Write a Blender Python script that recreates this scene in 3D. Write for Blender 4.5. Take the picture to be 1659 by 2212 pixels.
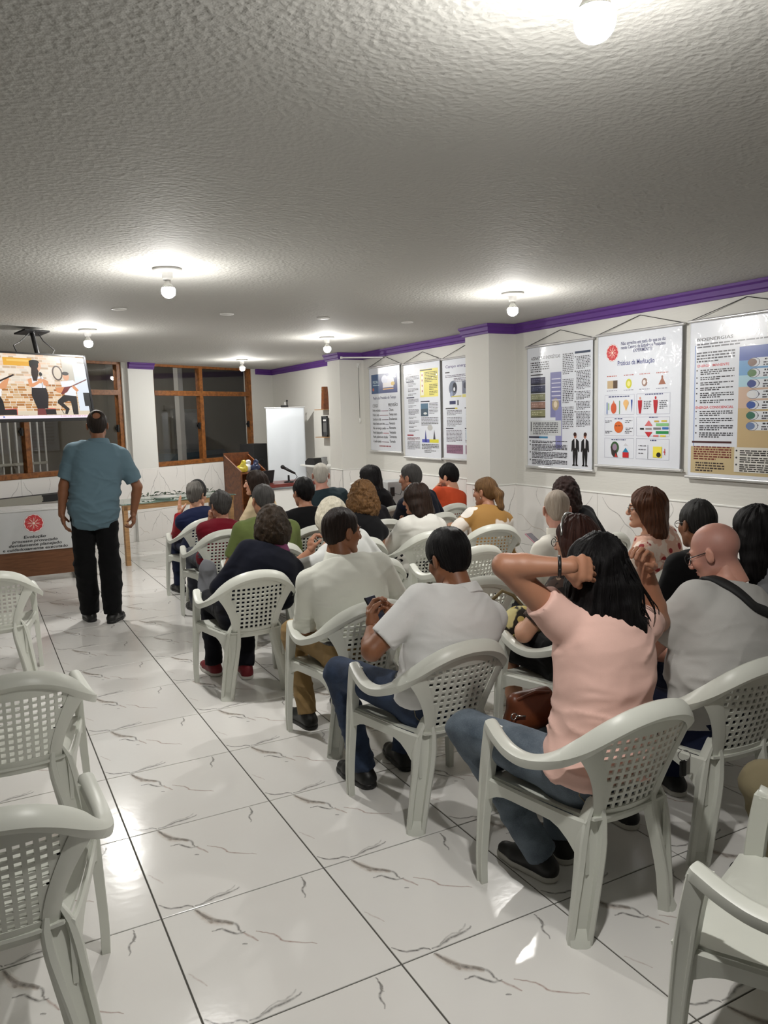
import bpy, bmesh, math, random
import numpy as np
from mathutils import Vector, Matrix

for o in list(bpy.data.objects): bpy.data.objects.remove(o)
S = bpy.context.scene
COL = S.collection
PI = math.pi

# ------------------------------------------------------------------ camera
FPX, PITCH, ROLL, YAW = 1691.59, .1224, -.0266, .484
CAM = np.array([0.1494, -1.9618, 1.6787])
IW, IH = 1659, 2212
_f = np.array([math.sin(YAW)*math.cos(PITCH), math.cos(YAW)*math.cos(PITCH), -math.sin(PITCH)])
_r0 = np.array([math.cos(YAW), -math.sin(YAW), 0.]); _u0 = np.cross(_r0, _f)
_r = _r0*math.cos(ROLL)+_u0*math.sin(ROLL); _u = -_r0*math.sin(ROLL)+_u0*math.cos(ROLL)
cam = bpy.data.cameras.new('camera'); camo = bpy.data.objects.new('camera', cam); COL.objects.link(camo)
cam.sensor_fit = 'VERTICAL'; cam.sensor_height = 24.; cam.sensor_width = 18.; cam.lens = FPX*24./IH
cam.clip_start = .05; cam.clip_end = 100
camo.matrix_world = Matrix(((_r[0], _u[0], -_f[0], CAM[0]), (_r[1], _u[1], -_f[1], CAM[1]), (_r[2], _u[2], -_f[2], CAM[2]), (0, 0, 0, 1)))
S.camera = camo

def ray(x, y): return _f+_r*(x-IW/2)/FPX-_u*(y-IH/2)/FPX
def atz(x, y, z=0.): d = ray(x, y); return CAM+d*(z-CAM[2])/d[2]
def aty(x, y, Y): d = ray(x, y); return CAM+d*(Y-CAM[1])/d[1]
def atx(x, y, X): d = ray(x, y); return CAM+d*(X-CAM[0])/d[0]
def atd(x, y, D): return CAM+ray(x, y)*D

# ------------------------------------------------------------------ world, light, exposure
W = bpy.data.worlds.new('night'); S.world = W; W.use_nodes = True
W.node_tree.nodes['Background'].inputs[0].default_value = (.010, .012, .018, 1)
W.node_tree.nodes['Background'].inputs[1].default_value = .5
S.view_settings.view_transform = 'Standard'; S.view_settings.look = 'None'
S.view_settings.gamma = 1; S.view_settings.use_curve_mapping = False
S.view_settings.exposure = 0.68
BULB_STRENGTH = 1180.          # emission of every ceiling bulb (they are the room's only lamps)
BULB_COLOR = (1., .975, .93)

# ------------------------------------------------------------------ mesh helpers
def obj(name, verts, faces, mats, parent=None, smooth=False, midx=None, loc=None):
    me = bpy.data.meshes.new(name)
    verts = np.asarray(verts, np.float32)
    if isinstance(faces, np.ndarray):
        n, k = faces.shape
        me.vertices.add(len(verts)); me.vertices.foreach_set('co', verts.ravel())
        me.loops.add(n*k); me.loops.foreach_set('vertex_index', faces.astype(np.int32).ravel())
        me.polygons.add(n); me.polygons.foreach_set('loop_start', np.arange(0, n*k, k, dtype=np.int32))
        me.update(calc_edges=True); me.validate()
    else:
        me.from_pydata([tuple(map(float, v)) for v in verts], [], faces)
    me.update()
    for m in (mats if isinstance(mats, (list, tuple)) else [mats]): me.materials.append(m)
    if midx is not None: me.polygons.foreach_set('material_index', np.asarray(midx, np.int32))
    if smooth: me.polygons.foreach_set('use_smooth', np.ones(len(me.polygons), bool))
    return link(name, me, parent, loc)

def link(name, me, parent=None, loc=None):
    o = bpy.data.objects.new(name, me); COL.objects.link(o)
    if parent is not None: o.parent = parent
    if loc is not None: o.location = tuple(map(float, loc))
    return o

def tag(o, label=None, cat=None, group=None, kind=None):
    if label: o['label'] = label
    if cat: o['category'] = cat
    if group: o['group'] = group
    if kind: o['kind'] = kind
    return o

def empty(name, loc=(0, 0, 0), rz=0.):
    o = bpy.data.objects.new(name, None); COL.objects.link(o); o.empty_display_size = .1
    o.location = tuple(map(float, loc)); o.rotation_euler = (0, 0, rz); return o

class MB:
    """collects shapes into one mesh"""
    def __init__(s): s.v = []; s.f = []; s.mi = []
    def add(s, verts, faces, mi=0):
        b = len(s.v); s.v += [tuple(map(float, v)) for v in verts]
        s.f += [tuple(b+i for i in f) for f in faces]; s.mi += [mi]*len(faces); return s
    def box(s, lo, hi, mi=0, M=None, bev=0.):
        x0, y0, z0 = lo; x1, y1, z1 = hi
        if bev > 0:
            bm = bmesh.new(); bmesh.ops.create_cube(bm, size=1.)
            for v in bm.verts: v.co = Vector(((x0+x1)/2+v.co.x*(x1-x0), (y0+y1)/2+v.co.y*(y1-y0), (z0+z1)/2+v.co.z*(z1-z0)))
            bmesh.ops.bevel(bm, geom=list(bm.edges), offset=bev, segments=2, profile=.5, affect='EDGES')
            bm.verts.index_update(); vs = [tuple(v.co) for v in bm.verts]; fs = [tuple(v.index for v in f.verts) for f in bm.faces]; bm.free()
        else:
            vs = [(x0, y0, z0), (x1, y0, z0), (x1, y1, z0), (x0, y1, z0), (x0, y0, z1), (x1, y0, z1), (x1, y1, z1), (x0, y1, z1)]
            fs = [(3, 2, 1, 0), (4, 5, 6, 7), (0, 1, 5, 4), (1, 2, 6, 5), (2, 3, 7, 6), (3, 0, 4, 7)]
        if M is not None: vs = [tuple(M @ Vector(v)) for v in vs]
        return s.add(vs, fs, mi)
    def loft(s, rings, caps=True, mi=0, closed=True):
        n = len(rings[0]); vs = [p for r in rings for p in r]; fs = []
        m = n if closed else n-1
        for i in range(len(rings)-1):
            for j in range(m):
                k = (j+1) % n; fs.append((i*n+j, i*n+k, (i+1)*n+k, (i+1)*n+j))
        if caps: fs += [tuple(range(n))[::-1], tuple((len(rings)-1)*n+j for j in range(n))]
        return s.add(vs, fs, mi)
    def tube(s, pts, r, n=8, mi=0, caps=True):
        pts = [np.array(p, float) for p in pts]; rs = r if hasattr(r, '__len__') else [r]*len(pts)
        rings = []; up = None
        for i, p in enumerate(pts):
            t = pts[min(i+1, len(pts)-1)]-pts[max(i-1, 0)]; t = t/(np.linalg.norm(t)+1e-9)
            if up is None:
                up = np.array([0, 0, 1.]) if abs(t[2]) < .9 else np.array([1., 0, 0])
            a = np.cross(t, up); a /= np.linalg.norm(a)+1e-9; b = np.cross(a, t); up = b
            rings.append([p+rs[i]*(a*math.cos(2*PI*j/n)+b*math.sin(2*PI*j/n)) for j in range(n)])
        return s.loft(rings, caps, mi)
    def lathe(s, prof, c=(0, 0, 0), n=20, mi=0):
        rings = [[(c[0]+r*math.cos(2*PI*j/n), c[1]+r*math.sin(2*PI*j/n), c[2]+z) for j in range(n)] for r, z in prof]
        return s.loft(rings, True, mi)
    def prism(s, poly, lo, hi, M, mi=0):
        """poly in local (x,z) plane, extruded in local y"""
        n = len(poly); vs = [tuple(M @ Vector((x, lo, z))) for x, z in poly]+[tuple(M @ Vector((x, hi, z))) for x, z in poly]
        fs = [(j, (j+1) % n, n+(j+1) % n, n+j) for j in range(n)]+[tuple(range(n))[::-1], tuple(range(n, 2*n))]
        return s.add(vs, fs, mi)
    def build(s, name, mats, parent=None, smooth=False, loc=None):
        o = obj(name, s.v, s.f, mats, parent, smooth, s.mi, loc)
        bm = bmesh.new(); bm.from_mesh(o.data); bmesh.ops.recalc_face_normals(bm, faces=bm.faces); bm.to_mesh(o.data); bm.free()
        return o

def autosmooth(o, ang=40):
    me = o.data; me.polygons.foreach_set('use_smooth', np.ones(len(me.polygons), bool))
    bm = bmesh.new(); bm.from_mesh(me)
    for e in bm.edges:
        if len(e.link_faces) == 2: e.smooth = e.calc_face_angle(0) < math.radians(ang)
    bm.to_mesh(me); bm.free(); return o

def catmull(pts, n):
    pts = [np.array(p, float) for p in pts]; out = []
    P = [2*pts[0]-pts[1]]+pts+[2*pts[-1]-pts[-2]]
    for i in range(1, len(P)-2):
        for k in range(n):
            t = k/n; a, b, c, d = P[i-1:i+3]
            out.append(.5*((2*b)+(-a+c)*t+(2*a-5*b+4*c-d)*t*t+(-a+3*b-3*c+d)*t**3))
    out.append(P[-2]); return out

# ------------------------------------------------------------------ materials
def nodes(m): m.use_nodes = True; t = m.node_tree; return t, t.nodes['Principled BSDF']
def mat(name, col, rough=.5, bump=None, var=None, spec=.5, metal=0., sheen=0., coat=0., trans=0., ior=1.45, space='Object'):
    """bump=(scale,strength,distance) noise ; var=(scale,amount) colour variation"""
    m = bpy.data.materials.new(name); t, p = nodes(m)
    p.inputs['Base Color'].default_value = (*col, 1); p.inputs['Roughness'].default_value = rough
    p.inputs['Specular IOR Level'].default_value = spec; p.inputs['Metallic'].default_value = metal
    p.inputs['Sheen Weight'].default_value = sheen; p.inputs['Coat Weight'].default_value = coat
    p.inputs['Transmission Weight'].default_value = trans; p.inputs['IOR'].default_value = ior
    if bump or var:
        tc = t.nodes.new('ShaderNodeTexCoord')
    if bump:
        nz = t.nodes.new('ShaderNodeTexNoise'); nz.inputs['Scale'].default_value = bump[0]; nz.inputs['Detail'].default_value = 4
        t.links.new(tc.outputs[space], nz.inputs['Vector'])
        b = t.nodes.new('ShaderNodeBump'); b.inputs['Strength'].default_value = bump[1]; b.inputs['Distance'].default_value = bump[2]
        t.links.new(nz.outputs['Fac'], b.inputs['Height']); t.links.new(b.outputs[0], p.inputs['Normal'])
    if var:
        nz = t.nodes.new('ShaderNodeTexNoise'); nz.inputs['Scale'].default_value = var[0]; nz.inputs['Detail'].default_value = 3
        t.links.new(tc.outputs[space], nz.inputs['Vector'])
        mx = t.nodes.new('ShaderNodeMix'); mx.data_type = 'RGBA'
        mx.inputs['A'].default_value = (*[c*(1-var[1]) for c in col], 1); mx.inputs['B'].default_value = (*[min(1, c*(1+var[1])) for c in col], 1)
        t.links.new(nz.outputs['Fac'], mx.inputs['Factor']); t.links.new(mx.outputs['Result'], p.inputs['Base Color'])
    return m

def srgb(r, g, b):
    f = lambda c: (c/255/12.92 if c <= 10.31 else ((c/255+.055)/1.055)**2.4)
    return (f(r), f(g), f(b))

def attr_mat(name, rough=.4, base=None, attr='Col', emit=0., coat=0., bump=None):
    """base colour (or emission) read from a colour attribute"""
    m = bpy.data.materials.new(name); t, p = nodes(m)
    a = t.nodes.new('ShaderNodeAttribute'); a.attribute_name = attr
    p.inputs['Roughness'].default_value = rough; p.inputs['Coat Weight'].default_value = coat; p.inputs['Coat Roughness'].default_value = .08
    if emit:
        p.inputs['Base Color'].default_value = (0.02, .02, .02, 1)
        t.links.new(a.outputs['Color'], p.inputs['Emission Color']); p.inputs['Emission Strength'].default_value = emit
    else: t.links.new(a.outputs['Color'], p.inputs['Base Color'])
    if bump:
        tc = t.nodes.new('ShaderNodeTexCoord'); nz = t.nodes.new('ShaderNodeTexNoise'); nz.inputs['Scale'].default_value = bump[0]
        t.links.new(tc.outputs['Object'], nz.inputs['Vector']); b = t.nodes.new('ShaderNodeBump'); b.inputs['Strength'].default_value = bump[1]; b.inputs['Distance'].default_value = bump[2]
        t.links.new(nz.outputs['Fac'], b.inputs['Height']); t.links.new(b.outputs[0], p.inputs['Normal'])
    return m

def wood(name, c0, c1, scale=6., rough=.4, axis=(1, 8, 8)):
    m = bpy.data.materials.new(name); t, p = nodes(m)
    tc = t.nodes.new('ShaderNodeTexCoord'); mp = t.nodes.new('ShaderNodeMapping'); mp.inputs['Scale'].default_value = axis
    nz = t.nodes.new('ShaderNodeTexNoise'); nz.inputs['Scale'].default_value = scale; nz.inputs['Detail'].default_value = 6; nz.inputs['Distortion'].default_value = .6
    cr = t.nodes.new('ShaderNodeValToRGB'); cr.color_ramp.elements[0].position = .3; cr.color_ramp.elements[1].position = .7
    cr.color_ramp.elements[0].color = (*c0, 1); cr.color_ramp.elements[1].color = (*c1, 1)
    t.links.new(tc.outputs['Object'], mp.inputs[0]); t.links.new(mp.outputs[0], nz.inputs['Vector']); t.links.new(nz.outputs['Fac'], cr.inputs[0])
    t.links.new(cr.outputs[0], p.inputs['Base Color']); p.inputs['Roughness'].default_value = rough
    return m

M = {}
M['wall'] = mat('wall_paint', srgb(217, 216, 210), .75, bump=(170, .35, .004), var=(1.3, .02), space='Generated')
M['white_smooth'] = mat('white_smooth', srgb(228, 228, 224), .55)
M['grout'] = mat('grout', srgb(88, 86, 80), .8, bump=(60, .2, .002))
M['purple'] = mat('purple_cornice', srgb(92, 52, 130), .55, var=(2.5, .08))
M['chair'] = mat('chair_plastic', srgb(216, 218, 209), .36, bump=(6, .06, .01), var=(2.5, .03), spec=.45)
M['win_wood'] = wood('window_wood', srgb(104, 60, 24), srgb(160, 100, 46), 5, .45, (4, 4, 4))
M['lectern_wood'] = wood('lectern_wood', srgb(98, 52, 24), srgb(140, 82, 40), 5, .4, (4, 4, 4))
M['panel_wood'] = wood('panel_wood', srgb(104, 66, 40), srgb(128, 84, 54), 5, .45, (1.2, 1, 14))
M['light_wood'] = wood('light_wood', srgb(150, 112, 72), srgb(186, 146, 100), 5, .5, (1.2, 1, 14))
M['black'] = mat('black_plastic', (.012, .012, .013), .35)
M['blackmatte'] = mat('black_matte', (.014, .014, .015), .7)
M['grey_metal'] = mat('grey_metal', srgb(150, 148, 138), .45)
M['alu'] = mat('aluminium', srgb(214, 214, 214), .35, metal=.6)
M['glass'] = mat('window_glass', (1, 1, 1), .0, trans=1., ior=1.45)
M['cord'] = mat('cord', (.03, .03, .03), .6)
M['steel'] = mat('steel', srgb(190, 190, 188), .25, metal=1.)
M['asphalt'] = mat('asphalt', srgb(60, 60, 62), .8, bump=(30, .3, .01))
M['ext_wall'] = mat('exterior_wall', srgb(150, 140, 122), .85, bump=(20, .3, .01))
M['ext_white'] = mat('exterior_white', srgb(200, 200, 198), .6)
M['print'] = attr_mat('print_ink', .35, coat=.5)
M['screen'] = attr_mat('screen_picture', .3, emit=.62)

# textured ceiling: stucco relief
def ceiling_mat():
    m = bpy.data.materials.new('ceiling_stucco'); t, p = nodes(m)
    p.inputs['Base Color'].default_value = (*srgb(190, 189, 184), 1); p.inputs['Roughness'].default_value = .8
    tc = t.nodes.new('ShaderNodeTexCoord')
    n1 = t.nodes.new('ShaderNodeTexNoise'); n1.inputs['Scale'].default_value = 55; n1.inputs['Detail'].default_value = 2; n1.inputs['Roughness'].default_value = .5
    n2 = t.nodes.new('ShaderNodeTexVoronoi'); n2.inputs['Scale'].default_value = 48
    mx = t.nodes.new('ShaderNodeMath'); mx.operation = 'MULTIPLY_ADD'; mx.inputs[1].default_value = .5
    for n in (n1, n2): t.links.new(tc.outputs['Object'], n.inputs['Vector'])
    t.links.new(n2.outputs['Distance'], mx.inputs[0]); t.links.new(n1.outputs['Fac'], mx.inputs[2])
    b = t.nodes.new('ShaderNodeBump'); b.inputs['Strength'].default_value = .55; b.inputs['Distance'].default_value = .006
    t.links.new(mx.outputs[0], b.inputs['Height']); t.links.new(b.outputs[0], p.inputs['Normal'])
    return m
M['ceiling'] = ceiling_mat()

def tile_mat(name, rough):
    """glazed marble tile; the printed vein colour comes from the mesh's own colour attribute"""
    m = bpy.data.materials.new(name); t, p = nodes(m)
    a = t.nodes.new('ShaderNodeAttribute'); a.attribute_name = 'Vein'
    tc = t.nodes.new('ShaderNodeTexCoord')
    nz = t.nodes.new('ShaderNodeTexNoise'); nz.inputs['Scale'].default_value = 3.; nz.inputs['Detail'].default_value = 3
    t.links.new(tc.outputs['Object'], nz.inputs['Vector'])
    mx = t.nodes.new('ShaderNodeMix'); mx.data_type = 'RGBA'
    mx.inputs['A'].default_value = (*srgb(234, 231, 227), 1); mx.inputs['B'].default_value = (*srgb(240, 239, 236), 1)
    t.links.new(nz.outputs['Fac'], mx.inputs['Factor'])
    m2 = t.nodes.new('ShaderNodeMix'); m2.data_type = 'RGBA'
    n3 = t.nodes.new('ShaderNodeTexNoise'); n3.inputs['Scale'].default_value = 60; n3.inputs['Detail'].default_value = 4
    t.links.new(tc.outputs['Object'], n3.inputs['Vector'])
    rg = t.nodes.new('ShaderNodeMapRange'); rg.inputs[1].default_value = .25; rg.inputs[2].default_value = .62; rg.inputs[3].default_value = .35; rg.inputs[4].default_value = 1.
    t.links.new(n3.outputs['Fac'], rg.inputs[0])
    ml = t.nodes.new('ShaderNodeMath'); ml.operation = 'MULTIPLY'
    t.links.new(a.outputs['Alpha'], ml.inputs[0]); t.links.new(rg.outputs[0], ml.inputs[1])
    t.links.new(ml.outputs[0], m2.inputs['Factor']); t.links.new(mx.outputs['Result'], m2.inputs['A']); t.links.new(a.outputs['Color'], m2.inputs['B'])
    t.links.new(m2.outputs['Result'], p.inputs['Base Color'])
    p.inputs['Roughness'].default_value = rough; p.inputs['Specular IOR Level'].default_value = .5
    n4 = t.nodes.new('ShaderNodeTexNoise'); n4.inputs['Scale'].default_value = 26; n4.inputs['Detail'].default_value = 2
    t.links.new(tc.outputs['Object'], n4.inputs['Vector'])
    b = t.nodes.new('ShaderNodeBump'); b.inputs['Strength'].default_value = .12; b.inputs['Distance'].default_value = .003
    t.links.new(n4.outputs['Fac'], b.inputs['Height']); t.links.new(b.outputs[0], p.inputs['Normal'])
    return m
M['tile'] = tile_mat('floor_tile', .15)
M['wtile'] = tile_mat('wall_tile', .22)

# ------------------------------------------------------------------ room
HC = 2.504; XW = 4.834; XL = -3.6; YN = -4.6
TH = math.radians(29.657); BU = np.array([math.cos(TH), math.sin(TH), 0.]); BN = np.array([-math.sin(TH), math.cos(TH), 0.]); B0 = np.array([1.8, 9.1986, 0.])
def bw(u, z, off=0.):             # point on the slanted back wall: u along it, off beyond it
    p = B0+BU*u+BN*off; return np.array([p[0], p[1], z])
UR = (XW-B0[0])/BU[0]; UL = (XL-B0[0])/BU[0]
MBW = Matrix(((BU[0], BN[0], 0, B0[0]), (BU[1], BN[1], 0, B0[1]), (0, 0, 1, 0), (0, 0, 0, 1)))   # local (u, depth, z)

def struct(name, mb, m, parent=None, smooth=False, label=None):
    o = mb.build(name, m, parent, smooth); o['kind'] = 'structure'
    return o

# floor slab (its top is the grout), ceiling, walls
corners = [(XL-.2, YN-.2), (XW+.3, YN-.2), (XW+.3, 11.4), (XL-.2, 6.4)]
fl = MB(); fl.add([(x, y, -.004) for x, y in corners]+[(x, y, -.15) for x, y in corners], [(0, 1, 2, 3), (7, 6, 5, 4), (0, 4, 5, 1), (1, 5, 6, 2), (2, 6, 7, 3), (3, 7, 4, 0)])
floor = struct('floor', fl, M['grout'])
cl = MB(); cl.add([(x, y, HC) for x, y in corners]+[(x, y, HC+.15) for x, y in corners], [(3, 2, 1, 0), (4, 5, 6, 7), (0, 1, 5, 4), (1, 2, 6, 5), (2, 3, 7, 6), (3, 0, 4, 7)])
ceil = struct('ceiling', cl, M['ceiling'])
w = MB(); w.box((XW, YN-.2, 0), (XW+.2, 11.3, HC)); wall_r = struct('wall_right', w, M['wall'])
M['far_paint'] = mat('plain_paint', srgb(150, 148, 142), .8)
w = MB(); w.box((XL-.2, YN-.2, 0), (XL, 6.3, HC)); struct('wall_left', w, M['far_paint'])
w = MB(); w.box((XL-.2, YN-.2, 0), (XW+.2, YN, HC)); struct('wall_near', w, M['far_paint'])
# back wall: low wall under the windows, stub ends
SILL, TRAN = 1.03, 2.09
WIN1 = (-2.62, .33); WIN2 = (.84, 2.97)
w = MB()
w.box((UL-.3, 0, 0), (UR+.2, .18, SILL), M=MBW)
w.box((UL-.3, 0, SILL), (WIN1[0], .18, HC), M=MBW)
w.box((WIN1[1], 0, SILL), (WIN2[0], .18, HC), M=MBW)
w.box((WIN2[1], 0, SILL), (UR+.2, .18, HC), M=MBW)
wall_b = struct('wall_back', w, M['wall'])
w = MB(); w.box((.395, -.05, 0), (.84, .0, HC), M=MBW); struct('pillar', w, M['white_smooth'])
w = MB(); w.box((4.525, 4.167, 0), (XW, 4.56, HC)); struct('pillar', w, M['wall'])
w = MB(); w.box((4.484, 7.421, 0), (XW, 7.80, HC)); struct('pillar', w, M['wall'])

# purple cornice, a stepped moulding following wall and pillars
def cornice(name, pts, par=None):
    prof = [(0, -.088), (.024, -.088), (.024, -.070), (.036, -.062), (.036, -.030), (.050, -.018), (.050, 0), (0, 0)]   # (out, z)
    n = len(pts); rings = []
    P = [np.array(p, float) for p in pts]
    def nrm(a, b): d = (b-a)/np.linalg.norm(b-a); return np.array([-d[1], d[0]])
    for i, p in enumerate(P):
        if i == 0: o = nrm(P[0], P[1])
        elif i == n-1: o = nrm(P[-2], P[-1])
        else:
            a, b = nrm(P[i-1], p), nrm(p, P[i+1]); o = (a+b); o = o/(o@a)
        rings.append([(p[0]+o[0]*q, p[1]+o[1]*q, HC+z-.001) for q, z in prof])
    mb = MB(); mb.loft(rings); o = struct(name, mb, M['purple']); return o
e = bw(3.06, 0)
cornice('trim_1', [(XW, YN), (XW, 4.167), (4.525, 4.167), (4.525, 4.56), (XW, 4.56), (XW, 7.421), (4.484, 7.421), (4.484, 7.80), (XW, 7.80), (XW, bw(UR, 0)[1]), (e[0], e[1])])
a, b = bw(.84, 0, -.05), bw(.395, 0, -.05); cornice('trim_2', [a[:2], b[:2]])

# ---- tiles
def vein_mesh(name, sx, sy, th, veins, seed, mtile):
    """slab sx*sy*th (top at z=0) + printed veins as hair-thin inlay with soft edges"""
    v = []; f = []; col = []
    bv = .0012
    def q(p, c):
        b = len(v); v.extend(p); col.extend(c if isinstance(c, list) else [c]*len(p)); f.append(tuple(range(b, b+len(p))))
    W0 = (0, 0, 0, 0.)
    x0, y0, x1, y1 = 0, 0, sx, sy
    q([(bv, bv, 0), (x1-bv, bv, 0), (x1-bv, y1-bv, 0), (bv, y1-bv, 0)], W0)
    top = [(bv, bv, 0), (x1-bv, bv, 0), (x1-bv, y1-bv, 0), (bv, y1-bv, 0)]; mid = [(0, 0, -bv), (x1, 0, -bv), (x1, y1, -bv), (0, y1, -bv)]; bot = [(0, 0, -th), (x1, 0, -th), (x1, y1, -th), (0, y1, -th)]
    for i in range(4):
        j = (i+1) % 4; q([mid[i], mid[j], top[j], top[i]], W0); q([bot[i], bot[j], mid[j], mid[i]], W0)
    rnd = random.Random(seed)
    z = .00025
    for pts, wid, c, al in veins:
        P = catmull([(a*sx, b*sy, 0) for a, b in pts], 3)
        P = [np.array([min(max(p[0]+rnd.uniform(-.002, .002), .004), sx-.004), min(max(p[1]+rnd.uniform(-.002, .002), .004), sy-.004), z]) for p in P]
        n = len(P)
        for i in range(n-1):
            t = P[i+1]-P[i]; L = np.linalg.norm(t)
            if L < 1e-5: continue
            row = []
            for k in (i, i+1):
                tt = P[min(k+1, n-1)]-P[max(k-1, 0)]; tt = tt/(np.linalg.norm(tt)+1e-9); nn = np.array([-tt[1], tt[0], 0])
                ww = wid*1.45*(.35+.65*math.sin(PI*min(max((k+.5)/n, .06), .94)))
                row.append([P[k]-nn*ww, P[k], P[k]+nn*ww])
            cl = lambda p: (min(max(p[0], .002), sx-.002), min(max(p[1], .002), sy-.002), z)
            A, B = row; e0 = (*c, 0.); e1 = (*c, al)
            q([cl(A[0]), cl(B[0]), cl(B[1]), cl(A[1])], [e0, e0, e1, e1]); q([cl(A[1]), cl(B[1]), cl(B[2]), cl(A[2])], [e1, e1, e0, e0])
    # make veins face up
    me = bpy.data.meshes.new(name); me.from_pydata([tuple(map(float, p)) for p in v], [], f); me.materials.append(mtile); me.update()
    at = me.color_attributes.new('Vein', 'FLOAT_COLOR', 'POINT'); at.data.foreach_set('color', np.array(col, np.float32).ravel())
    bm = bmesh.new(); bm.from_mesh(me)
    for fc in bm.faces:
        if abs(fc.normal.z) > .9 and fc.normal.z < 0: fc.normal_flip()
    bm.to_mesh(me); bm.free()
    return me
dk = srgb(58, 52, 48); br = srgb(150, 118, 84); rd = srgb(150, 112, 98)
V_FLOOR = [
    ([(.011, .133), (.049, .078), (.102, .051), (.158, .042), (.185, .015)], .0050, dk, .95),
    ([(.19, .019), (.24, .014), (.313, .04), (.37, .042), (.429, .046), (.476, .067)], .0060, dk, .8),
    ([(.25, .03), (.33, .065), (.39, .06), (.44, .085), (.462, .10)], .0040, dk, .45),
    ([(.185, .997), (.199, .958), (.22, .895), (.245, .851), (.287, .81), (.331, .774), (.354, .74), (.355, .688), (.361, .654)], .0065, dk, .85),
    ([(.185, .99), (.20, .94), (.225, .88), (.25, .83), (.30, .79), (.34, .755)], .0150, br, .62),
    ([(.228, .882), (.24, .854), (.233, .82)], .008, br, .6),
    ([(.217, .751), (.27, .741), (.3, .696), (.337, .662), (.377, .655)], .0055, dk, .9),
    ([(.361, .654), (.389, .609), (.416, .544)], .0050, rd, .7),
    ([(.433, .627), (.479, .586), (.517, .535), (.542, .472), (.61, .423), (.69, .362)], .0040, rd, .85),
    ([(.332, .563), (.36, .551)], .004, dk, .9),
    ([(.845, .985), (.843, .941), (.834, .897), (.8, .859), (.797, .813), (.785, .774)], .0042, dk, .9),
    ([(.85, .95), (.83, .91), (.835, .88)], .003, dk, .6),
    ([(.021, .482), (.05, .413), (.078, .346)], .0035, rd, .45),
]
TS = .6; G = .0055
me_ft = vein_mesh('floor_tile', TS-G, TS-G, .0035, V_FLOOR, 3, M['tile'])
for i in range(-4, 9):
    for j in range(-2, 19):
        x, y = i*TS, j*TS
        if y > B0[1]+(x+TS-B0[0])*math.tan(TH)-.02 or x < -1.9: continue
        if j == -2 and i < 2: continue
        o = link('tile', me_ft, floor, (x+G/2, y+G/2, 0.))
        if i == 8: o.scale = (.07, 1, 1)          # cut strip along the right wall
# wall tiles (dado)
V_WALL = [
    ([(.05, .95), (.12, .80), (.22, .72), (.28, .60), (.36, .52), (.45, .30)], .0040, dk, .8),
    ([(.28, .60), (.24, .50), (.26, .42)], .003, dk, .4),
    ([(.70, .98), (.72, .86), (.66, .70)], .0030, dk, .7),
    ([(.55, .20), (.65, .30), (.78, .33), (.90, .48), (.97, .50)], .0040, br, .55),
    ([(.78, .33), (.84, .25), (.93, .22)], .003, dk, .4)]
def wtile(w_, h_, k):
    key = (round(w_, 3), round(h_, 3), k)
    if key not in wtile.c:
        vs = [([((a if k == 0 else 1-a), b) for a, b in p], wd, c, al) for p, wd, c, al in V_WALL]
        wtile.c[key] = vein_mesh('wall_tile', w_-.003, h_-.003, .008, vs, k, M['wtile'])
    return wtile.c[key]
wtile.c = {}
def place_wt(parent, p, ux, w_, h_, k):
    """p lower-left corner, ux unit along; normal = ux x z rotated to face the room"""
    me = wtile(w_, h_, k); o = link('tile', me, parent)
    ux = np.array(ux, float); uz = np.array([0, 0, 1.]); n = np.cross(ux, uz)
    o.matrix_local = Matrix(((ux[0], uz[0], n[0], p[0]+n[0]*.008), (ux[1], uz[1], n[1], p[1]+n[1]*.008), (ux[2], uz[2], n[2], p[2]+.0015), (0, 0, 0, 1)))
rows = [(0., .41), (.41, .57)]
def bed(parent, p, ux, w_, h_):
    ux = np.array(ux, float); n = np.cross(ux, (0, 0, 1.)); p = np.array(p, float); q = [p, p+ux*w_, p+ux*w_+np.array([0, 0, h_]), p+np.array([0, 0, h_])]
    mb = MB(); mb.add([v+n*.0005 for v in q]+[v+n*.004 for v in q], [(3, 2, 1, 0), (4, 5, 6, 7), (0, 1, 5, 4), (1, 2, 6, 5), (2, 3, 7, 6), (3, 0, 4, 7)]); return mb.build('grout_bed', M['wall_grout'], parent)
M['wall_grout'] = mat('wall_grout', srgb(120, 118, 112), .8)
# back wall: u from left, normal to the room = -BN
k = 0
joints = [-2.40, -1.85, -1.29, -.74, -.19, .395, .84, 1.38, 1.93, 2.48, 2.97, 3.49]
for ri, (z0, hh) in enumerate(rows):
    for a, b in zip(joints[:-1], joints[1:]):
        off = -.05 if abs(a-.395) < .01 else 0.
        hh2 = hh+(.04 if ri == 1 else 0)
        place_wt(wall_b, bw(a, z0, off), BU, b-a, hh2, (k+ri) % 2); k += 1
for a, b, off in ((-2.40, .395, 0.), (.395, .84, -.05), (.84, 3.49, 0.)): bed(wall_b, bw(a, .0, off), BU, b-a, 1.0)
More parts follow.
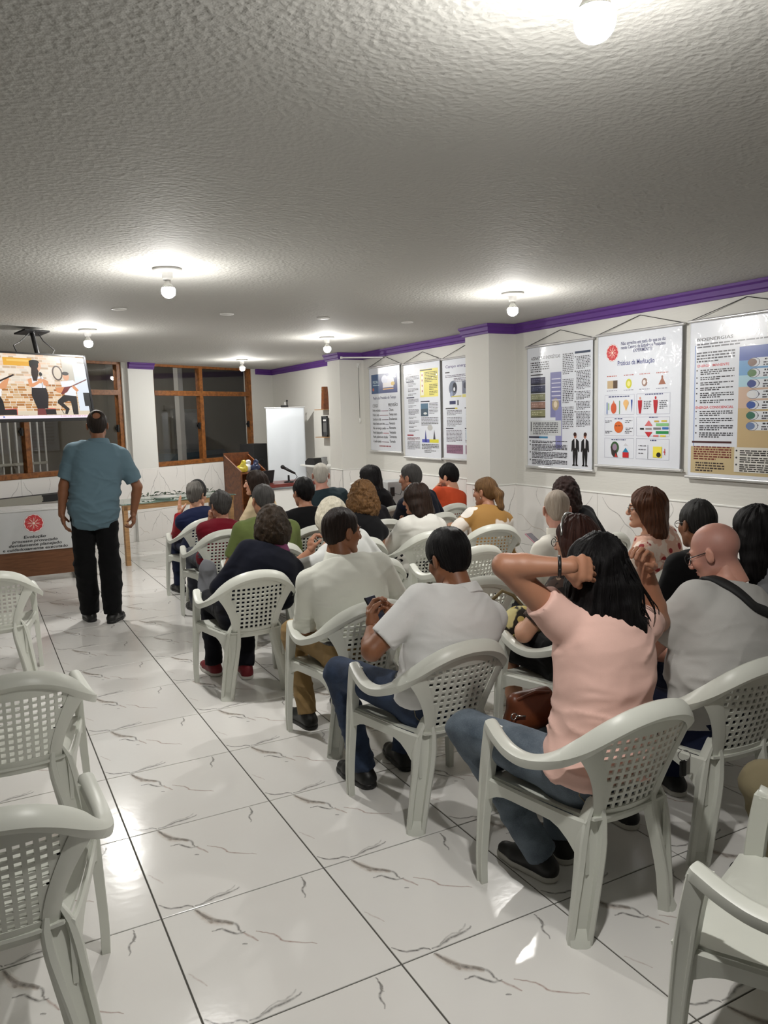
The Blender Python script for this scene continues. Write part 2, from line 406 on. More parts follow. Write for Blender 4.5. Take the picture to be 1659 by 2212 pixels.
# right wall: seen from inside, left end is far (+Y): ux = -Y
def right_run(ya, yb, X, seg=1.2):
    y = ya; kk = 0; bed(wall_r, (X, ya, 0.), (0, -1, 0), ya-yb, .975)
    while y > yb+.02:
        L = min(seg, y-yb)
        for ri, (z0, hh) in enumerate(rows): place_wt(wall_r, (X, y, z0), (0, -1, 0), L, hh, (kk+ri) % 2)
        y -= L; kk += 1
right_run(4.167, -1.0, XW, 1.13); right_run(4.56, 4.175, 4.525, 1.2); right_run(7.421, 4.56, XW, 1.2); right_run(7.80, 7.42, 4.484, 1.2); right_run(bw(UR, 0)[1], 7.80, XW, 1.2)
for (yy, xa) in ((4.167, 4.525), (7.421, 4.484)):
    for ri, (z0, hh) in enumerate(rows): place_wt(wall_r, (xa, yy, z0), (1, 0, 0), XW-xa, hh, ri % 2)
# little ledge on the dado
def ledge(name, pts):
    P = [np.array(p, float) for p in pts]; mb = MB(); rings = []
    for i, p in enumerate(P):
        f = lambda a, b: np.array([-(b-a)[1], (b-a)[0]])/np.linalg.norm(b-a)
        if i == 0: o = f(P[0], P[1])
        elif i == len(P)-1: o = f(P[-2], P[-1])
        else: a, b = f(P[i-1], p), f(p, P[i+1]); o = (a+b)/((a+b)@a)
        rings.append([(p[0]+o[0]*q, p[1]+o[1]*q, .98+z) for q, z in ((0, 0), (.014, 0), (.014, .006), (0, .012))])
    mb.loft(rings); return struct(name, mb, M['white_smooth'])
ledge('trim_3', [(XW, -1.), (XW, 4.167), (4.525, 4.167), (4.525, 4.56), (XW, 4.56), (XW, 7.421), (4.484, 7.421), (4.484, 7.80), (XW, 7.80), (XW, 10.8)])

# ---- windows
def window(name, u0, u1, mulls):
    root = empty(name); root['kind'] = 'structure'
    fw = .065; d0, d1 = .02, .10
    mb = MB(); mb.box((u0, d0, SILL), (u0+fw, d1, HC), M=MBW); mb.box((u1-fw, d0, SILL), (u1, d1, HC), M=MBW)
    mb.box((u0, d0, HC-.035), (u1, d1, HC), M=MBW); mb.build('window_frame', M['win_wood'], root)
    mb = MB(); mb.box((u0, -.015, SILL-.005), (u1, d1+.02, SILL+.06), M=MBW, bev=.006); mb.build('window_sill', M['win_wood'], root)
    mb = MB(); mb.box((u0+fw, d0-.008, TRAN-.035), (u1-fw, d1, TRAN+.035), M=MBW); mb.build('transom', M['win_wood'], root)
    xs = [u0+fw]+list(mulls)+[u1-fw]
    for m_ in mulls:
        mb = MB(); mb.box((m_-.035, d0-.004, SILL+.06), (m_+.035, d1, HC-.03), M=MBW); mb.build('mullion', M['win_wood'], root)
    for a, b in zip(xs[:-1], xs[1:]):
        aa = a+(.035 if a != xs[0] else 0); bb = b-(.035 if b != xs[-1] else 0)
        for z0, z1 in ((SILL+.06, TRAN-.035), (TRAN+.035, HC-.035)):
            mb = MB(); mb.box((aa-.01, .058, z0-.01), (bb+.01, .063, z1+.01), M=MBW); mb.build('pane', M['glass'], root)
        mb = MB()
        ccx = bb-.03
        mb.tube([tuple(MBW @ Vector((ccx, .03, 1.60))), tuple(MBW @ Vector((ccx, .055, 1.60)))], .03, 12); mb.box((ccx-.012, .015, 1.55), (ccx+.012, .05, 1.65), M=MBW, bev=.004)
        mb.build('latch', M['black'], root)
    return root
window('window_1', WIN1[0], WIN1[1], [-1.14]); window('window_2', WIN2[0], WIN2[1], [1.83])

# ---- yard outside the windows (night)
g = MB(); g.box((-9, .2, -.32), (9, 12, -.30), M=MBW); struct('ground', g, M['asphalt'])
g = MB(); g.box((-9, 6.0, -.3), (2.6, 6.2, 3.6), M=MBW); g.box((2.6, 3.2, -.3), (2.75, 6.2, 3.6), M=MBW); g.box((2.6, 3.2, -.3), (9, 3.35, 3.6), M=MBW)
struct('wall_yard', g, M['ext_wall'])
ra = empty('yard_railing', bw(.5, -.3, 2.6)); tag(ra, 'pale vertical bar railing outside the window behind the screen', 'railing')
mb = MB()
for z in (2.15, 1.35): mb.box((-1.7, -.02, z), (.35, .02, z+.04), M=Matrix.Rotation(TH, 4, 'Z'))
mb.build('rail', M['grey_metal'], ra)
me_bar = None
for kx in range(17):
    x = -1.65+kx*.125
    if me_bar is None:
        mb = MB(); mb.box((-.01, -.01, 0.), (.01, .01, 2.46)); o = mb.build('bar', M['ext_white'], ra); me_bar = o.data
    else: o = link('bar', me_bar, ra)
    o.location = tuple(Matrix.Rotation(TH, 3, 'Z') @ Vector((x, 0, 0.02))); o.rotation_euler = (0, 0, TH)
dr = empty('yard_door', bw(4.5, -.3, 3.13)); dr.rotation_euler = (0, 0, TH); tag(dr, 'pale door leaf standing in the dark yard outside the right window', 'door')
mb = MB(); mb.box((-.34, 0, 0), (.34, .04, 2.15), bev=.004); mb.build('leaf', M['ext_white'], dr)
mb = MB(); mb.box((-.42, -.01, 0), (-.34, .06, 2.22)); mb.box((.34, -.01, 0), (.42, .06, 2.22)); mb.box((-.42, -.01, 2.15), (.42, .06, 2.22)); mb.build('door_frame', M['grey_metal'], dr)
mb = MB(); mb.tube([(.27, -.05, 1.05), (.27, 0, 1.05)], .012); mb.box((.22, -.06, 1.03), (.28, -.045, 1.07), bev=.004); mb.build('handle', M['steel'], dr)
mb = MB(); mb.box((-.05, -.05, 0), (.05, .05, 3.2)); po = mb.build('yard_post', M['ext_white'], None, loc=bw(2.19, -.3, .9)); po.rotation_euler = (0, 0, TH); tag(po, 'pale square steel post outside the right window', 'post')
# parked car seen through the right window
def car():
    root = empty('parked_car', bw(3.05, -.3, 2.1)); root.rotation_euler = (0, 0, TH)
    prof = [(-1.9, .35), (-1.95, .7), (-1.75, .92), (-1.1, 1.0), (-.55, 1.42), (.6, 1.45), (1.25, 1.02), (1.85, .9), (1.95, .6), (1.9, .35)]
    rings = []
    for y, s in ((-.80, .93), (-.72, 1.), (.72, 1.), (.80, .93)):
        rings.append([(x*s, y, .35+(z-.35)*s) for x, z in prof])
    mb = MB(); mb.loft(rings); autosmooth(mb.build('body', mat('car_paint', srgb(70, 84, 92), .25, coat=.6), root), 35)
    mb = MB()
    for sy in (-.79, .79): mb.add([(-1.0, sy*1.005, 1.02), (-.52, sy*.98, 1.36), (.55, sy*.98, 1.38), (1.1, sy*1.005, 1.03)], [(0, 1, 2, 3)])
    mb.build('side_window', M['black'], root)
    for sx in (-1.2, 1.2):
        for sy in (-.72, .72):
            m2 = MB(); m2.tube([(sx, sy-.1, .31), (sx, sy+.1, .31)], .31, 20); m2.build('wheel', M['blackmatte'], root)
    tag(root, 'dark grey car parked in the yard outside the right window', 'car')
car()

# ---- ceiling lamps
M['bulb'] = bpy.data.materials.new('bulb_glow'); t_, p_ = nodes(M['bulb'])
p_.inputs['Base Color'].default_value = (1, 1, 1, 1); p_.inputs['Emission Color'].default_value = (*BULB_COLOR, 1); p_.inputs['Emission Strength'].default_value = BULB_STRENGTH
M['lampbase'] = mat('lamp_base', srgb(225, 224, 220), .5)
mb = MB(); mb.lathe([(.0, 0), (.078, 0), (.078, -.008), (.066, -.018), (.03, -.022), (.028, -.05), (.024, -.062), (.0, -.062)], n=28); base_o = mb.build('lamp_base', M['lampbase'], None, True); base_me = base_o.data; bpy.data.objects.remove(base_o)
RB = .038; ZB = -.120
cp = [(.0, -.058), (.014, -.060), (.017, -.074), (.026, -.090), (RB*math.cos(.48), ZB+RB*math.sin(.48))]
bp = [(.0, ZB+RB*math.sin(.48)), (RB*math.cos(.48)-.0005, ZB+RB*math.sin(.48))]+[(RB*math.cos(a), ZB+RB*math.sin(a)) for a in np.linspace(.46, -PI/2+.02, 13)]+[(.0, ZB-RB)]
M['bulb_side'] = bpy.data.materials.new('bulb_glow_neck'); t_, p_ = nodes(M['bulb_side'])       # LED bulb: its neck half gives much less light than its crown
p_.inputs['Base Color'].default_value = (1, 1, 1, 1); p_.inputs['Emission Color'].default_value = (*BULB_COLOR, 1); p_.inputs['Emission Strength'].default_value = BULB_STRENGTH*.09
mb = MB(); mb.lathe(bp, n=24); bulb_o = mb.build('bulb', [M['bulb'], M['bulb_side']], None, True); bulb_me = bulb_o.data; bpy.data.objects.remove(bulb_o)
for pl in bulb_me.polygons: pl.material_index = 1 if pl.center.z > ZB-.012 else 0
mb = MB(); mb.lathe(cp+[(0, ZB+RB*math.sin(.48))], n=24); col_o = mb.build('bulb_collar', M['lampbase'], None, True); col_me = col_o.data; bpy.data.objects.remove(col_o)
LAMPS = [(1.222, -.80, 'bare round bulb in white ceiling holder, nearest, at the top edge'), (1.181, 2.46, 'bare round bulb in white ceiling holder above the aisle, second row'),
         (1.16, 5.50, 'bare round bulb in white ceiling holder beside the hanging television'), (3.53, 5.64, 'bare round bulb in white ceiling holder near the far wall pillar'),
         (3.60, 8.72, 'bare round bulb in white ceiling holder farthest, before the right window'), (3.585, 2.56, 'bare round bulb in white ceiling holder near the big nearer pillar')]
for x, y, lb in LAMPS:
    r = empty('ceiling_lamp', (x, y, HC)); link('lamp_base', base_me, r); bu_ = link('bulb', bulb_me, r); link('collar', col_me, bu_)
    tag(r, lb, 'lamp', 'bare bulbs on the ceiling')
# round blanking caps in a row
mb = MB(); mb.lathe([(0, .0), (.055, 0), (.053, -.006), (.0, -.009)], n=24); cap_o = mb.build('cap', M['lampbase'], None, True); cap_me = cap_o.data; bpy.data.objects.remove(cap_o)
for px, lb in zip(((257, 667), (490, 678), (698, 687), (880, 696)), ('leftmost flat round ceiling plate', 'second flat round ceiling plate from the left', 'shiny flat round ceiling plate, third from the left', 'rightmost flat round ceiling plate')):
    p = atz(*px, HC); o = link('round_ceiling_plate', cap_me, None, (p[0], p[1], HC)); tag(o, lb, 'ceiling plate', 'round plates on the ceiling')

# ================================================================== plastic armchairs
def solid(v, f, th, up=None):
    """give an open quad sheet a thickness; returns verts, faces"""
    v = np.asarray(v, float); nrm = np.zeros_like(v)
    for q in f:
        a, b, c = v[q[0]], v[q[1]], v[q[2]]; n = np.cross(b-a, c-a)
        if len(q) == 4: n = n+np.cross(v[q[2]]-v[q[0]], v[q[3]]-v[q[0]])
        for i in q: nrm[i] += n
    nrm /= (np.linalg.norm(nrm, axis=1, keepdims=True)+1e-12)
    n0 = len(v); vv = np.vstack([v+nrm*th/2, v-nrm*th/2]); ff = [tuple(q) for q in f]+[tuple(i+n0 for i in q[::-1]) for q in f]
    cnt = {}
    for q in f:
        for a, b in zip(q, q[1:]+q[:1]):
            k = (min(a, b), max(a, b)); cnt.setdefault(k, []).append((a, b))
    for k, l in cnt.items():
        if len(l) == 1: a, b = l[0]; ff.append((b, a, a+n0, b+n0))
    return vv, ff

def chair_surf(x, z):
    return -.225-.112*min(max((z-.40)/.34, -.2), 1.1)+.95*x*x

def make_chair():
    root = empty('plastic_armchair')
    half = [(0, -.347, .774), (.09, -.340, .763), (.162, -.315, .732), (.218, -.268, .684), (.254, -.205, .637), (.272, -.13, .600), (.276, -.05, .576), (.272, .03, .572), (.262, .10, .584), (.250, .16, .603), (.246, .182, .611)]
    path = [(-x, y, z) for x, y, z in half[::-1]]+half[1:]
    P = catmull(path, 4); n = len(P)
    rings = []
    for i, p in enumerate(P):
        T = P[min(i+1, n-1)]-P[max(i-1, 0)]; T /= np.linalg.norm(T)
        s = abs(i-(n-1)/2)/((n-1)/2)              # 0 at the back, 1 at arm front
        k = min(max((s-.18)/.42, 0), 1); k = k*k*(3-2*k)
        sx = -1 if p[0] < 0 else 1
        side = np.array([sx*1., -.15, -.18]); back = np.array([0, -.62, -.78])
        if abs(p[0]) < .12: side = side*np.array([min(1, abs(p[0])/.12), 1, 1])
        O = back*(1-k)+side*k; A = O-T*(T@O); A /= np.linalg.norm(A)
        N = -np.cross(T, A)
        w = .062*(1-k)+.050*k
        if s > .95: w *= 1-.15*(s-.95)/.05
        sec = [(-.5, -.020), (-.5, -.006), (-.44, .003), (-.2, .008), (.2, .008), (.44, .003), (.5, -.008), (.5, -.026), (.45, -.026), (.42, -.008), (-.42, -.007), (-.45, -.020)]
        rings.append([p+A*w*a+N*d for a, d in sec])
    def part(name, i0, i1):
        mb = MB(); mb.loft(rings[i0:i1+1]); o = mb.build(name, M['chair'], root); autosmooth(o, 50); return o
    c = n//2; m = 16
    def end_cap(o, sx):
        mb = MB(); mb.box((sx*.246-.022, .150, .582), (sx*.246+.022, .178, .603), bev=.006)
        return mb
    for i0, i1, sx in ((0, c-m, -1), (c+m, n-1, 1)):
        mb = MB(); mb.loft(rings[i0:i1+1]); e = end_cap(None, sx); mb.add(e.v, e.f); autosmooth(mb.build('armrest', M['chair'], root), 50)
    # backrest: lattice, borders and top rail
    mb = MB(); mb.loft(rings[c-m:c+m+1])
    Z0, Z1 = .425, .695
    W_ = lambda z: .104+.088*(min(max((z-Z0)/(Z1-Z0), 0), 1))**1.5
    pitch = .0292; hol = .0168
    xs = []
    for k in range(-7, 8): xs += [k*pitch-hol/2, k*pitch+hol/2]
    nz = 10; pz = (Z1-Z0)/nz; zs = []
    for k in range(nz): zs += [Z0+(k+.5)*pz-hol/2, Z0+(k+.5)*pz+hol/2]
    zs = [Z0]+zs+[Z1]
    idx = {}; v = []; f = []
    def vid(i, j):
        if (i, j) not in idx:
            z = zs[j]; x = min(max(xs[i], -W_(z)), W_(z)); idx[i, j] = len(v); v.append((x, chair_surf(x, z), z))
        return idx[i, j]
    for i in range(len(xs)-1):
        for j in range(len(zs)-1):
            zc = (zs[j]+zs[j+1])/2; w0 = min(W_(zs[j]), W_(zs[j+1]))
            if min(abs(xs[i]), abs(xs[i+1])) >= w0 and xs[i]*xs[i+1] > 0: continue
            if i % 2 == 0 and j % 2 == 1 and max(abs(xs[i]), abs(xs[i+1])) < w0-.002: continue
            f.append((vid(i, j), vid(i, j+1), vid(i+1, j+1), vid(i+1, j)))
    vv, ff = solid(v, f, .007); mb.add(vv, ff)
    # side borders
    for sx in (-1, 1):
        v = []; f = []; N_ = 12
        for k in range(N_+1):
            t = k/N_; zi = Z0-.012+(Z1-Z0+.012)*t; xi = W_(zi)-.004
            xo = .140+.104*t**2.0; zo = .395+.262*t
            for q in range(4):
                u = q/3; x = xi+(xo-xi)*u; z = zi+(zo-zi)*u
                y = chair_surf(x, z)+(.004*math.sin(PI*u))*-1
                v.append((sx*x, y, z))
        for k in range(N_):
            for q in range(3):
                a = k*4+q; f.append((a, a+1, a+5, a+4) if sx > 0 else (a, a+4, a+5, a+1))
        vv, ff = solid(v, f, .013); mb.add(vv, ff)
    # top strip to the rail, bottom strip to the seat
    for (fz0, fz1) in ((lambda x: Z1-.004 if abs(x) < .185 else .675, lambda x: .772-1.25*x*x-3*abs(x)**3), (lambda x: .372, lambda x: Z0+.003)):
        v = []; f = []
        X = np.linspace(-.192, .192, 17) if fz0(0) > .5 else np.linspace(-.14, .14, 13)
        for x in X:
            for q in range(3):
                z = fz0(x)+(fz1(x)-fz0(x))*q/2; v.append((x, chair_surf(x, z), z))
        for k in range(len(X)-1):
            for q in range(2): a = k*3+q; f.append((a, a+1, a+4, a+3))
        vv, ff = solid(v, f, .011); mb.add(vv, ff)
    o = mb.build('backrest', M['chair'], root); autosmooth(o, 45)
    # rear legs: outward facing channel
    for sx in (-1, 1):
        ctr = catmull([(.122, -.216, .47), (.136, -.220, .40), (.155, -.228, .28), (.178, -.228, .14), (.196, -.222, .0)], 3)
        wid = np.interp([p[2] for p in ctr], [0, .2, .34, .40, .47], [.078, .086, .098, .085, .03])
        rr = []
        for p, w_ in zip(ctr, wid):
            an = np.interp(p[2], [.15, .36], [.55, .20]); O = np.array([math.sin(an), -math.cos(an), 0]); A = np.array([math.cos(an), math.sin(an), 0])
            sec = [(-.5, -.026), (-.5, .006), (-.44, .011), (-.26, .012), (-.20, -.006), (.20, -.006), (.26, .012), (.44, .011), (.5, .006), (.5, -.026), (.45, -.026), (.42, -.016), (-.42, -.016), (-.45, -.026)]
            rr.append([np.array([sx*q[0], q[1], q[2]]) for q in [p+A*w_*a+O*d for a, d in sec]])
        mb = MB(); mb.loft(rr)
        # foot wedge closing the channel
        p = ctr[-1]; w_ = wid[-1]; O = np.array([math.sin(.55), -math.cos(.55), 0]); A = np.array([math.cos(.55), math.sin(.55), 0])
        fo = [p+A*w_*a+O*d+np.array([0, 0, z]) for a, d, z in ((-.46, -.01, 0), (.46, -.01, 0), (.40, .018, 0), (.2, .026, 0), (-.2, .026, 0), (-.40, .018, 0))]
        ft = [p+A*w_*a+O*d+np.array([0, 0, z]) for a, d, z in ((-.46, -.012, .055), (.46, -.012, .055), (.40, .010, .02), (.2, .016, .014), (-.2, .016, .014), (-.40, .010, .02))]
        fl = [[(sx*q[0], q[1], q[2]) for q in r] for r in (fo, ft)]; mb.loft(fl)
        autosmooth(mb.build('leg', M['chair'], root), 30)
    # front legs
    for sx in (-1, 1):
        ctr = catmull([(.245, .166, .598), (.250, .182, .50), (.256, .193, .40), (.263, .204, .25), (.269, .210, .10), (.268, .210, 0)], 3)
        zz = [p[2] for p in ctr]
        wy = np.interp(zz, [0, .25, .40, .60], [.034, .042, .052, .050]); wx = np.interp(zz, [0, .4, .6], [.026, .034, .048])
        rr = []
        for p, a, b in zip(ctr, wy, wx):
            gd = .5-.16*min(1., max(.0, (.50-p[2])/.12))
            sec = [(-.5, -.5), (.42, -.5), (.5, -.40), (.5, .38), (.42, .5), (.30, .5), (.24, gd), (-.24, gd), (-.30, .5), (-.44, .5), (-.5, .42)]     # (y, x)
            rr.append([(sx*(p[0]+x*b), p[1]+y*a, p[2]) for y, x in sec])
        mb = MB(); mb.loft(rr); autosmooth(mb.build('leg', M['chair'], root), 30)
    # seat with aprons
    mb = MB(); v = []; f = []
    ny, nx = 11, 9
    for j in range(ny):
        y = -.235+.465*j/(ny-1); hw = .150+.098*min(max((y+.235)/.40, 0), 1)**.8
        for i in range(nx):
            u = -1+2*i/(nx-1); z = .405-.014*(1-u*u)*math.sin(PI*min(max((y+.30)/.55, 0), 1))-(.018*max(0, (y-.17)/.06)**2)+.004*abs(u)**4
            v.append((u*hw, y, z))
    for j in range(ny-1):
        for i in range(nx-1): a = j*nx+i; f.append((a, a+1, a+nx+1, a+nx))
    vv, ff = solid(v, f, .009); mb.add(vv, ff)
    for sx in (-1, 1):
        ys = np.linspace(-.225, .20, 14); r0 = []
        for y in ys:
            x = .168+.088*min(max((y+.225)/.40, 0), 1)**.8
            t = (y+.225)/.425; zb = .362-.135*max(0, 1-t/.34)**2-.055*max(0, (t-.72)/.28)**2
            r0.append([(sx*(x-.007), y, zb), (sx*(x+.006), y, zb), (sx*(x+.009), y, .40), (sx*(x+.002), y, .408), (sx*(x-.007), y, .404)])
        mb.loft(r0)
    r0 = []
    for x in np.linspace(-.25, .25, 13):
        t = abs(x)/.25; zb = .362-.06*max(0, (t-.7)/.3)**2; yy = .222-.012*t*t
        r0.append([(x, yy-.010, zb), (x, yy+.004, zb), (x, yy+.006, .385), (x, yy-.002, .397), (x, yy-.012, .392)])
    mb.loft(r0)
    o = mb.build('seat', M['chair'], root); autosmooth(o, 40)
    return root

def copy_tree(o, parent=None):
    c = o.copy(); COL.objects.link(c); c.parent = parent
    for ch in o.children: copy_tree(ch, c)
    return c

CHAIR = make_chair(); _first = [True]
def chair(x, y, yaw, label, group='white plastic armchairs'):
    o = CHAIR if _first[0] else copy_tree(CHAIR); _first[0] = False
    o.location = (x, y, 0); o.rotation_euler = (0, 0, math.radians(yaw)); tag(o, label, 'chair', group); return o

CH = {}
def addch(key, x, y, yaw, label): CH[key] = (x, y, math.radians(yaw)); chair(x, y, yaw, label)
addch('pink', 1.93, .02, 0, 'white plastic armchair under the woman in the pink shirt')
addch('polo', 1.81, .865, 2, 'white plastic armchair under the man in white polo and jeans')
addch('white10', 1.83, 1.68, 0, 'white plastic armchair under the man in white shirt and khaki trousers')
addch('navy', 1.60, 2.74, 0, 'white plastic armchair under the woman in the navy sweater by the aisle')
addch('green', 2.05, 3.66, 0, 'white plastic armchair under the man in the green shirt')
addch('red', 1.95, 4.55, 0, 'white plastic armchair under the grey-haired person in dark red by the aisle')
addch('vest', 2.03, 5.42, 3, 'front white plastic armchair by the aisle, under the woman in navy vest')
addch('cream', 2.62, 5.50, 20, 'white plastic armchair under the woman in the cream top')
addch('blk', 2.66, 4.33, 0, 'white plastic armchair under the black-haired person in black, before the microphone')
addch('wht', 3.20, 5.10, 0, 'white plastic armchair under the white-haired man in dark teal shirt')
addch('bleach', 2.36, 2.68, 0, 'white plastic armchair under the person with bleached white hair')
addch('curly', 2.66, 3.50, 0, 'white plastic armchair under the woman with curly brown hair')
addch('longblk', 3.78, 5.12, 8, 'white plastic armchair under the woman with long straight black hair, front right')
addch('hid', 3.27, 4.28, 0, 'white plastic armchair hidden behind the curly-haired woman')
addch('navypolo', 3.86, 4.36, 8, 'white plastic armchair under the grey-haired man in navy polo')
addch('w15', 3.27, 3.45, -4, 'white plastic armchair under the dark-haired woman in white blouse')
addch('orange', 4.36, 4.90, 6, 'white plastic armchair under the young man in orange shirt')
addch('pony', 3.90, 3.44, -12, 'white plastic armchair under the woman with the ponytail')
addch('empA', 3.15, 2.68, 0, 'empty white plastic armchair in the middle of the rows, behind the ponytail woman')
addch('empB', 2.62, 1.84, -8, 'empty white plastic armchair just before the man in white polo')
addch('w19', 4.20, 2.55, 5, 'white plastic armchair under the dark curly-haired woman by the wall')
addch('old20', 3.32, 1.78, 5, 'white plastic armchair under the white-haired man in striped white shirt')
addch('w21', 2.66, .93, 6, 'white plastic armchair under the woman with hairband and black skirt')
addch('w23', 3.92, 1.62, 5, 'white plastic armchair under the woman with long brown hair and floral top')
addch('m24', 3.30, .78, 5, 'white plastic armchair under the man in black by the right wall')
addch('bald', 2.62, .12, -4, 'white plastic armchair under the bald man in grey shirt')
addch('w26', 3.95, .55, 5, 'white plastic armchair at the right edge, under the black-haired woman')
addch('khaki', 2.60, -.86, -8, 'white plastic armchair under the person in khaki trousers beyond the right edge')
addch('left1', .21, 3.68, 0, 'empty white plastic armchair across the aisle, farthest of three')
addch('left2', .23, 1.41, 0, 'empty white plastic armchair across the aisle, middle of three')
addch('left3', .13, .33, -3, 'empty white plastic armchair across the aisle, nearest of three')
addch('near', 1.87, -.85, 20, 'empty white plastic armchair at the bottom right corner, nearest the viewer')

# ================================================================== people
# ---- implicit surfaces on a grid
class SDF:
    def __init__(s, lo, hi, h):
        s.lo = np.array(lo, float); s.h = h; s.n = np.maximum(np.ceil((np.array(hi)-s.lo)/h).astype(int)+1, 4)
        s.F = np.full(tuple(s.n), 9., np.float32); s.ax = [s.lo[i]+h*np.arange(s.n[i]) for i in range(3)]
    def box(s, lo, hi, pad):
        sl = []; cs = []
        for i in range(3):
            a = int(max(0, math.floor((lo[i]-pad-s.lo[i])/s.h))); b = int(min(s.n[i], math.ceil((hi[i]+pad-s.lo[i])/s.h)+1))
            if b <= a: return None, None
            sl.append(slice(a, b)); sh = [1, 1, 1]; sh[i] = b-a; cs.append(s.ax[i][a:b].reshape(sh).astype(np.float32))
        return tuple(sl), cs
    def put(s, sl, d, k, sub=False):
        F = s.F[sl]
        if sub: a, b = -F, d
        else: a, b = F, d
        if k > 0:
            hh = np.clip(.5+.5*(b-a)/k, 0, 1); r = b*(1-hh)+a*hh-k*hh*(1-hh)
        else: r = np.minimum(a, b)
        s.F[sl] = -r if sub else r
    def cone(s, a, b, ra, rb, k=.02, sub=False, cut=None, sq=None):
        """round cone; cut=(point, normal): keeps the side against the normal; sq=(axis vector, factor) flattens"""
        a = np.array(a, float); b = np.array(b, float); R = max(ra, rb)
        sl, c = s.box(np.minimum(a, b)-R, np.maximum(a, b)+R, k+2.5*s.h)
        if sl is None: return
        ab = b-a; L = ab@ab+1e-12
        dx, dy, dz = c[0]-a[0], c[1]-a[1], c[2]-a[2]
        t = np.clip((dx*ab[0]+dy*ab[1]+dz*ab[2])/L, 0, 1)
        ex, ey, ez = dx-t*ab[0], dy-t*ab[1], dz-t*ab[2]
        q = ex*ex+ey*ey+ez*ez
        if sq is not None:
            v, fct = sq; e = ex*v[0]+ey*v[1]+ez*v[2]; q = q+e*e*(fct*fct-1)
        d = np.sqrt(q)-(ra+(rb-ra)*t)
        if cut is not None:
            P, N = cut; d = np.maximum(d, (c[0]-P[0])*N[0]+(c[1]-P[1])*N[1]+(c[2]-P[2])*N[2])
        s.put(sl, d, k, sub)
    def ball(s, c0, rad, k=.02, sub=False, R=None):
        c0 = np.array(c0, float); rad = np.array(rad, float) if hasattr(rad, '__len__') else np.array([rad]*3, float)
        m = rad.max() if R is not None else rad
        sl, c = s.box(c0-m, c0+m, k+2.5*s.h)
        if sl is None: return
        x, y, z = c[0]-c0[0], c[1]-c0[1], c[2]-c0[2]
        if R is not None: x, y, z = [R[0][i]*x+R[1][i]*y+R[2][i]*z for i in range(3)]
        q0 = np.sqrt((x/rad[0])**2+(y/rad[1])**2+(z/rad[2])**2); q1 = np.sqrt((x/rad[0]**2)**2+(y/rad[1]**2)**2+(z/rad[2]**2)**2)
        d = q0*(q0-1)/(q1+1e-6); s.put(sl, d, k, sub)
    def etube(s, st, k=.02, sub=False, p=2.3, cuts=()):
        """elliptic tube through stations (centre, right, fwd, a, b)"""
        for (c0, r0, f0, a0, b0), (c1, r1, f1, a1, b1) in zip(st[:-1], st[1:]):
            c0 = np.array(c0, float); c1 = np.array(c1, float); R = max(a0, b0, a1, b1)
            sl, c = s.box(np.minimum(c0, c1)-R, np.maximum(c0, c1)+R, k+2.5*s.h)
            if sl is None: continue
            ab = c1-c0; L = ab@ab+1e-12
            dx, dy, dz = c[0]-c0[0], c[1]-c0[1], c[2]-c0[2]
            t = np.clip((dx*ab[0]+dy*ab[1]+dz*ab[2])/L, 0, 1)
            ex, ey, ez = dx-t*ab[0], dy-t*ab[1], dz-t*ab[2]
            rr = (np.array(r0)+np.array(r1))/2; rr /= np.linalg.norm(rr); ff = (np.array(f0)+np.array(f1))/2; ff /= np.linalg.norm(ff); uu = np.cross(rr, ff)
            A = a0+(a1-a0)*t; B = b0+(b1-b0)*t
            X = ex*rr[0]+ey*rr[1]+ez*rr[2]; Y = ex*ff[0]+ey*ff[1]+ez*ff[2]; Z = ex*uu[0]+ey*uu[1]+ez*uu[2]
            q = (np.abs(X/A)**p+np.abs(Y/B)**p+np.abs(Z/(np.minimum(A, B)*.8))**p)**(1/p)
            d = (q-1)*np.minimum(A, B)*.9
            for P, N in cuts: d = np.maximum(d, (c[0]-P[0])*N[0]+(c[1]-P[1])*N[1]+(c[2]-P[2])*N[2])
            s.put(sl, d, k, sub)
    def cutplane(s, P, N, k=.0):
        """remove everything on the normal side"""
        d = -((s.ax[0][:, None, None]-P[0])*N[0]+(s.ax[1][None, :, None]-P[1])*N[1]+(s.ax[2][None, None, :]-P[2])*N[2]).astype(np.float32)
        s.F = np.maximum(s.F, -d) if k == 0 else s.F
    def mesh(s):
        F = s.F; F[0] = F[-1] = 9; F[:, 0] = F[:, -1] = 9; F[:, :, 0] = F[:, :, -1] = 9
        I = F < 0; nx, ny, nz = F.shape
        cnt = np.zeros((nx-1, ny-1, nz-1), np.int8)
        for a in (0, 1):
            for b in (0, 1):
                for c in (0, 1): cnt += I[a:nx-1+a, b:ny-1+b, c:nz-1+c]
        mk = (cnt > 0) & (cnt < 8); ci, cj, ck = np.nonzero(mk)
        if len(ci) == 0: return np.zeros((0, 3)), np.zeros((0, 4), int)
        idx = np.full(mk.shape, -1, np.int64); idx[ci, cj, ck] = np.arange(len(ci))
        acc = np.zeros((len(ci), 3)); num = np.zeros(len(ci))
        C8 = {(a, b, c): F[ci+a, cj+b, ck+c] for a in (0, 1) for b in (0, 1) for c in (0, 1)}
        for p0 in C8:
            for ax in range(3):
                if p0[ax]: continue
                p1 = list(p0); p1[ax] = 1; p1 = tuple(p1); u, v = C8[p0], C8[p1]
                m = (u < 0) != (v < 0); t = np.where(m, u/(u-v+1e-12), 0)
                for q in range(3): acc[:, q] += np.where(m, p0[q]+(t if q == ax else 0), 0)
                num += m
        V = s.lo+s.h*(np.stack([ci, cj, ck], 1)+acc/num[:, None])
        Q = []
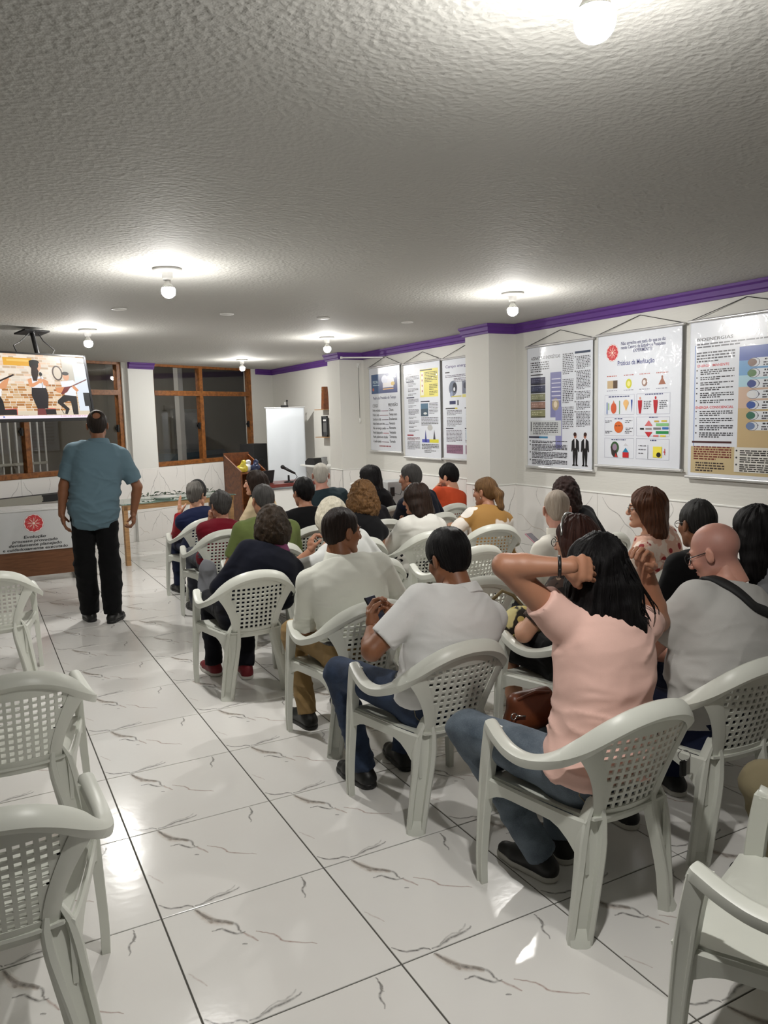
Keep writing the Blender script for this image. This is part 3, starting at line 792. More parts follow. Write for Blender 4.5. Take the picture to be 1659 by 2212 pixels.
        for ax in range(3):
            sl0 = [slice(1, -1)]*3; sl0[ax] = slice(0, -1); sl1 = list(sl0); sl1[ax] = slice(1, None)
            A, B = I[tuple(sl0)], I[tuple(sl1)]
            for flip in (0, 1):
                e = np.nonzero(A & ~B if flip == 0 else ~A & B); g = [e[0].copy(), e[1].copy(), e[2].copy()]
                for q in range(3):
                    if q != ax: g[q] = g[q]+1
                u, v = (ax+1) % 3, (ax+2) % 3
                def cell(du, dv):
                    w_ = [g[0], g[1], g[2]]; w_[u] = w_[u]-du; w_[v] = w_[v]-dv; return idx[w_[0], w_[1], w_[2]]
                q4 = np.stack([cell(1, 1), cell(0, 1), cell(0, 0), cell(1, 0)], 1)
                if flip: q4 = q4[:, ::-1]
                Q.append(q4)
        Q = np.vstack(Q); Q = Q[(Q >= 0).all(1)]
        return V, Q

def vnormals(V, Q):
    n = np.cross(V[Q[:, 2]]-V[Q[:, 0]], V[Q[:, 3]]-V[Q[:, 1]]); N = np.zeros_like(V)
    for i in range(4): np.add.at(N, Q[:, i], n)
    return N/(np.linalg.norm(N, axis=1, keepdims=True)+1e-12)

def _h3(ix, iy, iz, seed):
    h = (ix*374761393+iy*668265263+iz*2147483647+seed*974634777) & 0xffffffff
    h = ((h ^ (h >> 13))*1274126177) & 0xffffffff
    return ((h ^ (h >> 16)) & 0xffff)/32767.5-1
def noise3(P, seed=0):
    P = np.asarray(P, float); i = np.floor(P).astype(np.int64); f = P-i; f = f*f*(3-2*f); r = 0
    for a in (0, 1):
        for b in (0, 1):
            for c in (0, 1):
                w_ = (f[:, 0] if a else 1-f[:, 0])*(f[:, 1] if b else 1-f[:, 1])*(f[:, 2] if c else 1-f[:, 2])
                r = r+w_*_h3(i[:, 0]+a, i[:, 1]+b, i[:, 2]+c, seed)
    return r
def ridge(P, seed=0): return 1-2*np.abs(noise3(P, seed))

# ---- people materials
def skin_mat(name, c):
    m = bpy.data.materials.new(name); t, p = nodes(m)
    a = t.nodes.new('ShaderNodeAttribute'); a.attribute_name = 'Tint'
    tc = t.nodes.new('ShaderNodeTexCoord'); nz = t.nodes.new('ShaderNodeTexNoise'); nz.inputs['Scale'].default_value = 18; nz.inputs['Detail'].default_value = 4
    t.links.new(tc.outputs['Object'], nz.inputs['Vector'])
    mx = t.nodes.new('ShaderNodeMix'); mx.data_type = 'RGBA'
    mx.inputs['A'].default_value = (*[q*.88 for q in c], 1); mx.inputs['B'].default_value = (min(1, c[0]*1.10), c[1]*1.04, c[2]*1.02, 1)
    t.links.new(nz.outputs['Fac'], mx.inputs['Factor'])
    ml = t.nodes.new('ShaderNodeMix'); ml.data_type = 'RGBA'; ml.blend_type = 'MULTIPLY'; ml.inputs['Factor'].default_value = 1
    t.links.new(mx.outputs['Result'], ml.inputs['A']); t.links.new(a.outputs['Color'], ml.inputs['B']); t.links.new(ml.outputs['Result'], p.inputs['Base Color'])
    p.inputs['Roughness'].default_value = .5; p.inputs['Subsurface Weight'].default_value = .12; p.inputs['Subsurface Radius'].default_value = (.01, .004, .002)
    n2 = t.nodes.new('ShaderNodeTexNoise'); n2.inputs['Scale'].default_value = 160; t.links.new(tc.outputs['Object'], n2.inputs['Vector'])
    b = t.nodes.new('ShaderNodeBump'); b.inputs['Strength'].default_value = .15; b.inputs['Distance'].default_value = .001
    t.links.new(n2.outputs['Fac'], b.inputs['Height']); t.links.new(b.outputs[0], p.inputs['Normal'])
    return m
SK = {'light': skin_mat('skin_light', srgb(206, 158, 130)), 'tan': skin_mat('skin_tan', srgb(172, 124, 98)), 'brown': skin_mat('skin_brown', srgb(140, 94, 66)), 'rosy': skin_mat('skin_rosy', srgb(204, 152, 134))}

_hm = {}
def hair_mat(c0, c1, rough=.42):
    key = (c0, c1, rough)
    if key in _hm: return _hm[key]
    m = bpy.data.materials.new('hair'); t, p = nodes(m)
    a = t.nodes.new('ShaderNodeAttribute'); a.attribute_name = 'flow'
    nz = t.nodes.new('ShaderNodeTexNoise'); nz.inputs['Scale'].default_value = 1.; nz.inputs['Detail'].default_value = 5; nz.inputs['Roughness'].default_value = .65
    mp = t.nodes.new('ShaderNodeMapping'); mp.inputs['Scale'].default_value = (330, 10, 10)
    t.links.new(a.outputs['Vector'], mp.inputs[0]); t.links.new(mp.outputs[0], nz.inputs['Vector'])
    cr = t.nodes.new('ShaderNodeValToRGB'); cr.color_ramp.elements[0].position = .32; cr.color_ramp.elements[1].position = .72
    cr.color_ramp.elements[0].color = (*srgb(*c0), 1); cr.color_ramp.elements[1].color = (*srgb(*c1), 1)
    t.links.new(nz.outputs['Fac'], cr.inputs[0]); t.links.new(cr.outputs[0], p.inputs['Base Color'])
    b = t.nodes.new('ShaderNodeBump'); b.inputs['Strength'].default_value = .9; b.inputs['Distance'].default_value = .006
    t.links.new(nz.outputs['Fac'], b.inputs['Height']); t.links.new(b.outputs[0], p.inputs['Normal'])
    p.inputs['Roughness'].default_value = rough; p.inputs['Specular IOR Level'].default_value = .16
    _hm[key] = m; return m
_cm = {}
def cloth(c, kind='knit', rough=.85):
    key = (c, kind, rough)
    if key in _cm: return _cm[key]
    col = srgb(*c)
    m = mat('fabric', col, rough, bump=(420, .25, .0012), var=(7, .05), sheen=.05, spec=.2)
    t = m.node_tree; p = t.nodes['Principled BSDF']; tc = [n for n in t.nodes if n.type == 'TEX_COORD'][0]; b0 = [n for n in t.nodes if n.type == 'BUMP'][0]
    fo = t.nodes.new('ShaderNodeTexNoise'); fo.noise_type = 'RIDGED_MULTIFRACTAL'; fo.inputs['Scale'].default_value = 5.5; fo.inputs['Detail'].default_value = 2; fo.inputs['Distortion'].default_value = .9
    mp = t.nodes.new('ShaderNodeMapping'); mp.inputs['Scale'].default_value = (1., 1., 1.5); mp.inputs['Rotation'].default_value = (.3, .5, 0)
    t.links.new(tc.outputs['Object'], mp.inputs[0]); t.links.new(mp.outputs[0], fo.inputs['Vector'])
    b1 = t.nodes.new('ShaderNodeBump'); b1.inputs['Strength'].default_value = .7; b1.inputs['Distance'].default_value = .018
    t.links.new(fo.outputs['Fac'], b1.inputs['Height']); t.links.new(b1.outputs[0], b0.inputs['Normal'])
    _cm[key] = m; return m
def denim(c, c2):
    m = bpy.data.materials.new('denim'); t, p = nodes(m)
    tc = t.nodes.new('ShaderNodeTexCoord'); n1 = t.nodes.new('ShaderNodeTexNoise'); n1.inputs['Scale'].default_value = 9; n1.inputs['Detail'].default_value = 5
    n2 = t.nodes.new('ShaderNodeTexNoise'); n2.inputs['Scale'].default_value = 300
    for n in (n1, n2): t.links.new(tc.outputs['Object'], n.inputs['Vector'])
    ad = t.nodes.new('ShaderNodeMath'); ad.operation = 'MULTIPLY_ADD'; ad.inputs[1].default_value = .35; t.links.new(n2.outputs['Fac'], ad.inputs[0]); t.links.new(n1.outputs['Fac'], ad.inputs[2])
    cr = t.nodes.new('ShaderNodeValToRGB'); cr.color_ramp.elements[0].position = .45; cr.color_ramp.elements[1].position = .85
    cr.color_ramp.elements[0].color = (*srgb(*c), 1); cr.color_ramp.elements[1].color = (*srgb(*c2), 1)
    t.links.new(ad.outputs[0], cr.inputs[0]); t.links.new(cr.outputs[0], p.inputs['Base Color']); p.inputs['Roughness'].default_value = .85
    b = t.nodes.new('ShaderNodeBump'); b.inputs['Strength'].default_value = .3; b.inputs['Distance'].default_value = .001; t.links.new(n2.outputs['Fac'], b.inputs['Height']); t.links.new(b.outputs[0], p.inputs['Normal'])
    return m
DENIM = denim((24, 36, 56), (50, 66, 94)); DENIM_LIGHT = denim((68, 80, 92), (112, 124, 136))
def floral(base, c1, c2, scale=9., lo=.5, hi=.56):
    """printed fabric: big blotches of a second and third colour"""
    m = bpy.data.materials.new('printed_fabric'); t, p = nodes(m)
    tc = t.nodes.new('ShaderNodeTexCoord'); vo = t.nodes.new('ShaderNodeTexVoronoi'); vo.inputs['Scale'].default_value = scale
    nz = t.nodes.new('ShaderNodeTexNoise'); nz.inputs['Scale'].default_value = scale*.8; nz.inputs['Detail'].default_value = 2
    t.links.new(tc.outputs['Object'], vo.inputs['Vector']); t.links.new(tc.outputs['Object'], nz.inputs['Vector'])
    r1 = t.nodes.new('ShaderNodeValToRGB'); r1.color_ramp.interpolation = 'CONSTANT'
    r1.color_ramp.elements[0].color = (*srgb(*c1), 1); r1.color_ramp.elements[1].position = .34; r1.color_ramp.elements[1].color = (*srgb(*base), 1)
    t.links.new(vo.outputs['Distance'], r1.inputs[0])
    mx = t.nodes.new('ShaderNodeMix'); mx.data_type = 'RGBA'; mx.inputs['B'].default_value = (*srgb(*c2), 1)
    mr = t.nodes.new('ShaderNodeMapRange'); mr.inputs[1].default_value = lo; mr.inputs[2].default_value = hi; t.links.new(nz.outputs['Fac'], mr.inputs[0])
    t.links.new(mr.outputs[0], mx.inputs['Factor']); t.links.new(r1.outputs[0], mx.inputs['A']); t.links.new(mx.outputs['Result'], p.inputs['Base Color'])
    p.inputs['Roughness'].default_value = .8; return m
M['eye'] = mat('eye_white', srgb(225, 220, 215), .2); M['iris'] = mat('iris', srgb(38, 24, 16), .2)
M['shoe_black'] = mat('shoe_black', (.012, .012, .012), .45); M['shoe_white'] = mat('sole_white', srgb(205, 203, 196), .6)
M['shoe_red'] = mat('shoe_red', srgb(120, 26, 36), .6); M['shoe_brown'] = mat('shoe_brown', srgb(98, 58, 34), .5)
M['lens'] = mat('spectacle_lens', (1, 1, 1), 0., trans=1., ior=1.02)
M['leather'] = mat('brown_leather', srgb(96, 50, 26), .42, bump=(70, .3, .002))

# ---- head and hands, modelled once in their own frames
def build_head(fem):
    g = SDF((-.11, -.13, -.15), (.11, .15, .14), .0045)
    w = .95 if fem else 1.
    g.ball((0, -.014, .030), (.074*w, .094, .084), .01)
    g.ball((0, .030, -.035), (.060*w, .058, .078), .03)
    g.cone((.046*w, .0, -.058), (.012, .068, -.097), .017, .019 if not fem else .016, .025); g.cone((-.046*w, .0, -.058), (-.012, .068, -.097), .017, .019 if not fem else .016, .025)
    for s in (-1, 1):
        g.ball((s*.040*w, .058, -.022), .022, .02)
        g.cone((s*.010, .084, .024), (s*.044*w, .066, .022), .012, .009, .012)
        g.ball((s*.031, .096, .002), (.017, .016, .012), .012, sub=True)
        g.ball((s*.031, .0755, .002), .0128, .003)
        g.cone((s*.018, .087, .0035), (s*.044, .078, .001), .0045, .004, .003)      # lids
        g.ball((s*.011, .101, -.033), (.009, .011, .008), .006)
    g.cone((0, .086, .016), (0, .109, -.026), .008, .0118, .012)
    g.cone((-.021, .081, -.060), (.021, .081, -.060), .006, .006, .008); g.ball((0, .091, -.056), (.014, .007, .005), .006); g.ball((0, .090, -.067), (.015, .007, .006), .006)
    g.ball((0, .098, -.0615), (.020, .012, .0016), .002, sub=True)
    g.ball((0, .083, -.098), .014, .015)
    for s in (-1, 1):
        R = Matrix.Rotation(s*.30, 3, 'Z') @ Matrix.Rotation(.18, 3, 'X')
        R = np.array(R)
        g.ball((s*.079*w, -.012, -.006), (.0085, .0195, .031), .006, R=R)
        g.ball((s*.089*w, -.006, -.004), (.006, .011, .018), .005, sub=True, R=R)
    g.cone((0, -.020, -.04), (0, -.034, -.15), .052*w, .054*w, .02)
    g.cutplane((0, 0, -.142), (0, 0, -1))
    V, Q = g.mesh()
    tint = np.ones((len(V), 3))
    lip = np.exp(-((V[:, 0]/.022)**2+((V[:, 2]+.0615)/.009)**4))*(V[:, 1] > .07)
    tint = tint*(1-lip[:, None]*np.array([.08, .38, .32]))
    ck = np.exp(-(((np.abs(V[:, 0])-.042)/.025)**2+((V[:, 2]+.025)/.025)**2))*(V[:, 1] > .03); tint *= 1-ck[:, None]*np.array([.0, .08, .07])
    return V, Q, tint
HEADS = {f: build_head(f) for f in (0, 1)}

def build_hand(curl, spread=.0, tcurl=.3):
    """right hand: wrist at origin, fingers +y, palm faces -z, thumb on -x side"""
    g = SDF((-.09, -.03, -.11), (.075, .215, .05), .0038)
    R_, F_ = np.array([1., 0, 0]), np.array([0, 0, 1.])
    g.etube([((0, -.02, 0), R_, F_, .028, .019), ((0, .02, 0), R_, F_, .034, .017), ((.002, .06, 0), R_, F_, .041, .015), ((.003, .088, .0), R_, F_, .041, .012)], .012)
    for x, y, ls, r in ((-.031, .088, (.040, .026, .021), .0092), (-.0105, .094, (.045, .029, .022), .0095), (.0105, .091, (.041, .027, .021), .0091), (.031, .082, (.032, .021, .019), .0082)):
        p = np.array([x, y, .0]); a = -curl*.75; sx = spread*x*8
        g.cone((x*.9, y-.035, 0), p, r*1.1, r*1.08, .008)
        for k, L in enumerate(ls):
            d = np.array([sx, math.cos(a), math.sin(a)]); q = p+d*L; g.cone(p, q, r*(1-.08*k), r*(1-.08*(k+1)), .003); p = q; a -= curl*(1.0 if k == 0 else .8)
    p = np.array([-.026, .018, -.004]); d = np.array([-.62, .70, -.35]); d /= np.linalg.norm(d)
    g.cone(p, p+d*.042, .0165, .0125, .012); p = p+d*.042; d2 = np.array([-.62+tcurl*.8, .8, -.35-tcurl*.5]); d2 /= np.linalg.norm(d2)
    q = p+d2*.034; g.cone(p, q, .0118, .0105, .004); d3 = np.array([-.35+tcurl*1.3, .8, -.35-tcurl*.7]); d3 /= np.linalg.norm(d3); g.cone(q, q+d3*.026, .0105, .0085, .004)
    V, Q = g.mesh(); return V, Q
HANDS = {'relax': build_hand(.38), 'grip': build_hand(.85, tcurl=.7), 'flat': build_hand(.10, .06), 'fist': build_hand(1.25, tcurl=.9)}

def rotm(yaw, pitch=0., roll=0.):
    """yaw left-turn positive, pitch nod forward positive, roll tilt to its right positive"""
    return np.array(Matrix.Rotation(yaw, 3, 'Z') @ Matrix.Rotation(-pitch, 3, 'X') @ Matrix.Rotation(roll, 3, 'Y'))

# ---- hair
def hair_mesh(style, t, Rh, far, seed, opts):
    """mesh in head frame (already rotated by Rh) ; returns V,Q,flow"""
    h = .0075 if far else .0055
    dn = Rh.T @ np.array([0, 0, -1.])          # world down in head frame
    ext = opts.get('len', 0.)
    lo = np.array([-.16, -.19, -.17]); hi = np.array([.16, .14, .18])
    if ext:
        e = dn*ext; lo = np.minimum(lo, e-.14); hi = np.maximum(hi, e+.14)
    g = SDF(lo, hi, h)
    top = opts.get('top', 0.)
    g.ball((0, -.016, .033), (.074+t*(.5 if style in ('short', 'crop', 'balding', 'pony') else 1.), .095+t, .085+t+top), .01)
    if style in ('short', 'balding', 'bob', 'long', 'pony', 'curly', 'crop'):
        sh_ = style in ('short', 'crop', 'balding', 'pony'); g.ball((0, -.040, -.016 if sh_ else -.012), (.054+t*.2 if sh_ else .066+t*.8, .064+t*(.7 if sh_ else 1), .066 if sh_ else .080), .02 if sh_ else .03)
    if style in ('bob', 'curly'):
        w = opts.get('w', .025); dz = opts.get('drop', .0)
        g.ball((0, -.038, -.022-dz), (.078+t+w*.6, .075+t+w*.5, .095+dz*.8), .04)
    R_, F_ = np.array([1., 0, 0]), np.array([0, 1., 0])
    if style == 'long':
        L = ext; wd = opts.get('w', .02); bk = opts.get('back', -.060)
        st = []
        for q, a, b, y in ((.0, .083+t, .078+t, -.02), (.08, .088+t+wd*.5, .074, bk*.8), (.16, .090+wd, .058, bk-.012), (.55, .088+wd, .044, bk-.02), (.85, .070+wd*.7, .032, bk-.02), (1., .03, .02, bk-.015)):
            d = .0 if q == 0 else (q*.16/.16*1. if False else 0)
            zz = q*L if q > .2 else q*.9
            if q <= .2: zz = min(zz, L*.5)
            c = dn*zz+np.array([opts.get('dx', 0.)*q, y, 0.02*(1-q)])
            st.append((c, R_, F_, a, b))
        g.etube(st, .03)
    if style == 'pony':
        r = opts.get('r', .03); p = np.array([0, -.105-t, .025]); st = []
        for q, rr, off in ((0, r*.75, .0), (.15, r*1.0, -.03), (.45, r*1.15, -.03), (.8, r*.95, -.015), (1, r*.35, -.01)):
            c = p+dn*q*ext+np.array([0, off, 0]); st.append((c, R_, F_, rr*1.15, rr))
        g.etube(st, .02)
    # face opening
    fz = opts.get('fz', 0.); fx = {'short': .088, 'crop': .088, 'balding': .092, 'bob': .066, 'long': .064, 'pony': .082, 'curly': .068}.get(style, .08)
    g.ball((0, .112, -.035+fz), (fx, .078+opts.get('fy', 0), .112), .012, sub=True)
    if style in ('short', 'crop', 'balding', 'pony'):
        for s in (-1, 1):
            g.ball((s*.090, -.004, -.014), (.034, .031, .040), .008, sub=True); g.ball((s*.084, .035, -.075), (.05, .055, .055), .008, sub=True)
            g.ball((s*.100, -.030, -.076), (.056, .085, .062), .008, sub=True)
        P = np.array([0, -.10, -.078]); N = np.array([0, .35, -1.]); N /= np.linalg.norm(N)
        g.ball((0, -.06, -.152), (.11, .09, .084), .01, sub=True)
    if style == 'balding':
        g.ball(opts.get('bc', (0, -.045, .135)), opts.get('br', (.050, .062, .05)), .012, sub=True)
    V, Q = g.mesh(); N = vnormals(V, Q)
    phi = np.arctan2(V[:, 0], -(V[:, 1]+.035)); rad = np.sqrt(V[:, 0]**2+(V[:, 1]+.035)**2)
    along = -(V@(-dn))*-1 if False else V@dn
    st = noise3(np.stack([phi*8+noise3(V*9, seed+2)*.8, along*9+7, rad*8], 1), seed)*.7+noise3(np.stack([phi*17, along*15+3, rad*12], 1), seed+5)*.6
    amp = opts.get('amp', .0045)*1.35
    if style == 'curly':
        sc = opts.get('cs', 34); Vw = V+.012*np.stack([noise3(V*20, seed+3), noise3(V*20+9, seed+4), noise3(V*20+17, seed+5)], 1); cu = ridge(Vw*sc, seed)*.6+ridge(Vw*sc*1.7+3, seed+1)*.4; V = V+N*(cu*opts.get('camp', .009)*1.5)[:, None]
    else:
        V = V+N*(st*amp)[:, None]
        V = V+N*(noise3(V*22, seed+9)*amp*.9)[:, None]
    flow = np.stack([phi*.08, along, rad], 1)
    if style == 'curly': flow = np.stack([phi*.08+.03*noise3(V*30, seed), along+.05*noise3(V*28+5, seed+2), rad], 1)
    return V, Q, flow

def mesh_parts(parts):
    V = []; Q = []; T = []; b = 0
    for v, q, t in parts:
        V.append(v); Q.append(q+b); b += len(v); T.append(t if t is not None else np.ones((len(v), 3)))
    return np.vstack(V), np.vstack(Q), np.vstack(T)

def put_attr(o, name, data, typ='FLOAT_COLOR'):
    me = o.data
    if typ == 'FLOAT_COLOR':
        d = np.ones((len(data), 4), np.float32); d[:, :3] = data; me.color_attributes.new(name, typ, 'POINT').data.foreach_set('color', d.ravel())
    else: me.attributes.new(name, typ, 'POINT').data.foreach_set('vector', np.asarray(data, np.float32).ravel())

def ik(S_, W_, l1, l2, pole):
    S_, W_ = np.array(S_, float), np.array(W_, float); d = W_-S_; L = np.linalg.norm(d); L2 = min(L, (l1+l2)*.995); d = d/L
    W2 = S_+d*L2; a = (l1*l1-l2*l2+L2*L2)/(2*L2); hgt = math.sqrt(max(l1*l1-a*a, 0)); p = np.array(pole, float); p = p-d*(p@d); p /= np.linalg.norm(p)+1e-9
    return S_+d*a+p*hgt, W2

def unit(v): v = np.array(v, float); return v/(np.linalg.norm(v)+1e-12)

PEOPLE = {}
def person(key, label, sp):
    """sp: pose and looks. Everything is computed in the frame of the seat (x right, y forward, z up)."""
    far = sp.get('far', True); hB = .0125 if far else .0095; hC = .0115 if far else .0082
    bx, by, byaw = sp['base']; R0 = rotm(byaw); base = np.array([bx, by, 0.])
    toL = lambda p: R0.T @ (np.array(p, float)-base)
    fem = sp.get('fem', 0); sc = sp.get('s', 1.); seed = sp.get('seed', len(PEOPLE)+1)
    crown = np.array(sp['cw']) if 'cw' in sp else aty(*sp['crown'], sp['Y']); H = toL(crown)-np.array([0, 0, .118*sc])
    hy, hp, hr = [math.radians(a) for a in sp.get('head', (0, 0, 0))]; Rh = R0.T @ rotm(hy, hp, hr)
    ty = math.radians(sp.get('twist', 0.)); Rt = R0.T @ rotm(byaw+ty)
    # spine
    stand = sp.get('stand', False)
    N = H+Rt@np.array([0, -.030, -.060])*sc+Rh@np.array([0, -.012, -.085])*sc
    P0 = np.array(sp.get('pelvis', (0, -.085, .455)), float); hipz = P0[2]
    P1 = P0+np.array([0, -.012, .075]); mid = (P1+N)/2+np.array([0, -.045 if not stand else -.012, 0])+np.array(sp.get('bend', (0, 0, 0)))
    gw = sp.get('girth', 1.); sw = sp.get('sw', .175 if not fem else .155)*sc
    spine = lambda t: (1-t)**2*P1+2*t*(1-t)*mid+t*t*N
    def frame(t):
        a = ty*t; r = np.array([math.cos(a), math.sin(a), 0]); tg = unit(spine(min(t+.05, 1))-spine(max(t-.05, 0))); tg = tg if t > 0 else np.array([0, 0, 1.])
        f = unit(np.cross(tg, r)*1.); r = unit(np.cross(f, tg)*1.)
        return r, f
    def frames(t):
        r, f = frame(t)
        if f[1] < 0 and abs(ty) < 1.4: f = -f
        if r[0] < 0: r = -r
        return r, f
    wa = .158 if not fem else .142; ch = .172 if not fem else .150; hp_ = .168 if not fem else .175
    bel = sp.get('belly', 0.)
    prof = [(None, hp_*.95, .125), (0., hp_, .128), (.28, wa*gw+bel*.3, .108*gw+bel), (.52, (wa+ch)/2*gw, .112*gw+bel*.5), (.72, ch*gw, .112*gw), (.86, ch*.92, .098), (.95, ch*.62, .075)]
    stn = []
    for t, a, b in prof:
        if t is None: r, f = np.array([1., 0, 0]), np.array([0, 1., 0]); c = P0.copy()
        else: r, f = frames(t); c = spine(t).copy()
        stn.append([c, r, f, a*sc, b*sc])
    r1, f1 = frames(1.); up1 = np.cross(r1, f1)
    sl_, sr_ = sp.get('shrug', (0, 0))
    drop = sp.get('drop', .074)*sc
    ShL = N-r1*sw-up1*(drop-sl_)+f1*.005; ShR = N+r1*sw-up1*(drop-sr_)+f1*.005
    # arms
    l1, l2 = .285*sc, .245*sc
    arms = []
    for sd, Sh, dk in ((-1, ShL, 'armL'), (1, ShR, 'armR')):
        ar = sp.get(dk, {}); w_ = ar.get('w')
        if ar.get('px') is not None: w_ = toL(aty(*ar['px'], ar['Yw']))
        elif w_ is None: w_ = np.array([sd*.10, .16, hipz+.14])
        w_ = np.array(w_, float)
        if ar.get('epx') is not None:
            E = toL(aty(*ar['epx'], ar['Ye'])); E = Sh+unit(E-Sh)*min(max(np.linalg.norm(E-Sh), l1*.9), l1*1.12); Wr = E+unit(w_-E)*min(max(np.linalg.norm(w_-E), l2*.85), l2*1.1)
        else: E, Wr = ik(Sh, w_, l1, l2, ar.get('pole', (sd*.8, -.6, -.5)))
        arms.append((sd, Sh, E, Wr, ar))
    # legs
    legs = []
    for sd, dk in ((-1, 'legL'), (1, 'legR')):
        lg = sp.get(dk, {})
        Hp = P0+np.array([sd*.088, .0, .035]); K = np.array(lg.get('k', (sd*.125, .33, hipz+.045)), float); A = np.array(lg.get('a', (sd*.125, .31, .085)), float)
        td = np.array(lg.get('toe', (sd*.12, 1, 0)), float); td = td/np.linalg.norm(td)
        legs.append((sd, Hp, K, A, td))
    allp = [P0, N, H]+[q for a in arms for q in a[1:4]]+[q for l in legs for q in l[1:4]]
    lo = np.min(allp, 0)-.25; hi = np.max(allp, 0)+.25; lo[2] = max(lo[2], -.05)
    sk = SK[sp.get('skin', 'tan')]
    # ---------------- body (skin)
    g = SDF(lo, hi, hB)
    g.etube([(c, r, f, a-.014, b-.014) for c, r, f, a, b in stn], .03)
    nr = (.055 if not fem else .047)*sc
    g.cone(N-up1*.02, H+Rh@np.array([0, -.022, -.05])*sc, nr*1.05, nr*.94, .03)
    ag = sp.get('arm', 1.)
    for sd, Sh, E, Wr, ar in arms:
        g.cone(N-up1*.035, Sh+up1*.0, .045*sc, .044*sc, .03)
        g.cone(Sh, E, .049*sc*ag, .040*sc*ag, .02); m_ = E+(Wr-E)*.28
        g.cone(E, m_, .040*sc*ag, .041*sc*ag, .012); g.cone(m_, Wr, .041*sc*ag, .0265*sc*(ag*.5+.5), .012)
    for sd, Hp, K, A, td in legs:
        lk = sc*(1. if (sp.get('skirt') or sp.get('bareleg')) else .80); g.cone(Hp, K, .078*lk, .054*lk, .03); m_ = K+(A-K)*.3; g.cone(K, m_, .052*lk, .054*lk, .02); g.cone(m_, A, .053*lk, .034*lk, .02)
        if sp.get('skirt') or sp.get('bareleg'): g.cone(A, A+td*.10+np.array([0, 0, -.055]), .032, .026, .02)
    V, Q = g.mesh(); parts = [(V, Q, None)]
    hv, hq, ht = HEADS[fem]; tt = ht.copy()
    if sp.get('stubble'):
        c = sp['stubble']; zz = hv[:, 2]; yy = hv[:, 1]; xx = hv[:, 0]
        msk = np.clip((.055-yy)/.03, 0, 1)*np.clip((zz+.075)/.03, 0, 1)*np.clip((.112-zz)/.03, 0, 1)*np.clip(1-np.exp(-((yy+.01)/.045)**2-(np.maximum(0, zz-.105)/.01)**2)*0, 0, 1)
        top = np.clip((zz-.085)/.02, 0, 1)*np.clip((yy+.045)/.03, 0, 1); ear = np.clip((np.abs(xx)-.074)/.004, 0, 1)
        msk = msk*(1-top)*(1-ear); tt = tt*(1-msk[:, None]*np.array(c))
    if sp.get('beard'):
        zz = hv[:, 2]; yy = hv[:, 1]; msk = np.clip((-.035-zz)/.02, 0, 1)*np.clip((yy-.0)/.02, 0, 1)*np.clip((zz+.125)/.01, 0, 1)
        lipm = np.exp(-((hv[:, 0]/.02)**2+((zz+.061)/.008)**2)); tt = tt*(1-(msk*(1-lipm*.8))[:, None]*np.array([.72, .74, .74]))
    parts.append((H+(hv*sc)@Rh.T, hq, tt))
    for sd, Sh, E, Wr, ar in arms:
        hd = ar.get('hand', 'relax'); hv2, hq2 = HANDS[hd]; hv2 = hv2*np.array([sd, 1, 1])*sc*(.94 if fem else 1.); hq3 = hq2 if sd > 0 else hq2[:, ::-1]
        fd = unit(Wr-E); yd = unit(np.array(ar.get('hdir', fd), float)*.85+fd*.15); pn = np.array(ar.get('palm', (0, 0, -1)), float); zd = -unit(pn-yd*(pn@yd)); xd = np.cross(yd, zd)
        Mh = np.stack([xd, yd, zd], 1); parts.append((Wr-fd*.012+hv2@Mh.T, hq3, None))
    V, Q, T = mesh_parts(parts)
    def out(Vl): return (R0 @ np.asarray(Vl).T).T
    body = obj('person', out(V), Q, sk, None, True, loc=base); put_attr(body, 'Tint', T)
    tag(body, label, 'person')
    def child(name, V, Q, m, smooth=True, parent=body): return obj(name, out(V), Q, m, parent, smooth)
    def wrinkle(V, Q, amp, kind='torso', sd=0):
        N_ = vnormals(V, Q); z = V[:, 2]
        low = np.clip((N[2]-.12-z)/.30, .15, 1.) if kind == 'torso' else 1.
        x, y = V[:, 0], V[:, 1]; wob = noise3(V*7, seed+11+sd)*.35
        a = 0
        for th, fq, wt in ((.55, 13, .55), (-.5, 12, .55), (.05, 19, .6)):
            u = (x*math.sin(th)+z*math.cos(th))*fq+wob*2; v_ = (x*math.cos(th)-z*math.sin(th))*3.2
            r_ = 1-np.abs(noise3(np.stack([u, v_, y*4.], 1), seed+sd+int(fq))); a = a+wt*(r_**4*1.6-.45)
        a = a+noise3(V*6, seed+7+sd)*.6
        return V+N_*(a*amp*low)[:, None]
    # ---------------- upper garment
    off = sp.get('off', .012); slv = sp.get('sleeve', .62)
    g = SDF(lo, hi, hC)
    hem = sp.get('hem', hipz-.0)
    g.etube([(c, r, f, a+off, b+off) for c, r, f, a, b in stn], .03)
    g.ball(spine(.97), (.09*sc, .065*sc, .05), .03)
    nn = unit(H-N); ndepth = sp.get('neckline', .012)
    g.cutplane(N+up1*ndepth, up1)
    for sd, Sh, E, Wr, ar in arms:
        g.cone(N-up1*.045, Sh-up1*.002, .055*sc, .056*sc+off*.5, .035)
        if slv > 0:
            d1 = unit(E-Sh); L1 = np.linalg.norm(E-Sh); rs = .062*sc*ag**.5+off*.4; re = (.056+sp.get('loose', .004))*sc*ag**.5
            if slv <= 1: e = Sh+d1*L1*slv; g.cone(Sh, Sh+d1*(L1*slv+.05), rs, re, .025, cut=(e, d1))
            else:
                g.cone(Sh, E, rs, .050*sc*ag**.5+off*.4, .025); d2 = unit(Wr-E); L2 = np.linalg.norm(Wr-E); e = E+d2*L2*(slv-1); g.cone(E, E+d2*(L2*(slv-1)+.04), .050*sc*ag**.5+off*.4, .040*sc+off*.3, .02, cut=(e, d2))
    g.cone(N-nn*.03, N+nn*.2, nr*1.05+.010, nr*1.05+.016, .006, sub=True)
    fw = f1
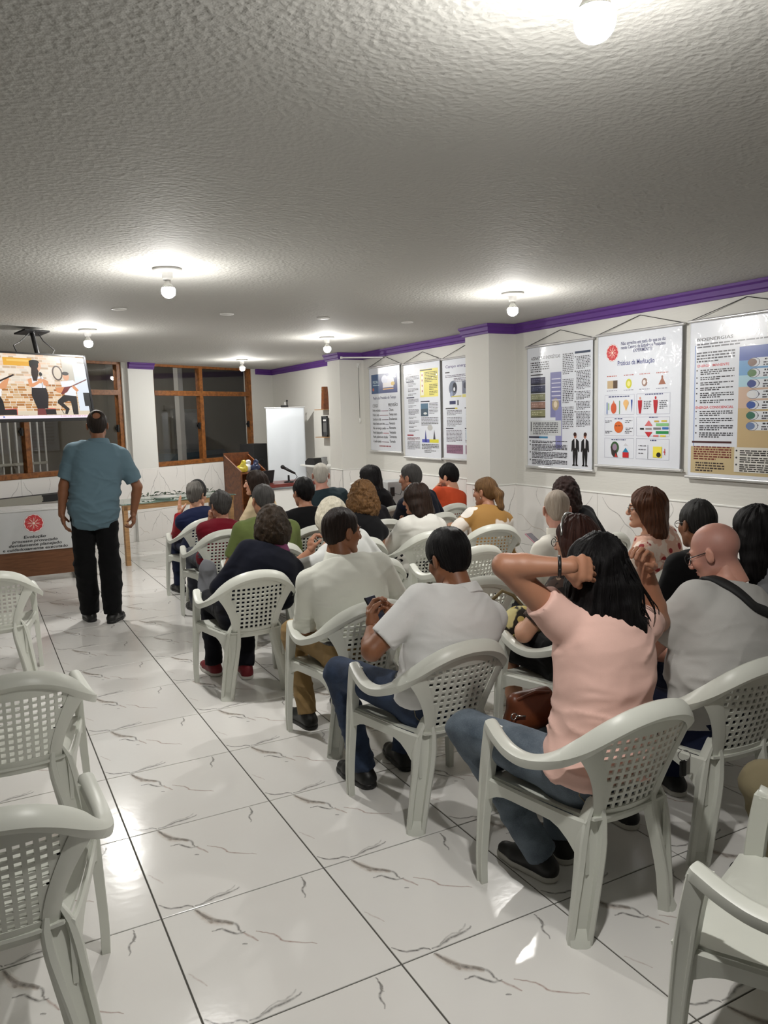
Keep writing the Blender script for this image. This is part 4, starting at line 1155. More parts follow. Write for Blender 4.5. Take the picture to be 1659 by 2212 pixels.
    g.ball(N+fw*.05-nn*(.005), (.055*sc, .055*sc, .05), .01, sub=True)
    g.cutplane((0, 0, hem), (0, 0, -1))
    V, Q = g.mesh(); V = wrinkle(V, Q, sp.get('wr', .0045)*2.1); shirt = child(sp.get('topname', 'shirt'), V, Q, sp['top']); shV, shQ = V, Q
    if sp.get('collar'):
        g = SDF(N-.15, N+.15, .006); g.cone(N-nn*.04-fw*.006, N+nn*.07, nr+.046, nr+.020, 0); g.cone(N-nn*.08, N+nn*.16, nr+.016, nr+.009, 0, sub=True)
        g.cutplane(N+nn*(.040), unit(nn-fw*.25)); g.cutplane(N-nn*.030, -nn)
        V, Q = g.mesh(); child('collar', V, Q, sp.get('collar_mat', sp['top']), parent=shirt)
    # ---------------- lower garment
    pm = sp.get('pants'); po = sp.get('poff', .012)
    if pm is not None:
        g = SDF(lo, hi, hC)
        wz = sp.get('waist', hipz+.15)
        ho = sp.get('hipoff', po); g.etube([(c, r, f, a+ho, b+ho) for c, r, f, a, b in stn[:4]], .03); g.cutplane((0, 0, wz), (0, 0, 1.))
        if sp.get('skirt'):
            (_, HL, KL, _, _), (_, HR, KR, _, _) = legs; kk = sp.get('skirt', .8)
            eL, eR = HL+(KL-HL)*kk, HR+(KR-HR)*kk; dd = unit((KL+KR)/2-(HL+HR)/2)
            for q in np.linspace(0, 1, 4): a_ = HL+(HR-HL)*q; b_ = eL+(eR-eL)*q; g.cone(a_, b_+dd*.04, .094, .080, .03, cut=(b_, dd))
        else:
            for sd, Hp, K, A, td in legs:
                g.cone(Hp, K, (.086+po*.5)*sp.get('leg', 1.), (.063+po*.4)*sp.get('leg', 1.), .03); d_ = unit(A-K); e = A+d_*.012; lw = sp.get('shin', 1.); g.cone(K, e+d_*.05, (.061+po*.4)*lw, (.046+po*.5)*lw, .02, cut=(e, d_))
        V, Q = g.mesh(); V = wrinkle(V, Q, sp.get('pwr', .0055), 'leg', 20); pants = child('skirt' if sp.get('skirt') else 'trousers', V, Q, pm); paV, paQ = V, Q
        if sp.get('belt'):
            g = SDF(lo, hi, .009); st4 = [(c, r, f, a+po+.005, b+po+.005) for c, r, f, a, b in stn[:4]]; g.etube(st4, .03); g.cutplane((0, 0, wz+.004), (0, 0, 1.)); g.cutplane((0, 0, wz-.034), (0, 0, -1.)); V, Q = g.mesh(); child('belt', V, Q, M['black'])
    if sp.get('shoe') is not None:
        for sd, Hp, K, A, td in legs:
            fz = A[2]-.085
            g = SDF(A+np.array([-.2, -.25, -.12]), A+np.array([.2, .27, .08]), .0075)
            hl = A-td*.035; hl[2] = .036+fz; bl = A+td*.10; bl[2] = .034+fz; to = A+td*.165; to[2] = .030+fz
            g.cone(hl, bl, .038, .042, .01); g.cone(bl, to, .042, .032, .012, sq=((0, 0, 1), 1.25)); g.cone(A+np.array([0, 0, -.01]), hl+np.array([0, 0, .01]), .040, .036, .02); g.cone(A+np.array([0, 0, -.02]), bl, .036, .030, .025)
            g.cutplane(A+np.array([0, 0, .012]), (0, 0, 1)); g.cutplane((0, 0, .014+fz), (0, 0, -1)); V, Q = g.mesh(); sh = child('shoe', V, Q, sp['shoe'])
            g = SDF(A+np.array([-.2, -.25, -.12]), A+np.array([.2, .27, .02]), .0065); hl2 = hl.copy(); hl2[2] = .012+fz; bl2 = bl.copy(); bl2[2] = .012+fz; to2 = to.copy(); to2[2] = .012+fz
            g.cone(hl2, bl2, .041, .046, .01); g.cone(bl2, to2, .046, .036, .01); g.cutplane((0, 0, .026+fz), (0, 0, 1)); g.cutplane((0, 0, .001+fz), (0, 0, -1)); V, Q = g.mesh(); child('sole', V, Q, sp.get('sole', M['shoe_black']), parent=sh)
    # ---------------- hair and face details
    if sp.get('hair'):
        st_, th_, c0, c1, op = sp['hair']; V, Q, fl = hair_mesh(st_, th_, rotm(hy, hp, hr), far, seed, op)
        hr_o = child('hair', H+(V*sc)@Rh.T, Q, hair_mat(c0, c1, op.get('rough', .42))); put_attr(hr_o, 'flow', fl, 'FLOAT_VECTOR')
        brow_m = hair_mat(c0, c0)
    else: brow_m = hair_mat((70, 55, 45), (70, 55, 45))
    hl = lambda p: H+Rh@(np.array(p, float)*sc)
    for s in (-1, 1):
        mb = MB(); mb.lathe([(0, -.0133), (.0066, -.0116), (.0115, -.0067), (.0133, 0), (.0115, .0067), (.0066, .0116), (0, .0133)], n=12)
        v = np.array(mb.v)[:, [0, 2, 1]]; o = MB(); o.add(v*1.02+np.array([s*.031, .0758, .002]), mb.f); v2 = np.array(o.v)
        e_o = obj('eye', out(H+(v2*sc)@Rh.T), o.f, [M['eye'], M['iris']], body, True); cy = np.array([np.mean([v2[i] for i in f], 0) for f in o.f]); d_ = cy-np.array([s*.031, .0758, .002])
        e_o.data.polygons.foreach_set('material_index', (np.hypot(d_[:, 0], d_[:, 2]) < .0085).astype(np.int32)*(d_[:, 1] > 0))
        mb = MB(); mb.tube([hl((s*.012, .0965, .021)), hl((s*.026, .0945, .027)), hl((s*.040, .083, .026)), hl((s*.050, .070, .019))], [.002*sc, .0034*sc, .003*sc, .0014*sc], 6)
        bo = obj('eyebrow', out(mb.v), mb.f, brow_m, body, True); put_attr(bo, 'flow', np.array(mb.v), 'FLOAT_VECTOR')
    if sp.get('glasses'):
        mb = MB(); gm = sp['glasses']
        for s in (-1, 1):
            ring = [hl((s*.033+.0235*math.cos(a), .1005-.10*abs(abs(s*.033+.0235*math.cos(a))-.0)**1.5, .000+.019*math.sin(a))) for a in np.linspace(0, 2*PI, 19)]; mb.tube(ring, .0017, 6)
            mb.tube([hl((s*.057, .0885, .005)), hl((s*.071, .060, .008)), hl((s*.079, .0, .010)), hl((s*.080, -.022, -.004))], .0019, 6)
        mb.tube([hl((-.010, .104, .004)), hl((0, .108, .007)), hl((.010, .104, .004))], .0016, 6)
        gl = obj('glasses', out(mb.v), mb.f, gm, body, True)
    PEOPLE[key] = dict(body=body, out=out, H=H, Rh=Rh, N=N, arms=arms, legs=legs, R0=R0, base=base, hl=hl, sc=sc, shirt=shirt, frames=frames, spine=spine, shV=shV, shQ=shQ, paV=paV, paQ=paQ, pants=pants, up1=up1, f1=f1, r1=r1, stn=stn)
    return PEOPLE[key]

# ---- who sits where
BLACK = ((8, 7, 8), (28, 26, 27)); DKBR = ((22, 16, 13), (58, 44, 36)); BROWN = ((52, 34, 22), (104, 72, 46)); GREY = ((70, 68, 64), (140, 136, 130)); WHITE = ((168, 164, 154), (222, 218, 208)); DKGREY = ((38, 37, 37), (96, 94, 92)); LTBR = ((70, 50, 32), (138, 104, 68))
def hs(style, t, c, **o): return (style, t, c[0], c[1], o)
C_ = cloth
def P(key, label, crown, Y, base=None, **k):
    k.update(crown=crown, Y=Y, base=base or CH[key]); return person(key, label, k)

P('vest', 'grey-haired woman in navy vest over red sleeves, black headband, front by the aisle', (424, 1043), 5.42, fem=1, head=(-48, 5, 0), hair=hs('short', .020, GREY, amp=.006), top=C_((22, 30, 62)), sleeve=1.8, pants=C_((28, 34, 58)), shoe=M['shoe_black'], skin='light', twist=-10,
  armL=dict(px=(389, 1108), Yw=5.72, pole=(-.25, -.2, -1), hand='flat', hdir=(0, .1, 1), palm=(1, 0, 0)))
P('red', 'grey-haired person in dark red top sitting by the aisle', (474, 1063), 4.55, fem=1, head=(8, 5, 0), hair=hs('short', .018, DKGREY, amp=.006), top=C_((112, 18, 34)), sleeve=1.7, pants=C_((70, 72, 80)), shoe=M['shoe_black'], skin='tan',
  armL=dict(px=(455, 1122), Yw=4.72, pole=(-.25, -.1, -1), hand='fist', hdir=(0, -.2, 1), palm=(1, 0, 0)))
P('cream', 'dark-haired woman in cream top turned left, front row', (550, 1017), 5.45, fem=1, head=(58, 3, 0), twist=35, hair=hs('bob', .012, DKBR, w=.02, drop=.02), top=C_((222, 204, 168)), sleeve=.8, pants=C_((40, 40, 46)), skin='light')
P('green', 'man with thin grey hair in olive green shirt', (566, 1047), 3.66, head=(4, 6, 0), girth=1.12, sw=.19, hair=hs('short', .009, DKGREY, amp=.003), top=C_((98, 110, 62)), sleeve=.75, pants=C_((60, 66, 80)), shoe=M['shoe_black'], skin='tan', off=.016)
P('navy', 'woman with dark wavy bob in navy sweater by the aisle', (586, 1095), 2.66, fem=1, far=False, head=(-16, 8, 0), girth=1.15, hair=hs('curly', .016, ((22, 17, 15), (66, 52, 38)), w=.03, drop=.02, camp=.006, cs=26), top=C_((14, 17, 30)), sleeve=1.85, pants=C_((16, 16, 24)), shoe=M['shoe_red'], sole=M['shoe_white'], skin='tan', off=.018, topname='sweater', collar=True, collar_mat=C_((120, 60, 96)), legR=dict(k=(.12, .33, .5), a=(.04, .14, .085)))
P('blk', 'person with short black hair in black top, before the microphone', (653, 1035), 4.32, head=(8, 4, 0), hair=hs('short', .022, BLACK, amp=.005), top=C_((12, 12, 15)), sleeve=.8, pants=C_((20, 20, 24)), skin='tan')
P('wht', 'man with white cropped hair in dark teal shirt, front row', (692, 1001), 5.05, head=(-22, 0, 0), sw=.185, hair=hs('short', .007, WHITE, amp=.002), top=C_((40, 54, 60)), sleeve=.7, pants=C_((40, 40, 44)), skin='rosy')
P('bleach', 'person with bleached white hair in white top, hands clasped', (716, 1079), 2.68, fem=1, head=(-25, 8, 0), hair=hs('curly', .018, ((196, 188, 166), (240, 234, 216)), w=.012, camp=.005), top=C_((226, 228, 226)), sleeve=.7, pants=C_((30, 30, 36)), skin='tan',
  armL=dict(px=(672, 1190), Yw=2.85, hand='grip', hdir=(.1, .2, 1), palm=(1, 0, 0)))
P('white10', 'man in white shirt and khaki trousers looking to the right', (738, 1099), 1.69, far=False, head=(-82, 6, 0), twist=-14, sw=.185, girth=1.06, hair=hs('short', .010, ((24, 18, 16), (56, 45, 40)), amp=.0025, fz=.012), top=C_((226, 227, 217)), sleeve=1.75, collar=True, pants=C_((150, 124, 84)), shoe=M['shoe_black'], belt=True, waist=.585, hem=.57, skin='brown', off=.016, wr=.007,
  armL=dict(w=(-.02, .26, .66)), armR=dict(w=(.20, .20, .66)), legL=dict(k=(-.17, .35, .50), a=(-.16, .22, .085)), legR=dict(k=(.12, .36, .50), a=(.10, .30, .085)))
P('curly', 'woman with curly light brown hair in sleeveless black top', (783, 1043), 3.52, fem=1, head=(-26, 5, 0), hair=hs('curly', .020, ((62, 42, 26), (146, 108, 68)), w=.045, drop=.045, camp=.012, cs=38), top=C_((13, 13, 16)), sleeve=0, pants=C_((24, 24, 30)), skin='light')
P('longblk', 'woman with long straight black hair turned left, near the front', (797, 1007), 5.08, fem=1, head=(42, 8, 0), twist=20, hair=hs('long', .014, BLACK, len=.40, w=.012), top=C_((20, 20, 24)), sleeve=.7, pants=C_((30, 30, 34)), skin='tan')
P('hid', 'black-haired person half hidden behind the curly-haired woman', (778, 1041), 4.20, fem=1, head=(-10, 5, 0), hair=hs('bob', .014, BLACK, w=.02), top=C_((24, 22, 26)), sleeve=.7, pants=C_((30, 30, 34)), skin='tan')
P('navypolo', 'man with greying crew cut in navy polo, head turned left', (885, 1005), 4.36, head=(32, 4, 0), twist=10, sw=.185, hair=hs('short', .010, DKGREY, top=.008, amp=.003), top=C_((16, 20, 34)), collar=True, sleeve=.75, pants=C_((34, 36, 48)), skin='tan',
  armL=dict(w=(-.02, .30, .70)))
P('w15', 'dark-haired woman in white blouse with palms pressed together', (897, 1046), 3.42, fem=1, head=(34, 8, 0), twist=6, hair=hs('long', .014, ((18, 14, 13), (62, 44, 34)), len=.26, w=.022), top=C_((226, 225, 218)), sleeve=1.5, pants=C_((24, 24, 32)), skin='tan', topname='blouse',
  armL=dict(px=(858, 1158), Yw=3.66, hand='flat', hdir=(.15, -.1, 1), palm=(1, 0, 0)), armR=dict(px=(868, 1158), Yw=3.66, hand='flat', hdir=(.1, -.1, 1), palm=(-1, 0, 0)))
P('orange', 'young bearded man in orange shirt with hand at his mouth', (968, 1006), 4.84, head=(26, 14, 0), twist=4, sw=.185, hair=hs('short', .017, BLACK, top=.012, amp=.004), beard=True, top=C_((206, 82, 48)), sleeve=.75, pants=C_((34, 38, 52)), skin='light',
  armL=dict(px=(944, 1062), Yw=5.02, hand='grip', hdir=(.5, -.2, .8), palm=(0, -1, 0)))
P('pony', 'woman with long light brown ponytail in tan and white printed top', (1047, 1032), 3.44, fem=1, head=(22, 4, 0), twist=6, hair=hs('pony', .008, LTBR, len=.34, r=.030), top=floral((164, 122, 62), (236, 230, 222), (232, 222, 212), 5.5, .60, .62), sleeve=1.4, pants=C_((28, 28, 34)), skin='tan', topname='blouse',
  armL=dict(px=(975, 1138), Yw=3.62, hand='grip'))
P('polo', 'man with black hair and glasses in white polo and jeans, looking at his phone', (966, 1150), .87, far=False, head=(6, 22, 0), twist=4, sw=.188, girth=1.12, hair=hs('short', .019, BLACK, top=.004, amp=.0028), glasses=M['black'], top=C_((230, 230, 229)), collar=True, sleeve=.78, pants=DENIM, shoe=M['shoe_black'], belt=True, waist=.60, hem=.50, skin='brown', off=.016, wr=.006, arm=1.08,
  armL=dict(w=(-.16, .16, .76), pole=(-1, -.25, -.7), hand='grip', hdir=(.3, .5, .8), palm=(.6, -.6, .4)), armR=dict(w=(.0, .22, .74), pole=(1, -.2, -.7), hand='grip', hdir=(-.4, .4, .7), palm=(-.6, -.5, .3)),
  legL=dict(k=(-.24, .34, .52), a=(-.17, .27, .085)), legR=dict(k=(.17, .35, .51), a=(.08, .33, .085)))
P('w19', 'woman with dark curly shoulder-length hair by the right wall', (1222, 1034), 2.55, fem=1, head=(-38, 4, 0), hair=hs('curly', .016, ((18, 13, 13), (58, 38, 34)), w=.03, drop=.055, camp=.008), top=C_((14, 14, 17)), sleeve=.8, pants=C_((24, 24, 28)), skin='light',
  armL=dict(px=(1168, 1180), Yw=2.72, hand='grip'))
P('old20', 'old man with thin white hair in white shirt with red stripes', (1202, 1060), 1.76, far=False, head=(-28, 8, 0), hair=hs('short', .005, ((158, 138, 120), (214, 204, 190)), amp=.0015), top=C_((226, 222, 212)), sleeve=1.6, pants=C_((60, 60, 66)), skin='rosy', collar=True)
P('w21', 'brown-haired woman with glasses and hairband, black skirt, brown dotted top', (1243, 1117), .93, fem=1, far=False, head=(20, 6, 0), hair=hs('bob', .014, ((34, 18, 16), (88, 54, 44)), w=.022, drop=.02), glasses=M['black'], top=floral((70, 52, 44), (146, 124, 104), (24, 18, 16), 26, .5, .55), sleeve=.75, pants=C_((12, 12, 13)), skirt=.82, shoe=M['shoe_brown'], skin='light', topname='blouse',
  armL=dict(w=(-.10, .20, .62), pole=(-1, -.3, -.6), hand='relax'), legL=dict(k=(-.13, .32, .50), a=(-.14, .16, .085)), legR=dict(k=(.09, .33, .50), a=(.02, .18, .085)))
P('pink', 'woman in pink shirt and light jeans gathering her long black hair with both hands', (1290, 1153), .03, fem=1, far=False, head=(-34, -4, 4), twist=-4, sw=.165, girth=1.0, hair=hs('long', .014, BLACK, len=.33, w=.030, dx=.05, back=-.07, amp=.006), top=C_((232, 192, 180)), sleeve=.36, pants=DENIM_LIGHT, shoe=M['shoe_black'], sole=M['shoe_white'], waist=.56, hem=.50, skin='tan', off=.017, wr=.0075, shrug=(.05, .03), topname='shirt',
  armL=dict(epx=(1090, 1222), Ye=.07, px=(1225, 1224), Yw=-.05, hand='grip', hdir=(1, -.15, -.22), palm=(.05, .9, -.3)),
  armR=dict(px=(1392, 1222), Yw=.10, pole=(1, .5, -.7), hand='grip', hdir=(-.45, -.35, .8), palm=(-.6, -.1, -.5)),
  legL=dict(k=(-.24, .34, .52), a=(-.06, .14, .085), toe=(-.2, 1, 0)), legR=dict(k=(.14, .35, .51), a=(.08, .20, .085)))
P('w23', 'woman with long auburn hair and glasses in floral top, face turned left', (1396, 1058), 1.52, fem=1, far=False, head=(44, 0, 0), twist=12, hair=hs('long', .018, ((48, 26, 16), (112, 70, 46)), len=.27, w=.030), glasses=M['black'], top=floral((214, 170, 150), (150, 40, 44), (232, 214, 200), 16, .5, .54), sleeve=.7, pants=C_((40, 40, 46)), skin='light', topname='blouse')
P('m24', 'man with short greying dark hair in black shirt, beside the bald man', (1506, 1082), .78, far=False, head=(-12, 6, 0), sw=.19, girth=1.1, hair=hs('short', .010, ((20, 19, 19), (62, 60, 58)), amp=.0025), glasses=M['black'], top=C_((12, 12, 14)), sleeve=.75, pants=C_((26, 30, 44)), skin='brown', off=.016)
P('bald', 'bald man with glasses in grey shirt and black shoulder strap, looking down', (1545, 1130), .14, far=False, head=(18, 22, 0), twist=6, sw=.195, girth=1.2, belly=.03, stubble=(.24, .25, .20), glasses=M['black'], top=C_((186, 185, 182)), sleeve=.70, pants=C_((26, 34, 62)), shoe=M['shoe_black'], sole=M['shoe_white'], waist=.56, hem=.49, skin='rosy', off=.018, wr=.007, arm=1.12,
  armL=dict(w=(-.13, .26, .60), pole=(-1, -.3, -.5)), armR=dict(w=(.06, .30, .62)), legL=dict(k=(-.22, .34, .50), a=(-.24, .14, .085)), legR=dict(k=(.17, .35, .50), a=(.14, .26, .085)))
P('w26', 'woman with long black hair and glasses in grey top at the right edge', (1632, 1097), .56, fem=1, far=False, head=(-2, 4, 0), hair=hs('long', .018, BLACK, len=.36, w=.03, back=-.05), glasses=M['black'], top=C_((130, 132, 136)), sleeve=.8, pants=C_((30, 30, 36)), skin='light')
P('khaki', 'person in khaki trousers sitting beyond the right edge, only one knee in view', None, 0, cw=(2.60, -.92, 1.25), far=True, head=(0, 0, 0), hair=hs('short', .012, DKBR), top=C_((90, 96, 110)), sleeve=.7, pants=C_((134, 124, 98)), shoe=M['shoe_black'], skin='tan', legL=dict(k=(-.335, .42, .475), a=(-.20, .46, .085)))
# the man standing in the aisle
P('stand', 'man standing in the aisle with his back turned, blue shirt and black trousers', (208, 889), 4.93, base=(1.03, 4.93, math.radians(-8)), far=False, stand=True, pelvis=(0, 0, .915), head=(-9, 6, 0), sw=.185, girth=1.0, belly=.02, hair=hs('balding', .012, ((20, 16, 14), (58, 48, 42)), amp=.002, bc=(0, -.098, .088), br=(.036, .040, .042)), top=C_((96, 120, 132)), collar=True, sleeve=.80, drop=.092, loose=.014, hem=.80, pants=C_((10, 10, 12)), waist=.98, shoe=M['shoe_black'], skin='brown', off=.030, wr=.006, poff=.022, hipoff=-.006, leg=1.06, shin=1.30,
  armL=dict(px=(128, 1138), Yw=4.95, pole=(-1, -.3, 0), hand='relax', hdir=(.15, .15, -1), palm=(1, .2, 0)), armR=dict(px=(288, 1110), Yw=4.92, pole=(1, -.3, 0), hand='grip', hdir=(0, .1, -1), palm=(-1, .2, 0)),
  legL=dict(k=(-.10, .04, .50), a=(-.085, .09, .085), toe=(-.25, 1, 0)), legR=dict(k=(.10, .02, .50), a=(.095, -.045, .085), toe=(.45, 1, 0)))
DEBUG = False

# ================================================================== flat prints: posters, board, screen
def text_tris(txt):
    cu = bpy.data.curves.new('t', 'FONT'); cu.body = txt; cu.resolution_u = 2; cu.offset = .018; o = bpy.data.objects.new('t', cu)
    me = o.to_mesh(); v = np.array([x.co[:2] for x in me.vertices]); f = [tuple(p.vertices) for p in me.polygons]
    o.to_mesh_clear(); bpy.data.objects.remove(o); bpy.data.curves.remove(cu); return v, f
class Ink:
    """coloured flat shapes in sheet coordinates: s 0..1 left-right, t 0..1 top-down"""
    def __init__(s, asp): s.v = []; s.f = []; s.c = []; s.l = 0; s.asp = asp      # asp = width/height
    def add(s, pts, faces, col):
        b = len(s.v); s.l += 1
        for p in pts: s.v.append((p[0], p[1], s.l)); s.c.append(srgb(*col))
        s.f += [tuple(b+i for i in q) for q in faces]
    def rect(s, a, b, c, d, col, n=1):
        s.add([(a+(c-a)*i/n, y) for i in range(n+1) for y in (b, d)], [(2*i, 2*i+1, 2*i+3, 2*i+2) for i in range(n)], col)
    def poly(s, pts, col): s.add(pts, [tuple(range(len(pts)))], col)
    def ell(s, x, y, rx, ry, col, n=22, rot=0.):
        ca, sa = math.cos(rot), math.sin(rot); A = s.asp
        s.poly([(x+(rx*math.cos(q)*ca-ry/A*math.sin(q)*sa), y+(rx*A*math.cos(q)*sa+ry*math.sin(q)*ca)) for q in np.linspace(0, 2*PI, n, endpoint=False)], col)
    def line(s, pts, w, col):
        for (x0, y0), (x1, y1) in zip(pts[:-1], pts[1:]):
            dx, dy = (x1-x0)*s.asp, y1-y0; L = math.hypot(dx, dy)+1e-9; nx, ny = -dy/L*w/s.asp, dx/L*w
            s.add([(x0-nx, y0-ny), (x0+nx, y0+ny), (x1+nx, y1+ny), (x1-nx, y1-ny)], [(0, 1, 2, 3)], col)
    def words(s, a, t0, b, n, dt, h, col, seed=0, last=.6):
        r = random.Random(seed); pv = []; pf = []
        for i in range(n):
            x = a; e = b if i < n-1 else a+(b-a)*last; t = t0+i*dt
            while x < e-.004:
                w = min(r.uniform(.012, .055)*max(.5, (b-a)/.4), e-x); n_ = len(pv); pv += [(x, t-h), (x, t), (x+w, t), (x+w, t-h)]; pf.append((n_, n_+1, n_+2, n_+3)); x += w+.008
        s.add(pv, pf, col)
    def text(s, txt, x, y, size, col, align='l', shear=0., wid=None):
        v, f = text_tris(txt); w = v[:, 0].max()-v[:, 0].min(); k = size/.72; kx = k/s.asp if wid is None else wid/w
        x0 = x-(0 if align == 'l' else w*kx/2 if align == 'c' else w*kx)
        s.add([(x0+(p[0]-v[:, 0].min())*kx+shear*p[1]*k/s.asp, y-p[1]*k) for p in v], f, col)
    def mandala(s, x, y, r, red=(206, 62, 66), white=(244, 238, 236)):
        A = s.asp; n = 96
        s.ell(x, y, r*1.13/A, r*1.13, (186, 120, 120), 48); s.ell(x, y, r*1.10/A, r*1.10, white, 48)
        s.poly([(x+r*(1+.035*math.cos(12*q))*math.cos(q)/A, y+r*(1+.035*math.cos(12*q))*math.sin(q)) for q in np.linspace(0, 2*PI, n, endpoint=False)], red)
        for k in range(8):
            q = k*PI/4
            P_ = [(.16, 0), (.30, .10), (.52, .11), (.74, .02), (.50, -.02), (.30, -.03)]
            s.poly([(x+r*(a*math.cos(q)-b*math.sin(q))/A, y+r*(a*math.sin(q)+b*math.cos(q))) for a, b in P_], (232, 190, 178))
            s.line([(x+r*.55*math.cos(q+.4)/A, y+r*.55*math.sin(q+.4)), (x+r*.9*math.cos(q+.25)/A, y+r*.9*math.sin(q+.25))], r*.03, (232, 150, 146))
        s.ell(x, y, r*.16/A, r*.16, (246, 226, 210))
    def build(s, name, fn, m, parent):
        o = obj(name, [fn(*p) for p in s.v], s.f, m, parent); put_attr(o, 'Col', np.array(s.c)); return o

def vinyl_mat(name, c):
    m = mat(name, c, .22, spec=.5, coat=.6); t, p = m.node_tree, m.node_tree.nodes['Principled BSDF']
    p.inputs['Coat Roughness'].default_value = .05
    tc = t.nodes.new('ShaderNodeTexCoord'); nz = t.nodes.new('ShaderNodeTexNoise'); nz.inputs['Scale'].default_value = 7; nz.inputs['Detail'].default_value = 3; nz.inputs['Distortion'].default_value = .8
    t.links.new(tc.outputs['Object'], nz.inputs['Vector']); b = t.nodes.new('ShaderNodeBump'); b.inputs['Strength'].default_value = .35; b.inputs['Distance'].default_value = .02
    t.links.new(nz.outputs['Fac'], b.inputs['Height']); t.links.new(b.outputs[0], p.inputs['Normal']); t.links.new(b.outputs[0], p.inputs['Coat Normal']); return m
M['vinyl'] = vinyl_mat('poster_vinyl', srgb(222, 226, 234)); M['vinyl2'] = vinyl_mat('poster_vinyl_beige', srgb(222, 216, 200))
def glossy_print():
    t = M['print'].node_tree; p = t.nodes['Principled BSDF']; p.inputs['Coat Weight'].default_value = .6; p.inputs['Coat Roughness'].default_value = .05; p.inputs['Roughness'].default_value = .3
    tc = t.nodes.new('ShaderNodeTexCoord'); nz = t.nodes.new('ShaderNodeTexNoise'); nz.inputs['Scale'].default_value = 7; nz.inputs['Detail'].default_value = 3; nz.inputs['Distortion'].default_value = .8
    t.links.new(tc.outputs['Object'], nz.inputs['Vector']); b = t.nodes.new('ShaderNodeBump'); b.inputs['Strength'].default_value = .35; b.inputs['Distance'].default_value = .02
    t.links.new(nz.outputs['Fac'], b.inputs['Height']); t.links.new(b.outputs[0], p.inputs['Coat Normal'])
glossy_print()

def poster(yl, yr, zt, zb, label, draw, seed, m='vinyl'):
    w = yl-yr; h = zt-zb
    root = empty('hanging_poster', (XW-.03, (yl+yr)/2, zb)); L0 = np.array([XW-.03, (yl+yr)/2, zb])
    def fn(s, t, l=0):
        bul = 0.
        return np.array([XW-.030-bul-.0009-(l*.000028), yl-s*w, zt-t*h])-L0
    n = 20; v = []; f = []
    for i in range(n+1):
        for j in range(n+1): p = fn(i/n, j/n); v.append((p[0]+.0009, p[1], p[2]))
    for i in range(n):
        for j in range(n): a = i*(n+1)+j; f.append((a, a+n+1, a+n+2, a+1))
    vv, ff = solid(v, f, .0012); sh = obj('sheet', vv, ff, M[m], root, True)
    for nm, z, r in (('top_rod', zt+.008, .011), ('bottom_rod', zb-.004, .013)):
        mb = MB(); mb.tube([np.array([XW-.032, yl+.018, z])-L0, np.array([XW-.032, yr-.018, z])-L0], r, 12); rod = mb.build(nm, M['alu'], root); autosmooth(rod, 40)
    mb = MB(); mb.tube([np.array([XW-.03, yl+.008, zt+.014])-L0, np.array([XW-.006, (yl+yr)/2, zt+.125])-L0, np.array([XW-.03, yr-.008, zt+.014])-L0], .0028, 6); mb.build('hanging_cord', M['cord'], root)
    ink = Ink(w/h); ink.rect(.008, .006, .992, .994, (222, 226, 234)); draw(ink)
    # subdivide long shapes is not needed: prints follow the sheet at their own vertices
    ink.build('print', fn, M['print'], root)
    tag(root, label, 'poster', 'hanging wall posters'); return root
K = (52, 52, 58); BL = (40, 44, 96)
def d1(k):
    k.rect(.08, .08, .92, .31, (28, 52, 120), 8); k.rect(.08, .08, .35, .31, (34, 78, 130), 4); k.ell(.66, .17, .16, .06, (232, 232, 244)); k.ell(.52, .15, .10, .05, (216, 220, 240)); k.rect(.46, .19, .80, .245, (236, 232, 236), 4)
    k.ell(.78, .205, .06, .022, (222, 184, 60)); k.text('PEDRA', .13, .19, .035, (190, 214, 226)); k.rect(.13, .205, .34, .215, (170, 200, 216)); k.ell(.14, .26, .03, .02, (190, 92, 70)); k.rect(.46, .255, .80, .27, (222, 170, 110), 3)
    k.text('Pedra da Previsão do Tempo', .5, .378, .034, BL, 'c', wid=.74); k.text('CÓDIGO', .10, .472, .036, K, wid=.18); k.text('PREVISÃO', .62, .468, .036, K, wid=.30)
    rows_ = [('Pedra molhada', 'Chuva', (120, 40, 60)), ('Pedra seca', 'Tempo seco', (120, 40, 60)), ('Sombra no chão', 'Ensolarado', (70, 40, 60)), ('Pedra branca em cima', 'Nevando', (50, 50, 66)), ('Não se enxerga a pedra', 'Nevoeiro', (50, 50, 66)), ('Pedra balançando', 'Ventando', (180, 60, 70)), ('Pedra pulando em círculos', 'Terremoto', (50, 90, 70)), ('A pedra sumiu', 'Tornado', (100, 40, 70))]
    for i, (a, b, c) in enumerate(rows_):
        y = .525+i*.053; wl = min(.48, .018*len(a)+.03); k.text(a, .10, y, .031, K, wid=wl); k.text(b, .64, y-.004, .031, K, wid=.022*len(b)+.03)
        if wl < .46: k.rect(.12+wl, y-.010, .62, y-.004, c, 4)
    k.words(.30, .945, .68, 1, .02, .014, (150, 70, 80), 3, 1.)
